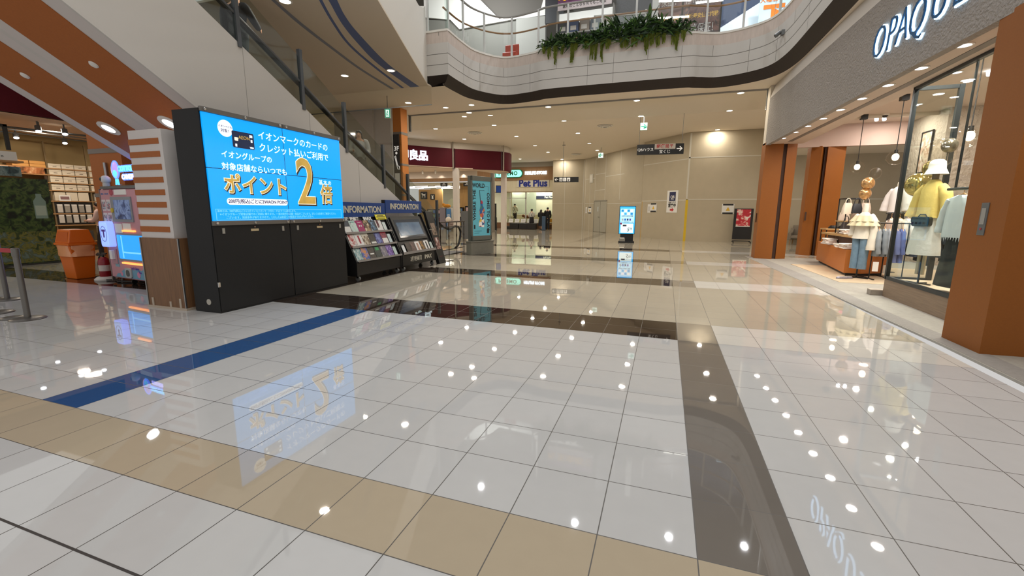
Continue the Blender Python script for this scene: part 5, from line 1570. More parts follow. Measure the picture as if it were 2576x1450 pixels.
# mannequin in frilled blouse and jeans
t = thing('dress_form', 'headless mannequin in cream frilled blouse and pale jeans at the shop entrance', 'mannequin', (4.38, 12.42, 0.012), R(-55))
t.scale = (0.88, 0.88, 1.0)
obj('base', B().box(-0.3, 0.3, -0.015, 0.015, 0, 0.03).box(-0.015, 0.015, -0.26, 0.26, 0, 0.03), STAND, t)
obj('pole', B().cyl((0, 0, 0.02), (0, 0, 0.7), 0.018), STAND, t)
obj('neck', B().lathe([(0.055, 1.52), (0.06, 1.66), (0.052, 1.72), (0.01, 1.73)], n=20), OFFW, t, smooth=60)
b = cloth([(0, 0, 0.93, 0.24, 0.17), (0, 0, 1.05, 0.2, 0.14), (0, 0, 1.2, 0.185, 0.13), (0, 0, 1.35, 0.19, 0.13), (0, 0, 1.46, 0.17, 0.1), (0, 0, 1.54, 0.07, 0.06)], 0.04)
obj('blouse', b, OFFW, t, smooth=60)
b = B()
sleeve(b, [(0.15, 0, 1.46, 0.07), (0.24, 0.0, 1.34, 0.085), (0.27, 0.01, 1.1, 0.08), (0.27, -0.01, 0.85, 0.1), (0.27, -0.01, 0.68, 0.11)])
sleeve(b, [(-0.15, 0, 1.46, 0.07), (-0.24, 0.0, 1.34, 0.085), (-0.26, 0.01, 1.15, 0.08), (-0.24, -0.03, 0.98, 0.09)])
obj('sleeves', b, OFFW, t, smooth=60)
fr = B()
for z, r0 in ((1.46, 0.21), (1.36, 0.25)):
    rows = [ring(0, 0, z - 0.13 * i / 4, (r0 + 0.085 * i / 4) * 1.08, (r0 + 0.085 * i / 4) * 0.76, 84, 0.015 + 0.09 * i / 4, 11, z * 9) for i in range(5)]
    fr.loft(rows, False)
obj('frill', fr, FRILL, t, smooth=60)
b = B()
for s in (-1, 1):
    b.loft([ring(s * 0.1, 0, z, rx, ry, 24, 0.03, 5, z * 6) for z, rx, ry in ((0.22, 0.105, 0.1), (0.4, 0.1, 0.1), (0.7, 0.105, 0.105), (0.9, 0.11, 0.12), (1.0, 0.1, 0.11))])
obj('jeans', b, DENIM, t, smooth=60)
obj('waistband', B().loft([ring(0, 0, 0.93, 0.19, 0.14, 30), ring(0, 0, 1.02, 0.175, 0.13, 30)]), M('dark_denim', '435768', 0.85), t, smooth=60)
# balloons above it
GOLDB = M('gold_foil', 'c99c68', 0.15, 0.7)
GOLDP = M('pale_gold_foil', 'c6b068', 0.12, 0.85)
CLB = glass('balloon_film', 'f6f3ee', 0.7, 0.03)
for x, y, z, r, m, l in ((4.34, 12.4, 2.2, 0.13, GOLDB, 'larger copper gold balloon above the frilled mannequin'), (4.32, 12.42, 1.97, 0.12, GOLDB, 'lower copper gold balloon right on the neck of the frilled mannequin'), (4.45, 12.4, 2.42, 0.12, CLB, 'clear egg shaped balloon topping the copper gold balloons'),
                         (4.5, 10.6, 2.07, 0.2, GOLDP, 'big pale gold balloon behind the glass beside the white hat'), (4.25, 9.5, 2.52, 0.22, CLB, 'large clear balloon just above the white bucket hat'), (4.42, 9.6, 2.66, 0.11, M('smoke_foil', '8a8474', 0.15, 0.7), 'small smoky balloon above the white bucket hat'), (4.3, 9.75, 2.3, 0.13, GOLDP, 'small pale gold balloon half hidden by the white bucket hat')):
    t = thing('balloon', l, 'balloon', (x, y, z))
    obj('skin', B().sph((0, 0, 0), r, r, r * 1.08, 24, 14), m, t, smooth=60)
    obj('knot', B().cyl((0, 0, -r * 1.05), (0, 0, -r * 1.18), 0.012, 0.022, 8), m, t)
    obj('ribbon', B().cyl((0, 0, -r * 1.15), (0.0, 0.0, -r * 1.15 - 0.16), 0.003, n=5), M('ribbon_beige', 'b09a80', 0.6), t)
# silver shoes
for k, (x, y) in enumerate(((4.0, 12.12), (4.12, 12.2))):
    t = thing('flat_shoe', ('silver flat shoe in front of the mannequin stand' if k == 0 else 'silver flat shoe nearer to the mannequin stand'), 'shoe', (x, y, 0.014), R(-75))
    obj('upper', B().loft([[(0.045 * math.cos(w) * q, 0.13 * math.sin(w) * q, z) for w in [i * 2 * PI / 20 for i in range(20)]] for z, q in ((0.004, 1.0), (0.02, 1.02), (0.04, 0.9), (0.05, 0.72))]), M('silver_leather', 'a9a6b4', 0.25, 0.6), t, smooth=60)
    obj('insole', B().loft([[(0.03 * math.cos(w), 0.085 * math.sin(w) + 0.03, z) for w in [i * 2 * PI / 16 for i in range(16)]] for z in (0.05, 0.053)]), M('insole_beige', 'b8a890', 0.7), t)
    obj('sole', B().loft([[(0.046 * math.cos(w), 0.132 * math.sin(w), z) for w in [i * 2 * PI / 20 for i in range(20)]] for z in (0.0, 0.006)]), BLACK, t)
# orange display block with wooden shelf and folded clothes
t = DT = thing('display_plinth', 'orange display plinth with wooden upper step carrying folded tops', 'plinth', (4.24, 12.8, 0.012))
obj('body', B().prism([(0, 0), (0.33, -0.06), (0.95, 0.3), (1.25, 3.2), (0.35, 3.4)], 'z', 0.06, 0.63), M('plinth_orange', 'c4742f', 0.45), t)
obj('toe_kick', B().prism([(0.06, 0.06), (0.33, 0.02), (0.9, 0.34), (1.2, 3.1), (0.4, 3.3)], 'z', 0.0, 0.06), DARK, t)
obj('step_support', B().box(0.35, 0.9, 0.6, 2.6, 0.63, 0.9), M('step_brown', '5a4234', 0.6), t)
obj('step_shelf', B().box(0.2, 0.95, 0.5, 2.7, 0.9, 0.95), M('shelf_oak', 'c09a66', 0.5, noise=(4, 0.1, (12, 2, 12))), t)
cl_c = ['e8e0d8', 'f0e8dc', 'e2d2c6', 'dcd6d2', 'efe6dd', 'd8c4b4', 'f2ece2']
places = [(0.1, 0.25, 0.642, 3, 'on the near corner of the orange plinth'), (0.3, 0.3, 0.642, 3, 'beside the near corner pile on the orange plinth'), (0.12, 0.75, 0.642, 2, 'along the front edge of the orange plinth'), (0.4, 0.75, 0.962, 3, 'on the wooden step nearest the jeans'), (0.4, 1.3, 0.962, 3, 'on the wooden step farther back'), (0.2, 1.9, 0.642, 4, 'at the back of the orange plinth')]
for x, y, z, n, where in places:
    for i in range(n):
        lbl = ['bottom', 'second', 'third', 'fourth'][i]
        t = thing('folded_top', 'pale folded top, %s of the pile %s' % (lbl, where), 'folded top', (4.24 + x, 12.8 + y, z + 0.012 + i * 0.042), R(rng.uniform(-12, 12)), 'folded tops on the orange plinth')
        obj('cloth', B().rbox(-0.14, 0.14, -0.18, 0.18, 0, 0.04, 0.018, 'y'), M('folded_%d' % (i + len(where) % 4), cl_c[(i + len(where)) % 7], 0.9), t, smooth=50)
        obj('collar', B().rbox(-0.06, 0.06, -0.185, -0.14, 0.01, 0.043, 0.012, 'y'), M('folded_%d' % ((i + 1 + len(where)) % 4), cl_c[(i + 3) % 7], 0.9), t)
t = thing('folded_top', 'bright pink folded top on the wooden step by the jeans', 'folded top', (4.56, 13.38, 0.972), R(-20))
obj('cloth', B().rbox(-0.1, 0.1, -0.12, 0.12, 0, 0.07, 0.03, 'y'), M('pink_cloth', 'e86a96', 0.8), t, smooth=50)
# black bag stand behind
t = thing('bag_stand', 'black metal stand with wooden shelves hung with bags behind the plinth', 'stand', (4.72, 14.5, 0.006))
for x in (-0.05, 0.42):
    for y in (0, 0.6):
        obj('upright', B().box(x - 0.012, x + 0.012, y - 0.012, y + 0.012, 0, 1.92), BLACK, t)
obj('top_frame', B().box(-0.05, 0.42, -0.012, 0.012, 1.9, 1.925).box(-0.05, 0.42, 0.59, 0.61, 1.9, 1.925).box(-0.062, -0.038, 0, 0.6, 1.9, 1.925).box(0.408, 0.432, 0, 0.6, 1.9, 1.925), BLACK, t)
obj('shelf', B().box(-0.08, 0.45, -0.04, 0.64, 1.28, 1.31), M('shelf_oak'), t)
obj('shelf', B().box(-0.08, 0.45, -0.04, 0.64, 0.7, 0.73), M('shelf_oak'), t)


def bag(x, y, z, w, h, col, label, rot=0, strap=0.16):
    t = thing('handbag', label, 'handbag', (x, y, z), R(rot))
    m = M('bag_' + col, col, 0.5)
    obj('body', B().loft([ring(0, 0, 0, w * 0.5, 0.06, 24, sq=0.5), ring(0, 0, h * 0.5, w * 0.5, 0.07, 24, sq=0.5), ring(0, 0, h, w * 0.36, 0.035, 24, sq=0.5)]), m, t, smooth=60)
    obj('strap', B().tube([(-w * 0.28 * math.cos(a), 0, h + strap * math.sin(a)) for a in [i * PI / 10 for i in range(11)]], 0.01, 6), m, t)
    return t


bag(4.66, 14.4, 1.5, 0.26, 0.3, 'dcccb8', 'cream bucket bag hanging at the near end of the black bag stand', 20, 0.12)
bag(4.86, 14.38, 1.52, 0.24, 0.26, '1c1c20', 'black bag hanging in the middle of the black bag stand', 0, 0.14)
bag(5.06, 14.4, 1.5, 0.24, 0.3, 'c0aa98', 'taupe bag hanging at the far end of the black bag stand', -10, 0.14)
bag(4.98, 14.65, 1.312, 0.26, 0.26, 'b49c88', 'brown beige bag standing on the upper shelf of the bag stand', 5, 0.1)
bag(4.66, 14.36, 0.95, 0.28, 0.34, '2c2420', 'dark brown rucksack slung on the lower part of the bag stand', 30, 0.16)
bag(4.72, 14.75, 0.737, 0.26, 0.3, '8d7a6c', 'grey brown bag on the lower shelf of the bag stand', 12, 0.1)
# small side table with shoes and a bag
t = thing('side_table', 'small black framed side table with wooden top beside the second orange pillar', 'side table', (4.95, 16.8, 0.006))
for x in (0, 0.62):
    for y in (0, 0.5):
        obj('leg', B().box(x - 0.014, x + 0.014, y - 0.014, y + 0.014, 0, 0.98), BLACK, t)
obj('foot_bar', B().box(0, 0.62, -0.014, 0.014, 0, 0.03), BLACK, t)
obj('top', B().box(-0.03, 0.66, -0.03, 0.53, 0.98, 1.02), M('shelf_oak'), t)
obj('price_card', B().box(0.5, 0.64, -0.05, -0.035, 0.93, 1.03), PAPER, t)
for k, x in enumerate((5.15, 5.4)):
    t = thing('black_shoe', ('black shoe at the near edge of the side table' if k == 0 else 'black shoe under the pale bag on the side table'), 'shoe', (x, 16.92, 1.028), R(60))
    obj('upper', B().loft([[(0.05 * math.cos(w) * q, 0.13 * math.sin(w) * q, z) for w in [i * 2 * PI / 18 for i in range(18)]] for z, q in ((0.0, 1.0), (0.03, 1.02), (0.07, 0.8), (0.1, 0.5))]), M('black_leather', '18181a', 0.35), t, smooth=60)
    obj('sole', B().loft([[(0.053 * math.cos(w), 0.135 * math.sin(w), z) for w in [i * 2 * PI / 18 for i in range(18)]] for z in (-0.0, 0.02)]), BLACK, t)
t = thing('handbag_riser', 'thin black wire riser on the side table', 'riser', (5.45, 17.05, 1.027))
obj('frame', B().box(-0.13, 0.13, -0.06, 0.06, 0.2, 0.215).box(-0.13, -0.12, -0.06, -0.05, 0, 0.2).box(0.12, 0.13, -0.06, -0.05, 0, 0.2).box(-0.13, -0.12, 0.05, 0.06, 0, 0.2).box(0.12, 0.13, 0.05, 0.06, 0, 0.2), BLACK, t)
bag(5.45, 17.05, 1.245, 0.3, 0.3, 'd2bfae', 'pale beige bag with black straps on the side table riser', -5, 0.22)
# armchair behind the pillars
t = thing('armchair', 'taupe fabric armchair with wooden legs against the beige wall behind the orange pillars', 'armchair', (6.1, 24.25, 0.0), R(-25))
AC = M('taupe_fabric', '7f7466', 0.9)
obj('seat', B().rbox(-0.3, 0.3, -0.36, 0.2, 0.3, 0.46, 0.05, 'x'), AC, t, smooth=50)
obj('backrest', B().rbox(-0.36, 0.36, 0.16, 0.34, 0.24, 0.92, 0.07, 'x'), AC, t, smooth=50)
for s in (-1, 1):
    obj('armrest', B().prism([(-0.38, 0.24), (-0.38, 0.56), (-0.1, 0.6), (0.2, 0.8), (0.26, 0.24)], 'x', s * 0.36 - 0.07, s * 0.36 + 0.07), AC, t, bevel=0.03)
    for y in (-0.3, 0.26):
        obj('leg', B().cyl((s * 0.34, y, 0.0), (s * 0.33, y, 0.25), 0.02, 0.03, 12), M('leg_wood', '9a7446', 0.5), t)

# clothes rail with hanging garments
t = thing('clothes_rail', 'black clothes rail hung with shirts running back into the shop', 'clothes rail', (5.0, 12.5, 0.0))
RX0, RX1 = -0.06, 2.2
obj('rail', B().cyl((RX0, 0.35, 1.53), (RX1, 0.35, 1.53), 0.014), BLACK, t)
for x in (0.02, 2.1):
    obj('upright', B().cyl((x, 0.35, 0.02), (x, 0.35, 1.53), 0.014), BLACK, t)
    obj('foot', B().box(x - 0.02, x + 0.02, 0.0, 0.7, 0.006, 0.03), BLACK, t)
obj('price_tag', B().box(-0.05, 0.06, 0.1, 0.11, 0.12, 0.32), PAPER, t)
cols = ['d8c2b4', 'e4d8cc', 'e8e2dc', '8e9498', '7f868c', '8b9096', '6a72a8', '5c66a0', '2f3a50', '26303e', '36424e', '1f2830', '2a3440', '3a4654', '1b2126']
names = ['pale pink blouse at the near end of the clothes rail', 'cream blouse second on the clothes rail', 'white shirt with black collar on the clothes rail', 'pale grey shirt nearest the jeans on the lower clothes rail', 'darker grey shirt second on the lower clothes rail', 'grey blue shirt next to the violet ones on the lower clothes rail', 'violet blue shirt on the lower clothes rail', 'deeper violet shirt next to the glass on the lower clothes rail', 'navy jacket first behind the glass on the clothes rail', 'charcoal jacket second behind the glass on the clothes rail', 'slate jacket third behind the glass on the clothes rail', 'black jacket fourth behind the glass on the clothes rail', 'dark blue jacket fifth behind the glass on the clothes rail', 'blue grey jacket sixth behind the glass on the clothes rail', 'black garment at the far end of the clothes rail']


def hung(x, y, z, col, label, L=0.75, rot=90, name='hanging_shirt', w=0.42, cat='shirt'):
    t = thing(name, label, cat, (x, y, z), R(rot))
    m = M('cloth_' + col, col, 0.9)
    b = cloth([(0, 0, -L, w * 0.52, 0.075), (0, 0, -L * 0.6, w * 0.5, 0.065), (0, 0, -0.25, w * 0.48, 0.06), (0, 0, -0.14, w * 0.46, 0.05), (0, 0, -0.09, w * 0.16, 0.035)], 0.07, 9)
    obj('body', b, m, t, smooth=60)
    b = B()
    for s in (-1, 1):
        sleeve(b, [(s * w * 0.42, 0, -0.16, 0.05), (s * w * 0.56, 0.0, -0.32, 0.055), (s * w * 0.62, -0.01, -0.5, 0.05), (s * w * 0.62, -0.03, -0.66, 0.045)])
    obj('sleeves', b, m, t, smooth=60)
    obj('hanger', B().tube([(-w * 0.4, 0, -0.14), (0, 0, -0.07), (w * 0.4, 0, -0.14)], 0.012, 6).tube([(0, 0, -0.07), (0, 0, -0.02), (0.02, 0, 0.01), (0, 0, 0.03), (-0.02, 0, 0.02)], 0.005, 6), M('hanger_wood', 'b98a58', 0.4), t)
    return t


for k, (c, n) in enumerate(list(zip(cols, names))[:3] + list(zip(cols, names))[8:]):
    hung(5.0 + RX0 + 0.12 + k * 0.16, 12.85, 1.5, c, n, 0.72 + 0.1 * (k % 3) + (0.25 if k > 2 else 0), 90 + rng.uniform(-8, 8))
t = thing('low_clothes_rail', 'lower black clothes rail right behind the frilled mannequin', 'clothes rail', (4.66, 12.2, 0.006))
obj('rail', B().cyl((-0.1, 0.15, 1.3), (0.6, 0.15, 1.3), 0.012), BLACK, t)
for x in (-0.06, 0.56):
    obj('upright', B().cyl((x, 0.15, 0.02), (x, 0.15, 1.3), 0.012), BLACK, t)
    obj('foot', B().box(x - 0.02, x + 0.02, -0.1, 0.4, 0.0, 0.025), BLACK, t)
obj('price_tag', B().box(-0.08, 0.03, -0.02, -0.01, 0.2, 0.42), PAPER, t)
for k, (c, n) in enumerate(list(zip(cols, names))[3:8]):
    hung(4.66 + k * 0.11, 12.35, 1.27, c, n, 0.72 if k < 3 else 0.85, 75 + rng.uniform(-6, 6), w=0.38)
# mannequin in white tee and black skirt
t = thing('dress_form', 'mannequin in white short sleeved top and black skirt behind the clothes rail', 'mannequin', (5.55, 13.9, 0.006), R(-70))
obj('base', B().lathe([(0.16, 0), (0.16, 0.015), (0.02, 0.02)], n=20), STAND, t)
obj('pole', B().cyl((0, 0, 0.02), (0, 0, 1.0), 0.018), STAND, t)
obj('neck', B().lathe([(0.055, 2.16), (0.058, 2.26), (0.05, 2.3), (0.01, 2.31)], n=18), OFFW, t, smooth=60)
WT = M('white_tee', 'd6cfcb', 0.9)
obj('top', cloth([(0, 0, 1.55, 0.2, 0.15), (0, 0, 1.75, 0.19, 0.14), (0, 0, 2.0, 0.2, 0.13), (0, 0, 2.12, 0.17, 0.1), (0, 0, 2.19, 0.07, 0.06)], 0.03), WT, t, smooth=60)
b = B()
for s in (-1, 1):
    sleeve(b, [(s * 0.15, 0, 2.1, 0.08), (s * 0.25, 0, 1.95, 0.1), (s * 0.31, 0, 1.72, 0.12), (s * 0.33, 0, 1.58, 0.13)])
obj('sleeves', b, WT, t, smooth=60)
obj('skirt', cloth([(0, 0, 0.85, 0.26, 0.2), (0, 0, 1.2, 0.22, 0.17), (0, 0, 1.55, 0.17, 0.13)], 0.05), M('black_cloth', '1a1a1c', 0.9), t, smooth=60)
# mannequin in yellow jacket behind the glass
t = thing('dress_form', 'mannequin in yellow jacket, white skirt and white bucket hat behind the glass', 'mannequin', (4.17, 9.3, 0.345), R(-65))
t.scale = (0.82, 0.82, 1.0)
YEL = M('yellow_cloth', 'ecd076', 0.8, bump=(25, 0.35, 0.012))
WSK = M('white_skirt', 'e8e6de', 0.85, bump=(18, 0.4, 0.015))
obj('base', B().box(-0.25, 0.25, -0.015, 0.015, 0, 0.02).box(-0.015, 0.015, -0.2, 0.2, 0, 0.02), STAND, t)
obj('pole', B().cyl((0, 0, 0.02), (0, 0, 1.0), 0.018), STAND, t)
obj('leg', B().box(-0.08, -0.03, -0.02, 0.02, 0.16, 0.6).box(0.03, 0.08, -0.02, 0.02, 0.16, 0.6), M('pale_leg', 'b0a890', 0.6), t)
obj('skirt', cloth([(0, 0, 0.5, 0.3, 0.23), (0, 0, 0.62, 0.29, 0.22), (0, 0, 0.9, 0.24, 0.18), (0, 0, 1.2, 0.165, 0.13)], 0.06, 8), WSK, t, smooth=60)
obj('jacket', cloth([(0, 0, 1.12, 0.235, 0.18), (0, 0, 1.2, 0.22, 0.17), (0, 0, 1.4, 0.21, 0.155), (0, 0, 1.58, 0.2, 0.14), (0, 0, 1.67, 0.15, 0.1), (0, 0, 1.74, 0.075, 0.07)], 0.04), YEL, t, smooth=60)
b = B()
for s in (-1, 1):
    sleeve(b, [(s * 0.14, 0, 1.62, 0.08), (s * 0.25, 0, 1.5, 0.1), (s * 0.31, 0.0, 1.3, 0.1), (s * 0.34, -0.03, 1.12, 0.115)])
obj('sleeves', b, YEL, t, smooth=60)
obj('neck', B().lathe([(0.055, 1.7), (0.055, 1.82), (0.08, 1.86), (0.09, 1.94), (0.06, 2.0)], n=20), M('mannequin_dark', '6a5a44', 0.4), t, smooth=60)
obj('bucket_hat', B().lathe([(0.185, 1.835), (0.19, 1.825), (0.15, 1.9), (0.138, 1.915), (0.134, 1.98), (0.122, 2.03), (0.08, 2.06), (0.01, 2.068)], n=30), M('hat_white', 'e2dfd8', 0.9), t, smooth=50)
t = thing('shoulder_bag', 'small black bag held against the white skirt of the yellow mannequin', 'bag', (4.05, 9.22, 1.32), R(-65))
obj('body', B().rbox(-0.15, 0.15, -0.035, 0.035, 0, 0.16, 0.04), M('bag_black_green', '1f2826', 0.4), t, bevel=0.01)
obj('flap', B().rbox(-0.15, 0.15, -0.042, -0.034, 0.06, 0.16, 0.03), M('bag_black_green'), t)
obj('handle', B().tube([(-0.07, 0, 0.16), (-0.04, 0, 0.2), (0.04, 0, 0.2), (0.07, 0, 0.16)], 0.008, 6), BLACK, t)
# hanging rail with white jacket and black skirt
t = thing('hanging_rail', 'black rail on two ceiling rods behind the glass next to the near orange pillar', 'rail', (4.06, 8.1, 0))
obj('rail', B().cyl((0, 0.55, 1.9), (0.15, -0.9, 1.9), 0.022), M('rail_dark', '2b3032', 0.35, 0.4), t)
obj('rod', B().cyl((0.02, 0.42, 1.9), (0.02, 0.42, 4.5), 0.016), M('rail_dark'), t)
obj('rod', B().cyl((0.13, -0.75, 1.9), (0.13, -0.75, 4.5), 0.016), M('rail_dark'), t)
tt = hung(4.14, 8.42, 1.9, 'dfe8ea', 'white frayed jacket hanging from the black rail behind the glass', 0.72, -75, 'hanging_jacket', 0.46, 'jacket')
fr = B()
for i in range(36):
    a = i * 2 * PI / 36
    fr.add([(0.24 * math.cos(a), 0.08 * math.sin(a), -0.70), (0.24 * math.cos(a + 0.1), 0.08 * math.sin(a + 0.1), -0.70), (0.245 * math.cos(a + 0.05), 0.085 * math.sin(a + 0.05), -0.76 - rng.uniform(0, 0.05))], [(0, 1, 2)])
obj('frayed_hem', fr, M('cloth_dfe8ea'), tt)
t = thing('hanging_skirt', 'long black skirt hanging below the white frayed jacket', 'skirt', (4.2, 8.36, 1.85), R(-75))
obj('body', cloth([(0, 0, -1.42, 0.34, 0.13), (0, 0, -1.1, 0.3, 0.12), (0, 0, -0.7, 0.24, 0.09), (0, 0, -0.42, 0.19, 0.06)], 0.06, 9), M('dark_skirt', '23282a', 0.9), t, smooth=60)
obj('hanger', B().tube([(0, 0, -0.42), (0, 0, -0.02), (0.02, 0, 0.02)], 0.005, 6), STEEL, t)
t = thing('black_shoe', 'dark heeled shoe on the window floor below the black skirt', 'shoe', (4.32, 8.1, 0.347), R(-50))
obj('upper', B().loft([[(0.045 * math.cos(w) * q, 0.12 * math.sin(w) * q, z) for w in [i * 2 * PI / 18 for i in range(18)]] for z, q in ((0.0, 1.0), (0.03, 1.0), (0.07, 0.8), (0.1, 0.45))]), M('black_leather'), t, smooth=60)
obj('heel', B().cyl((0, 0.09, 0), (0, 0.09, 0.05), 0.025), BLACK, t)
for y in (7.6, 8.6, 9.5):  # spotlights added to brighten the clothes in the window
    downlight(4.25, y, 4.5, 'round spotlight added in the ceiling to brighten the shop window clothes', 'added spotlights over the shop window', 0.08, 60, LEDC, (1, 0.95, 0.88))
# ================================================================== PET STORE AT THE END
PWD = M('store_wood_fascia', '9a734c', 0.6, noise=(3, 0.12, (8, 8, 0.6)))
CRM = M('store_cream', 'd9cdb0', 0.7, noise=(2, 0.05, (6, 6, 0.5)))
struct('wall_pet_fascia', B().box(-26, -8.7, 36.0, 36.3, 4.06, 5.12), PWD)
struct('wall_pet_bulkhead', B().box(-26, -8.7, 35.9, 36.3, 5.12, CZ), M('bulkhead_shade', '9f978a', 0.7))
struct('wall_pet_panel', B().box(-15.2, -8.7, 36.1, 36.3, 3.1, 4.06), CRM)
struct('trim_8', B().box(-15.2, -8.7, 36.05, 36.12, 3.06, 3.12), M('store_trim_brown', '8a6a40', 0.5))
struct('ceiling_pet', B().box(-26, -8.0, 36.3, 48, 3.95, 4.0), M('pet_ceiling', 'e2ddc8', 0.8))
struct('wall_pet_back', B().box(-26, -8.0, 46, 46.2, 0, 4), M('pet_back', 'c6c6b0', 0.8))
struct('wall_pet_side', B().box(-8.75, -8.65, 35.2, 46, 0, CZ), M('pet_side', 'd4cca8', 0.8))
struct('floor_pet', B().quad((-26, 36.1, 0.004), (-8.7, 36.1, 0.004), (-8.7, 46, 0.004), (-26, 46, 0.004)), M('pet_floor', 'a89a84', 0.2))
for x, y in ((-10.5, 38.2), (-13, 38.5), (-17, 39), (-21, 40), (-12, 43), (-18, 43)):
    lamp((x, y, 3.9), 110, 0.8, (1, 0.98, 0.92))
t = thing('store_sign', 'rounded mint green lit sign reading PETEMO on the wood fascia', 'store sign', (-12.75, 35.95, 4.58))
MINT = M('mint_sign', '8adcc4', 0.4, emit=1.3, emit_col='8cecd8')
obj('pill', B().rbox(-1.3, 1.14, -0.12, 0.05, -0.24, 0.3, 0.26), MINT, t)
obj('pill_edge', B().rbox(-1.36, 1.2, -0.08, 0.05, -0.3, 0.36, 0.32), M('mint_edge', '1f8a64', 0.5), t)
text('lettering', 'PETEMO', 0.44, M('sign_green_ink', '1d7a58', 0.5), t, (-0.08, -0.125, 0.03), bold=0.015, sp=1.15, sx=0.95)
t = thing('store_sign', 'white glowing lettering PETLIFE STORE beside the mint green sign', 'store sign', (-10.42, 35.95, 4.6))
text('lettering', 'PETLIFE STORE', 0.33, GLOW, t, (0, -0.03, 0.02), bold=0.022, ext=0.03, sx=0.86)
t = thing('store_sign', 'white board with blue lettering Pet Plus above the pet store window', 'store sign', (-10.68, 36.08, 3.78))
obj('board', B().box(-1.4, 1.4, -0.03, 0, -0.3, 0.3), M('board_grey', 'dad3c0', 0.5), t)
text('lettering', 'Pet Plus', 0.78, M('deep_blue', '20308a', 0.4), t, (0, -0.036, 0.0), bold=0.03, ext=0.01)
# window wall of the pet store and the lit room behind
t = struct('window_2')
obj('pane', B().box(-13.4, -8.8, 36.2, 36.21, 0.5, 3.06), glass('pet_glass', 'f2f4ec', 0.5), t)
b = B()
for x in (-13.4, -12.75, -11.35, -11.3):
    b.box(x - 0.03, x + 0.03, 36.17, 36.24, 0.5, 3.06)
b.box(-13.4, -11.3, 36.17, 36.24, 2.55, 2.6).box(-13.4, -8.8, 36.17, 36.24, 0.48, 0.54)
obj('frame', b, M('alu_frame', 'c6c4ba', 0.4, 0.3), t)
struct('trim_9', B().box(-14.0, -8.75, 36.1, 36.4, 0.0, 0.5), M('kick_wood', '6e4a2c', 0.5, noise=(4, 0.12, (10, 10, 1))))
struct('wall_pet_room', B().box(-13.6, -8.75, 39.0, 39.1, 0, 4), M('pet_room', 'e0dccb', 0.8))
struct('wall_pet_partition', B().box(-13.5, -11.2, 38.85, 38.91, 0.4, 4), M('partition_green_grey', 'b2b8aa', 0.5))
t = thing('counter', 'pale counter inside the pet store window behind the staff member', 'counter', (-11.1, 38.05, 0.0))
obj('body', B().box(-1.8, 2.3, 0, 0.5, 0.004, 1.15), M('counter_cream', 'cfc8b0', 0.6), t)
obj('top', B().box(-1.85, 2.3, -0.04, 0.54, 1.15, 1.2), M('counter_top', 'e8e4d4', 0.4), t)
t = thing('wall_band', 'dark blue wall band lettered Pet Plus inside the pet store', 'sign', (-10.0, 38.98, 2.72))
obj('band', B().box(-1.6, 1.24, -0.03, 0, -0.13, 0.13), M('band_navy', '232a48', 0.5), t)
text('lettering', 'Pet Plus', 0.24, PAPER, t, (-0.05, -0.034, 0.0), bold=0.008)
t = thing('plush_dog', 'white toy dog lying on the ledge inside the pet store window', 'plush toy', (-12.9, 36.75, 0.505), R(30))
PW = M('plush_white', 'e0d8c4', 0.9)
obj('stand', B().box(-0.4, 0.4, -0.2, 0.2, -0.5, 0.35), M('ledge_cream', 'cfc8b0', 0.7), t)
obj('body', B().sph((0, 0, 0.5), 0.3, 0.14, 0.15), PW, t, smooth=60)
obj('head', B().sph((-0.33, 0, 0.62), 0.13, 0.11, 0.12).sph((-0.45, 0, 0.58), 0.06, 0.05, 0.05), PW, t, smooth=60)
for x, y in ((-0.2, -0.08), (-0.2, 0.08), (0.2, -0.08), (0.2, 0.08)):
    obj('leg', B().cyl((x, y, 0.35), (x, y, 0.48), 0.045), PW, t)
t = thing('plush_dog', 'brown and white toy dog lying on the ledge beside the staff member outside', 'plush toy', (-11.4, 36.75, 0.505), R(-15))
PB = M('plush_brown', '7a4a30', 0.9)
obj('stand', B().box(-0.4, 0.4, -0.2, 0.2, -0.5, 0.35), M('ledge_cream'), t)
obj('body', B().sph((0, 0, 0.5), 0.32, 0.15, 0.14), PB, t, smooth=60)
obj('head', B().sph((-0.36, 0, 0.58), 0.14, 0.12, 0.13), PB, t, smooth=60)
obj('muzzle', B().sph((0.38, 0, 0.5), 0.14, 0.08, 0.08), PW, t, smooth=60)
for k in range(8):
    t = thing('price_card', 'white price card in the row along the pet store window ledge', 'price card', (-13.2 + k * 0.56, 36.05, 0.52), 0, 'price cards along the ledge')
    obj('card', B().prism([(-0.0, 0.0), (0.12, 0.3), (0.13, 0.3), (0.02, 0.0)], 'x', -0.2, 0.2), PAPER, t)
    obj('print', B().prism([(0.035, 0.1), (0.1, 0.26), (0.098, 0.262), (0.03, 0.1)], 'x', -0.14, 0.14), M('pale_print'), t)
t = thing('bench', 'long black cube bench with a low step in front of the pet store', 'bench', (-11.0, 35.0, 0.0), R(2))
for x in (-0.9, -0.1, 0.62):
    obj('cushion', B().rbox(x - 0.36, x + 0.36, -0.3, 0.3, 0.02, 0.5, 0.03), M('bench_black', '1f1c1b', 0.5), t, bevel=0.015)
obj('step', B().box(-1.75, -1.27, -0.28, 0.28, 0.0, 0.24), M('bench_black'), t)
t = thing('blue_bollard', 'slim slate blue panel standing beside the two visitors in black', 'panel', (-9.0, 33.5, 0.0), R(12))
obj('panel', B().box(-0.14, 0.14, -0.04, 0.04, 0.02, 1.12), M('slate_panel', '3d5570', 0.5), t, bevel=0.01)
obj('foot', B().box(-0.18, 0.18, -0.12, 0.12, 0, 0.02), DARK, t)
t = thing('wooden_chair', 'yellow wooden chair half hidden by the hoarding wall', 'chair', (-9.02, 35.75, 0.0))
CW = M('chair_yellow', 'c8922f', 0.5)
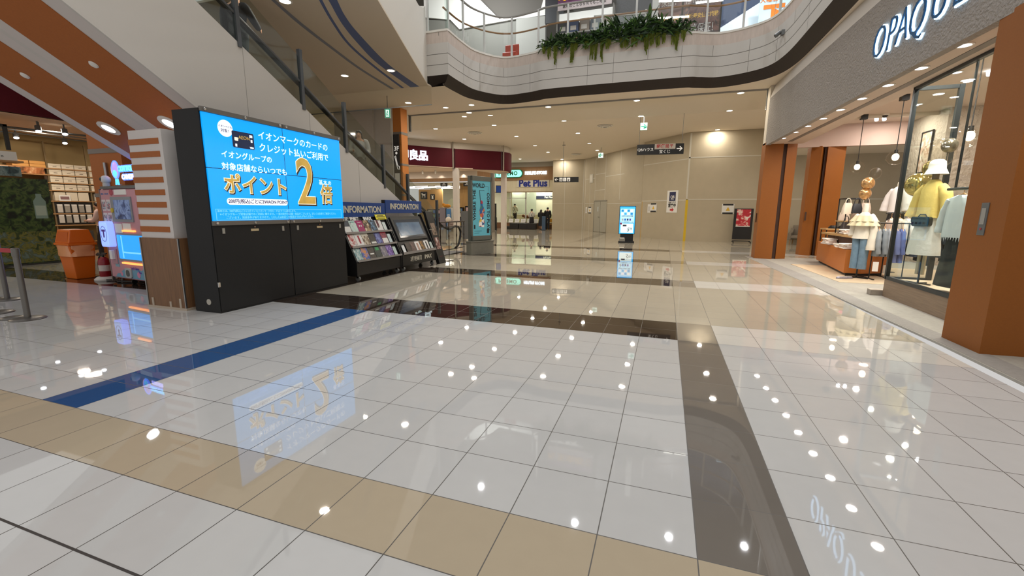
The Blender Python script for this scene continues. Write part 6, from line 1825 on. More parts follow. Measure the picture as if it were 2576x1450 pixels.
obj('seat', B().box(-0.2, 0.2, -0.2, 0.2, 0.42, 0.46), CW, t)
obj('backrest', B().box(-0.2, 0.2, 0.16, 0.2, 0.6, 0.85), CW, t)
for x in (-0.18, 0.18):
    for y in (-0.18, 0.18):
        obj('leg', B().box(x - 0.02, x + 0.02, y - 0.02, y + 0.02, 0, 0.85 if y > 0 else 0.42), CW, t)
t = thing('wall_monitor', 'dark blue wall monitor tilted above the pet store entrance', 'monitor', (-13.3, 35.6, 3.3), R(20))
obj('case', B().box(-0.5, 0.1, -0.04, 0.04, -0.3, 0.32), DARK, t)
obj('screen', B().box(-0.46, 0.06, -0.046, -0.04, -0.26, 0.28), M('monitor_blue', '1f3a78', 0.2, emit=0.25), t)
obj('bracket', B().box(-0.22, -0.18, 0.04, 0.5, -0.02, 0.02), DARK, t)
t = thing('leaflet_cabinet', 'black cabinet with an upright poster between the poster lightbox and the white column', 'cabinet', (-12.6, 31.5, 0.0), R(10))
obj('body', B().box(-0.35, 0.35, 0, 0.4, 0.02, 1.0), BLACK, t)
obj('poster_frame', B().box(-0.35, 0.35, 0.1, 0.2, 1.0, 2.05), BLACK, t)
obj('poster', B().box(-0.28, 0.24, 0.09, 0.1, 1.08, 1.95), art('cabinet_poster', ['d8d4d0', 'c8c0bc', 'd88a3a', 'e0dcd8'], 4, 6), t)
for x in (-0.3, 0.3):
    obj('foot', B().box(x - 0.03, x + 0.03, -0.02, 0.42, 0, 0.03), STEEL, t)
# left half of the store: partitions, animal plates, tube lights and goods
PWL = M('partition_wood', 'b88f56', 0.6, noise=(3, 0.12, (9, 9, 0.5)))
for k, (x0, x1, y, z1) in enumerate(((-24.0, -21.3, 40.0, 3.6), (-21.2, -20.2, 43.0, 3.3), (-18.0, -14.6, 37.2, 4.0))):
    struct('wall_partition.%03d' % (k + 1), B().box(x0, x1, y, y + 0.12, 0, z1), PWL)
struct('wall_pale_partition', B().box(-18.6, -18.1, 39.0, 39.2, 0, 4).box(-19.6, -19.3, 44, 44.2, 0, 4), M('pale_mint_wall', 'bcc2ac', 0.6))
PLT = M('plate_dark', '1f1a16', 0.5)
PLW = M('plate_white', 'efe8d8', 0.5)


def plate(x, y, z, w, h, kind, label):
    t = thing('animal_plate', label, 'wall plate', (x, y, z))
    obj('plate', B().rbox(-w / 2, w / 2, -0.04, 0, -h / 2, h / 2, 0.04), PLT, t)
    if kind == 'dog':
        obj('silhouette', B().prism([(-0.25 * w, -0.3 * h), (-0.18 * w, -0.3 * h), (-0.16 * w, -0.02 * h), (0.14 * w, -0.02 * h), (0.16 * w, -0.3 * h), (0.23 * w, -0.3 * h), (0.24 * w, 0.1 * h), (0.34 * w, 0.26 * h), (0.24 * w, 0.16 * h), (-0.12 * w, 0.16 * h), (-0.2 * w, 0.3 * h), (-0.34 * w, 0.26 * h), (-0.33 * w, 0.14 * h), (-0.24 * w, 0.06 * h)], 'y', -0.05, -0.04), PLW, t)
    else:
        obj('silhouette', B().prism([(-0.2 * w, -0.36 * h), (0.2 * w, -0.36 * h), (0.16 * w, 0.02 * h), (0.24 * w, 0.36 * h), (0.08 * w, 0.2 * h), (-0.08 * w, 0.2 * h), (-0.24 * w, 0.36 * h), (-0.16 * w, 0.02 * h)], 'y', -0.05, -0.04), PLW, t)


plate(-23.4, 39.99, 3.0, 0.75, 0.75, 'dog', 'dark plate with a white standing dog on the wood partition behind the blue sign rack')
plate(-22.4, 39.99, 2.85, 0.5, 0.55, 'cat', 'small dark plate with a curled white animal next to the dog plate')
plate(-21.0, 43.0, 2.5, 0.65, 0.45, 'dog', 'low dark plate with a white dog on the farther wood partition')
plate(-20.5, 43.0, 2.5, 0.3, 0.45, 'cat', 'narrow dark plate with a white animal on the farther wood partition')
plate(-15.4, 37.2, 3.2, 0.32, 0.75, 'cat', 'narrow upright dark plate with a white cat on the wood wall by the poster lightbox')
for k, x in enumerate((-19.2, -18.0, -16.9)):
    t = thing('aisle_sign', ['dark hanging aisle sign under the store fascia, first from the orange column', 'dark hanging aisle sign under the store fascia, middle one', 'dark hanging aisle sign next to the white store column'][k], 'sign', (x, 36.4, 3.75))
    obj('board', B().box(-0.35, 0.35, -0.03, 0.03, -0.1, 0.24), PLT, t)
    obj('print', B().box(-0.2, 0.2, -0.036, -0.03, 0.0, 0.06).box(-0.1, 0.1, -0.036, -0.03, 0.1, 0.18), PAPER, t)
TUBE = M('tube_light', 'ffffff', 0.4, emit=3.0, emit_col='fff6e8')
tb = [(-22.6, 38.0), (-20.3, 38.2), (-18.6, 38.5), (-21.4, 39.0), (-19.3, 39.2), (-22.8, 40.0), (-20.6, 40.2), (-18.9, 40.4), (-21.8, 41.2), (-20.0, 41.6), (-18.6, 42.0), (-22.0, 42.6), (-20.2, 43.4), (-24.4, 38.6), (-25.0, 39.6), (-24.6, 40.6), (-25.2, 41.6)]
for x, y in tb:
    t = thing('tube_lamp', 'white tube lamp in the cluster under the pet store ceiling', 'tube lamp', (x, y, 3.8), 0, 'tube lamps of the pet store')
    obj('tube', B().box(-0.8, 0.8, -0.05, 0.05, -0.03, 0.02), TUBE, t)
    obj('housing', B().box(-0.8, 0.8, -0.06, 0.06, 0.02, 0.1), WHITE, t)
    for s in (-0.6, 0.6):
        obj('hanger', B().box(s - 0.01, s + 0.01, -0.01, 0.01, 0.1, 0.16), WHITE, t)
goods = [('6a3a3a', 'reddish'), ('c8c0b4', 'pale'), ('3a4a5a', 'slate'), ('b89a5a', 'mustard'), ('8a9a7a', 'sage'), ('d8b8b8', 'rosy'), ('2a2830', 'black'), ('5a7ab0', 'blue')]
for k, (x, y, w, z1, l) in enumerate(((-23.8, 37.6, 1.5, 1.3, 'low gondola crowded with small goods behind the escalator foot'), (-20.8, 37.3, 1.3, 1.6, 'gondola of packaged goods left of the blue floor panel'), (-18.05, 36.9, 0.9, 1.8, 'dark shelf hung with small packs beside the blue floor panel'), (-16.6, 36.7, 1.2, 1.9, 'dark shelf with white posters behind the white store column'))):
    t = thing('gondola_shelf', l, 'shelf', (x, y, 0.004))
    obj('carcass', B().box(-w / 2, w / 2, 0.3, 0.36, 0, z1).box(-w / 2, w / 2, -0.1, 0.36, 0, 0.1).box(-w / 2 - 0.03, -w / 2, -0.1, 0.36, 0, z1).box(w / 2, w / 2 + 0.03, -0.1, 0.36, 0, z1), DARK, t)
    zs = [0.1 + i * (z1 - 0.1) / 4 for i in range(1, 4)]
    for z in zs:
        obj('shelf_board', B().box(-w / 2, w / 2, -0.08, 0.3, z - 0.02, z), WOOD, t)
    for z in [0.1] + zs:
        n = 5
        for i in range(n):
            c, cn = goods[(i * 3 + k + int(z * 7)) % 8]
            g = thing('goods_pack', '%s goods pack on the %s' % (cn, l), 'pack', (x - w / 2 + (i + 0.5) * w / n, y + 0.1, 0.006 + z), 0, 'packs on the ' + l)
            obj('pack', B().box(-w / n * 0.4, w / n * 0.4, -0.1, 0.08, 0, (z1 - 0.1) / 4 * 0.75), M('goods_' + c, c, 0.5), g)
for x, y, w, h, c, l, nm in ((-19.45, 36.5, 0.6, 1.75, '8a7f84', 'grey pink back panel of a stand beside the dark leaning stand', 'stand_panel'), (-19.05, 36.45, 0.12, 1.7, '1c1a18', 'thin black upright panel left of the blue floor panel', 'stand_panel'), (-18.75, 36.35, 0.45, 1.65, '4a7fb4', 'blue upright panel with white writing inside the store', 'stand_panel')):
    t = thing(nm, l, 'panel', (x, y, 0.004))
    obj('panel', B().box(-w / 2, w / 2, -0.03, 0.03, 0.02, h), M('panel_' + c, c, 0.5), t)
    obj('foot', B().box(-w / 2, w / 2, -0.15, 0.15, 0, 0.02), DARK, t)
    if c == '4a7fb4':
        obj('writing', B().box(-0.12, 0.12, -0.034, -0.03, 1.1, 1.16).box(-0.15, 0.15, -0.034, -0.03, 1.0, 1.04).box(-0.1, 0.1, -0.034, -0.03, 0.8, 0.95), PAPER, t)
t = thing('plush_pile', 'orange plush toy on top of the store goods', 'plush toy', (-19.3, 37.1, 1.76))
obj('stand', B().box(-0.5, 0.5, -0.2, 0.2, -1.756, 0.0), M('goods_c8c0b4'), t)
obj('toy', B().sph((0, 0, 0.16), 0.4, 0.2, 0.17).sph((-0.35, 0, 0.28), 0.14), M('toy_orange', 'd8902a', 0.8), t, smooth=60)
t = thing('store_globe', 'round pale sign disc above the store goods', 'sign', (-19.6, 38.6, 2.25))
obj('disc', B().cyl((0, -0.03, 0), (0, 0.03, 0), 0.36, n=28), M('disc_pale', 'c8ceb0', 0.5), t)
obj('pole', B().cyl((0, 0, -2.24), (0, 0, -0.3), 0.02), STEEL, t)
t = thing('easel_board', 'grey leaning notice board behind the dark bronze railing', 'board', (-9.5, 20.5, 0.0), R(40))
obj('panel', B().prism([(-0.1, 0.1), (0.25, 1.5), (0.28, 1.5), (-0.07, 0.1)], 'x', -0.3, 0.3), M('easel_grey', '4a4a48', 0.5), t)
obj('leg', B().tube([(-0.2, 0.2, 1.3), (-0.2, 0.5, 0.0)], 0.012, 6).tube([(0.2, 0.2, 1.3), (0.2, 0.5, 0.0)], 0.012, 6).tube([(-0.25, -0.1, 0.0), (-0.25, -0.08, 0.2)], 0.012, 6).tube([(0.25, -0.1, 0.0), (0.25, -0.08, 0.2)], 0.012, 6), BLACK, t)
t = thing('plush_animal', 'large grey and white plush animal in the store behind the railing', 'plush toy', (-15.2, 30.0, 0.0))
t.scale = (0.75, 0.75, 0.75)
obj('body', B().sph((0, 0, 0.55), 0.5, 0.4, 0.55), M('plush_grey', '9a8a84', 0.9), t, smooth=60)
obj('head', B().sph((-0.25, -0.3, 1.1), 0.3), M('plush_cream', 'dcd2c4', 0.9), t, smooth=60)
obj('arm', B().tube([(0.3, -0.1, 0.9), (0.2, -0.45, 0.75), (-0.1, -0.5, 0.85)], 0.12, 10), M('plush_grey'), t, smooth=60)

struct('pillar_9', B().box(-11.75, -11.55, 29.2, 29.5, 0, CZ), M('grey_store_column', '827c72', 0.6))
for x, y in ((-14.3, 30.2), (-17.6, 30.2), (-14.3, 33.5), (-17.6, 33.5), (-20.9, 33.5)):
    downlight(x, y, CZ, 'round warm downlight in the beige ceiling beyond the atrium', 'downlights of the corridor ceiling', 0.105, 36)
# ---- track spots over the store front
struct('ceiling_store_front', B().prism([(-16.4, 19.3), (-13.9, 22.1), (-12.05, 24.25), (-10.3, 25.95), (-9.8, 26.9), (-9.75, 27.4), (-10.05, 28.2), (-11.0, 28.9), (-11.5, 26.2), (-26, 26.2), (-26, 19.3)], 'z', 4.0, 4.04), M('store_ceiling'))
struct('wall_front_band', B().box(-26, -11.4, 26.0, 26.1, 3.58, 4.0), M('pale_front_band', 'd8cdc0', 0.7))
for x, y, l in ((-14.8, 25.2, 'spotlight throwing a cone on the pale band, first from the orange column'), (-13.87, 25.2, 'spotlight throwing a cone on the pale band, second from the orange column'), (-12.3, 25.3, 'spotlight throwing a cone on the pale band by the white store column')):
    t = thing('track_spotlight', l, 'spotlight', (x, y, 3.85))
    obj('housing', B().cyl((0, 0, 0.15), (0, 0.04, -0.05), 0.06), WHITE, t)
    lamp((0, 0.5, 0.02), 1.2, 0.08, (1, 0.85, 0.7), (R(25), 0, 0), parent=t, spread=90)
for x, y in ((-14.5, 24), (-17, 24), (-20, 25)):
    lamp((x, y, 3.95), 60, 0.8, (1, 0.88, 0.75))
# ================================================================== UPPER FLOOR BEHIND THE GLASS
struct('floor_upper', B().prism([(p.x, p.y) for p in offset_path(PAR, 0.3)] + [(14, 1), (14, 40), (-26, 40), (-26, 13.3), (-7.4, 13.3)], 'z', 6.9, 7.0), M('upper_floor', '8a857c', 0.3))
struct('ceiling_upper', B().box(-26, 14, 15, 40, 14.5, 14.6), M('upper_ceiling', '9a968e', 0.8))
struct('wall_upper_back', B().box(-26, 14, 31, 31.2, 7, 14.5), M('upper_wall', 'b9b4aa', 0.7))
WSL = M('upper_white', 'f0eee8', 0.7)
struct('wall_upper_slope', B().prism([(-12.5, 12.3), (-11.22, 12.1), (-9.31, 11.77), (-8.33, 10.8), (-6.23, 10.92), (-6.1, 11.38), (-6.1, 13.5), (-5.98, 13.5), (-5.98, 10.65), (-7.48, 10.7), (-10.5, 10.6), (-11.0, 11.1), (-12.5, 11.4)], 'y', 21.9, 22.0), WSL)
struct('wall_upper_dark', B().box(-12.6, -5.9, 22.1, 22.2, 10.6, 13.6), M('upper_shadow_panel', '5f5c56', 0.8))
struct('wall_upper_grey', B().box(-7.45, -5.98, 21.9, 22.1, 7.0, 10.68), M('grey_screen', 'a3a19b', 0.6))
struct('wall_upper_side', B().prism([(-13, 7.0), (-7.45, 7.0), (-7.45, 10.7), (-10.5, 10.6), (-11.0, 11.1), (-13, 11.4)], 'y', 22.02, 22.08), M('grey_dark_screen', '7b7972', 0.6))
DKP = M('upper_dark_panel', '26262a', 0.4)
struct('wall_upper_black', B().box(-2.33, -0.98, 18.9, 19.0, 7, 11.4), DKP)
struct('wall_upper_black.001', B().box(-6.0, -5.1, 21.9, 22.0, 10.3, 13.0), DKP)
struct('wall_upper_frame', B().box(-0.98, -0.75, 18.9, 19.0, 7, 11.4), M('pale_frame', 'a9a6a0', 0.5))
# shop with yellow banner and boxes
t = thing('shop_banner', 'red and yellow banner at the top edge over white shelves on the upper floor', 'banner', (-3.5, 18.5, 9.42))
obj('board', B().box(-1.05, 1.05, -0.04, 0, 0.05, 0.9), M('banner_violet', '5a2c52', 0.6), t)
obj('band', B().box(-1.05, 1.05, -0.045, 0, -0.1, 0.16), M('banner_pale', 'b8a8a8', 0.6), t)
text('lettering', '新生活応援', 0.42, M('banner_yellow', 'e6a81c', 0.5, emit=0.2), t, (0, -0.05, 0.4), bold=0.008)
text('lettering', '家電のことなら何でもご相談', 0.13, INK, t, (0, -0.05, 0.03))
t = UB = thing('display_shelf', 'white lit shelf of boxed goods on the upper floor', 'shelf', (-3.5, 18.7, 7.0))
obj('back', B().box(-1.1, 1.1, 0.4, 0.45, 0, 2.4), M('shelf_dark_back', '4a4440', 0.6), t)
obj('side', B().box(-1.12, -1.08, -0.1, 0.45, 0, 2.4).box(1.08, 1.12, -0.1, 0.45, 0, 2.4), M('shelf_grey', '8a8680', 0.5), t)
for z in (0.4, 0.98, 1.55):
    obj('board', B().box(-1.08, 1.08, -0.1, 0.4, z - 0.04, z), M('shelf_grey'), t)
obj('lit_header', B().box(-1.08, 1.08, 0.2, 0.4, 2.06, 2.38), M('lit_white', 'f2f0ec', 0.5, emit=0.7), t)
for z in (0.005, 0.405, 0.985, 1.555):
    for k in range(5):
        c, cn = (('2c3a5a', 'dark blue'), ('6a5a4a', 'brown'), ('34424e', 'slate'), ('7a5a3a', 'tan'), ('2a2a30', 'black'))[(k + int(z * 3)) % 5]
        g = thing('goods_carton', '%s carton on the lit shelf of the upper floor' % cn, 'carton', (-3.5 - 0.86 + k * 0.43, 18.75, 7.0 + z), 0, 'cartons on the upper floor shelf')
        h = (0.34 if z < 0.4 else 0.46) - 0.05 * (k % 2)
        obj('carton', B().box(-0.19, 0.19, -0.1, 0.2, 0, h), M('carton_' + c, c, 0.6), g)
        obj('label', B().box(-0.13, 0.1, -0.105, -0.1, 0.08, 0.24), M('carton_label', 'a8a098', 0.6), g)
# price guarantee banners
for x, z, l, s in ((-0.62, 7.0, 'brown banner with white price guarantee characters, the one behind the plants', 0.4), (0.86, 7.0, 'brown banner with white price guarantee characters, nearest the lit blue white wall', 0.4)):
    t = thing('price_banner', l, 'banner', (x, 21.0, z))
    obj('sheet', B().box(-0.7, 0.7, -0.02, 0, 0, 4.2), art('banner_print', ['3a2a26', '4a2e28', '5e4036', '2f2626', '6e4a38'], 2.2, 7), t)
    for k, (zz, m) in enumerate(((1.95, 'a8a4a0'), (2.45, 'b08a3a'), (3.1, '9a948c'), (1.3, 'a8a4a0'))):
        text('lettering', '価格保証！' if k % 2 == 0 else '地域最安値に挑戦', s if k % 2 == 0 else 0.2, M('banner_ink_' + m, m, 0.5), t, (0, -0.025, zz), bold=0.004, sx=0.65 if k % 2 == 0 else 0.8)
t = thing('wall_poster', 'bright poster with a large orange character at the end of the upper glass', 'poster', (3.4, 20.5, 8.5))
obj('sheet', B().box(-0.5, 0.5, -0.02, 0, 0, 1.3), M('poster_sky', 'b8d0e0', 0.5, emit=0.3), t)
text('lettering', '下', 0.7, M('poster_orange', 'e07a1c', 0.5), t, (0, -0.03, 0.45), bold=0.05)
text('lettering', '大幅値下げ', 0.2, M('poster_orange'), t, (0, -0.03, 1.0), bold=0.004)
obj('stand', B().box(-0.04, 0.04, 0.0, 0.04, -1.5, 0.0), GREY, t)
struct('wall_upper_lit', B().prism([(1.62, 7.0), (6.5, 7.0), (6.5, 11.4), (3.5, 9.95), (1.62, 8.9)], 'y', 21.0, 21.1), M('lit_bluewhite', 'e6f2fa', 0.5))  # wall part lit from below, its light put into the pale colour
struct('wall_upper_navy', B().prism([(1.62, 8.9), (3.5, 9.95), (6.5, 11.4), (6.5, 13), (1.62, 13)], 'y', 21.0, 21.1), M('upper_navy', '34425e', 0.5))
for i, (x, y, z, rot, ln) in enumerate(((-1.7, 21.0, 9.7, 8, 1.2), (-0.35, 20.6, 10.0, 14, 1.6), (-0.4, 20.8, 9.45, 10, 1.6), (1.1, 20.4, 9.7, 4, 1.0), (-2.0, 20.8, 8.6, -4, 1.4), (3.4, 20.2, 8.55, 3, 0.9), (3.4, 20.5, 8.4, 3, 0.9))):
    t = thing('tube_lamp', 'bright straight tube lamp behind the upper floor glass', 'tube lamp', (x, y, z), R(rot), 'tube lamps of the upper floor')
    obj('tube', B().box(-ln / 2, ln / 2, -0.03, 0.03, -0.03, 0.03), TUBE, t)
    obj('hanger', B().cyl((0, 0, 0.03), (0, 0, 14.5 - z), 0.006, n=6), GREY, t)
for x, y in ((-8, 18.5), (-3, 17.5), (1.0, 18.0), (4.0, 18.5)):
    lamp((x, y, 12.3), 170, 0.25, (0.95, 0.97, 1.0))
lamp((3.2, 19.4, 8.0), 20, 0.5, (0.85, 0.93, 1.0), (R(90), 0, 0))
t = thing('red_sofa', 'orange red padded seat behind the upper floor glass', 'seat', (-5.95, 16.85, 7.0))
t.scale = (0.65, 0.7, 1.0)
RS = M('red_leather', 'b8442c', 0.4)
obj('seat', B().rbox(-0.4, 0.4, -0.25, 0.3, 0.1, 0.42, 0.06, 'x'), RS, t, smooth=50)
obj('backrest', B().rbox(-0.4, 0.4, 0.2, 0.38, 0.1, 0.78, 0.07, 'x'), RS, t, smooth=50)
obj('foot', B().box(-0.38, 0.38, -0.2, 0.32, 0, 0.1), DARK, t)
t = thing('glass_door_frame', 'pale steel door frame standing behind the plants on the upper floor', 'door frame', (-2.0, 17.6, 7.0), R(8))
obj('frame', B().box(-0.95, -0.88, -0.03, 0.03, 0, 1.55).box(0.85, 0.92, -0.03, 0.03, 0, 1.65).box(-0.95, 0.92, -0.03, 0.03, 1.5, 1.58), M('pale_steel', 'a8a6a0', 0.4, 0.4), t)
obj('pane', B().box(-0.88, 0.85, -0.004, 0.004, 0.05, 1.5), CLEAR, t)
t = thing('wall_camera', 'small grey spotlight bracket fixed to the pale parapet near the clothes shop', 'bracket', (2.7, 14.75, 6.4))
obj('plate', B().box(-0.02, 0.1, -0.06, 0.06, -0.06, 0.06), GREY, t)
obj('head', B().cyl((-0.04, 0, 0.02), (-0.16, -0.03, -0.08), 0.05), GREY, t)
obj('arm', B().cyl((0, 0, 0), (-0.08, 0, 0.05), 0.02), GREY, t)

# ================================================================== PEOPLE
def skin_mesh(pts, edges, rad, root=0, sub=1):
    me = bpy.data.meshes.new('m')
    me.from_pydata(pts, edges, [])
    o = bpy.data.objects.new('m', me)
    COL.objects.link(o)
    o.modifiers.new('s', 'SKIN')
    for i, r in enumerate(rad):
        me.skin_vertices[0].data[i].radius = (r, r) if not isinstance(r, tuple) else r
        me.skin_vertices[0].data[i].use_root = (i == root)
    md = o.modifiers.new('u', 'SUBSURF')
    md.levels = sub
    md.render_levels = sub
    dg = bpy.context.evaluated_depsgraph_get()
    out = bpy.data.meshes.new_from_object(o.evaluated_get(dg))
    bpy.data.objects.remove(o)
    out.shade_smooth()
    return out


def person(label, loc, rot, h=1.7, top='222222', legs='222222', hair='17120f', skirt=None, stride=0.06, arms=((0.0, 0.0), (0.0, 0.0)), long_hair=False, straps=None, head_down=0.0, group=None, apron=None, cap=None, coat=None, hide_legs=False):
    """figure facing -y; arms = (forward swing, bend) of the right and left arm"""
    k = h / 1.7
    t = thing('person', label, 'person', loc, rot, group)
    t.scale = (k, k, k)
    hd = -0.05 * head_down
    P = [(0, 0, 0.94), (0, 0.0, 1.1), (0, 0.01, 1.28), (0, 0.015, 1.42), (0, -0.005 + hd, 1.49), (0, -0.02 + hd, 1.545), (0, -0.02 + hd, 1.61), (0, -0.01 + hd, 1.67)]
    rad = [(0.15, 0.11), (0.13, 0.1), (0.16, 0.11), (0.09, 0.07), 0.052, (0.07, 0.085), (0.075, 0.095), (0.05, 0.06)]
    E_ = [(i, i + 1) for i in range(7)]
    clothes_arm, clothes_leg = [], []
    for si, s in enumerate((-1, 1)):
        sw, bd = arms[si]
        a0 = len(P)
        el = (s * 0.235, 0.03 - 0.24 * math.sin(sw), 1.39 - 0.27 * math.cos(sw))
        f = sw + bd
        wr = (s * (0.24 - 0.1 * min(bd, 1)), el[1] - 0.24 * math.sin(f), el[2] - 0.24 * math.cos(f))
        d = Vector((-0.02 * s, -math.sin(f), -math.cos(f))).normalized()
        palm = Vector(wr) + d * 0.06
        P += [(s * 0.17, 0.01, 1.395), el, wr, tuple(palm)]
        rad += [0.065, 0.046, 0.03, (0.022, 0.034)]
        E_ += [(3, a0), (a0, a0 + 1), (a0 + 1, a0 + 2), (a0 + 2, a0 + 3)]
        side = Vector((0, 1, 0)) if abs(d.y) < 0.7 else Vector((0, 0, 1))
        for q, (o_, ln) in enumerate(((-0.026, 0.062), (-0.009, 0.074), (0.009, 0.07), (0.025, 0.055))):
            b0 = len(P)
            m1 = palm + side * o_ + d * ln * 0.55
            m2 = palm + side * o_ * 1.05 + d * ln + Vector((-s * 0.015, 0, 0))
            P += [tuple(m1), tuple(m2)]
            rad += [0.009, 0.007]
            E_ += [(a0 + 3, b0), (b0, b0 + 1)]
        b0 = len(P)
        th = Vector(wr) + d * 0.03 + Vector((-s * 0.012, -0.035, -0.005))
        P += [tuple(th), tuple(th + d * 0.035 + Vector((0, -0.01, 0)))]
        rad += [0.01, 0.008]
        E_ += [(a0 + 2, b0), (b0, b0 + 1)]
        clothes_arm.append([(s * 0.13, 0.01, 1.405), (s * 0.19, 0.012, 1.38), el, tuple(Vector(wr) * 0.93 + Vector(el) * 0.07)])
    for si, s in enumerate((-1, 1)):
        st_ = stride * s
        a0 = len(P)
        kn = (s * 0.095, -0.02 - st_ * 0.9, 0.5)
        an = (s * 0.1, 0.03 - st_ * 1.8, 0.085)
        P += [(s * 0.09, 0, 0.88), kn, an, (s * 0.115, an[1] - 0.14, 0.03)]
        rad += [0.085, 0.055, 0.04, (0.04, 0.028)]
        E_ += [(0, a0), (a0, a0 + 1), (a0 + 1, a0 + 2), (a0 + 2, a0 + 3)]
        clothes_leg.append([(s * 0.085, 0, 0.95), (s * 0.09, 0, 0.82), kn, (an[0], an[1], 0.075)])
    me = skin_mesh(P, E_, rad)
    body = link('body', me, SKIN, t)
    # face
    hz = 1.605
    obj('eyes', B().sph((-0.03, -0.103 + hd, hz), 0.009, 0.006, 0.007, 8, 5).sph((0.03, -0.103 + hd, hz), 0.009, 0.006, 0.007, 8, 5), INK, t)
    obj('nose', B().loft([[(-0.012, -0.1 + hd, 1.565), (0.012, -0.1 + hd, 1.565), (0.0, -0.125 + hd, 1.57)], [(-0.006, -0.1 + hd, 1.6), (0.006, -0.1 + hd, 1.6), (0, -0.108 + hd, 1.6)]]), SKIN, t)
    obj('mouth', B().box(-0.02, 0.02, -0.1 + hd, -0.092 + hd, 1.54, 1.546), M('lips', '8a4a42', 0.5), t)
    hb = B().sph((0, 0.012 + hd, 1.628), 0.09, 0.1, 0.085, 20, 12)
    if long_hair:
        hb.loft([ring(0, 0.05 + hd, 1.62, 0.09, 0.06, 20), ring(0, 0.065 + hd, 1.5, 0.1, 0.06, 20), ring(0, 0.075, 1.38, 0.1, 0.05, 20), ring(0, 0.08, 1.3, 0.06, 0.03, 20)])
    obj('hair', hb, M('hair_' + hair, hair, 0.5), t, smooth=60)
    if cap:
        obj('cap', B().lathe([(0.1, 1.64), (0.1, 1.68), (0.08, 1.73), (0.02, 1.745)], c=(0, 0.01 + hd, 0), n=20).box(-0.06, 0.06, -0.19, -0.09, 1.645, 1.655), M('cap_' + cap, cap, 0.7), t, smooth=40)
    mt = M('top_' + top, top, 0.85)
    b = B().loft([ring(0, 0.0, 0.9, 0.175, 0.135, 24, 0.02, 5), ring(0, 0.0, 1.0, 0.165, 0.13, 24, 0.02, 5), ring(0, 0, 1.12, 0.155, 0.12, 24), ring(0, 0.0, 1.28, 0.185, 0.13, 24), ring(0, 0.01, 1.39, 0.175, 0.105, 24), ring(0, 0.012, 1.44, 0.09, 0.075, 24), ring(0, 0.01, 1.475, 0.06, 0.062, 24)])
    for a in clothes_arm:
        b.tube(smoothpath(a, 3), [0.075, 0.078, 0.08, 0.078, 0.074, 0.07, 0.066, 0.062, 0.058, 0.052][:len(smoothpath(a, 3))], 12)
    obj('top', b, mt, t, smooth=60)
    ml = M('legs_' + legs, legs, 0.85)
    if skirt:
        obj('skirt', B().loft([ring(0, 0, skirt, 0.24, 0.2, 28, 0.05, 8), ring(0, 0, (skirt + 0.95) / 2, 0.21, 0.17, 28, 0.03, 8), ring(0, 0, 0.98, 0.165, 0.13, 28)]), ml, t, smooth=60)
    else:
        b = B()
        for a in clothes_leg:
            pts = smoothpath(a, 4)
            b.tube(pts, [0.1 - 0.03 * i / (len(pts) - 1) for i in range(len(pts))], 14)
        obj('trousers', b, ml, t, smooth=60)
    sh = B()
    for s, a in zip((-1, 1), clothes_leg):
        y = a[3][1]
        sh.loft([[(s * 0.108 + 0.048 * math.cos(w) * q, y - 0.055 + 0.125 * math.sin(w) * q, z) for w in [i * 2 * PI / 16 for i in range(16)]] for z, q in ((0.0, 1.0), (0.03, 1.02), (0.07, 0.85), (0.1, 0.55))])
    obj('shoes', sh, M('shoe_dark', '2a2220', 0.5), t, smooth=60)
    if straps:
        obj('straps', B().tube([(-0.11, 0.118, 1.0), (0.02, 0.14, 1.25), (0.09, 0.1, 1.42), (0.1, -0.05, 1.43)], 0.014, 6).tube([(0.11, 0.118, 1.0), (-0.02, 0.14, 1.25), (-0.09, 0.1, 1.42), (-0.1, -0.05, 1.43)], 0.014, 6), M('strap_dark', straps, 0.7), t)
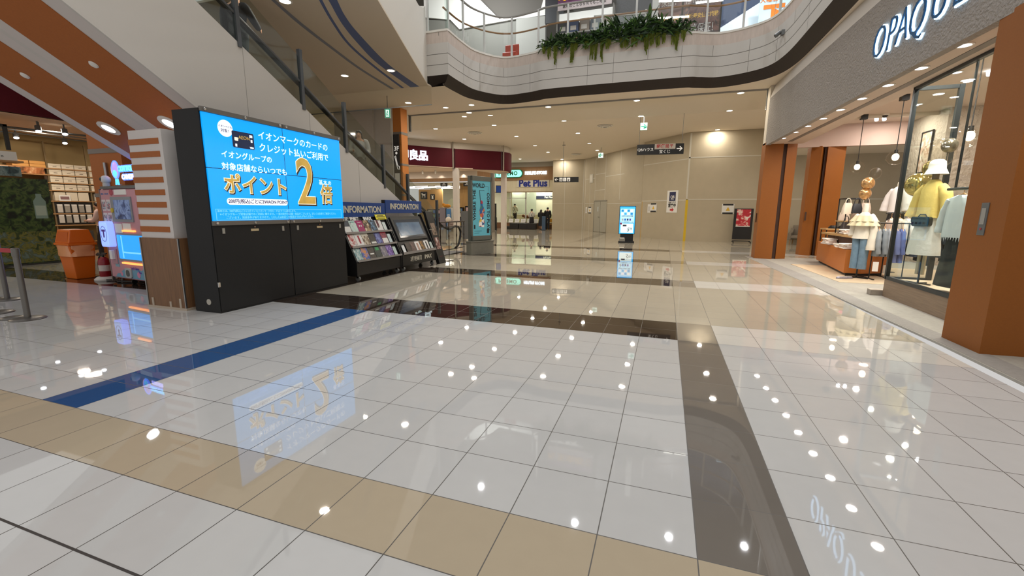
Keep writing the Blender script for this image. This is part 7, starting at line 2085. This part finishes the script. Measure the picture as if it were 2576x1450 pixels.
    if apron:
        obj('apron', B().loft([ring(0, 0.0, 0.55, 0.22, 0.18, 24, 0.03, 6), ring(0, 0, 0.85, 0.2, 0.16, 24), ring(0, 0, 1.04, 0.17, 0.135, 24)]), M('apron_' + apron, apron, 0.8), t, smooth=60)
    return t


person('man in black shirt and khaki trousers walking beside the grey corridor door', (-4.33, 33.4, 0), R(150), 1.8, '17181a', '6e6148', stride=0.1, arms=((0.25, 0.2), (-0.2, 0.15)), head_down=0.5)
person('person in black with long dark hair and long skirt looking into the pet store', (-9.65, 35.05, 0), R(178), 1.62, '141416', '18181a', skirt=0.32, long_hair=True, arms=((0.3, 1.2), (0.3, 1.2)))
person('tall person in black coat beside the slate blue panel at the pet store', (-9.15, 35.25, 0), R(185), 1.8, '121214', '15151a', arms=((0.2, 0.4), (0.2, 0.8)), stride=0.05)
person('staff member in white shirt, black cap and apron by the pet store bench', (-10.6, 35.55, 0), R(200), 1.64, 'd8d4c8', '1c1a1c', cap='17151a', apron='1e1a1c', straps='2a2228', arms=((0.3, 1.0), (0.2, 0.9)))
person('staff member in white shirt with crossed dark straps inside the pet store window', (-12.55, 36.9, 0.42), R(178), 1.7, 'dcd8cc', '2e2a2c', straps='2a2628', arms=((0.35, 1.0), (0.35, 1.0)))
t = thing('step_platform', 'low platform under the staff member inside the pet store window', 'platform', (-12.55, 36.9, 0.004))
obj('platform', B().box(-0.5, 0.5, -0.35, 0.35, 0, 0.412), M('counter_cream'), t)
person('person in pale pink top with dark shoulder bag at the store shelving', (-17.4, 9.25, 0.006), R(-60), 1.72, 'c9a9a0', '2a2628', arms=((0.5, 1.0), (0.4, 1.1)), head_down=1.2, straps='1c1a1c')
person('person with dark hair in white cardigan riding the escalator', (-7.55, 9.75, 1.98), R(35), 1.55, 'b8b4ae', '6a625c', long_hair=True, skirt=0.35, arms=((0.3, 1.2), (0.3, 1.1)))
person('person in dark navy clothing riding up near the top edge of the picture', (-7.6, 6.55, 3.78), R(200), 1.65, '10131c', '10131c', arms=((0.9, 0.5), (0.1, 0.3)), stride=0.1)
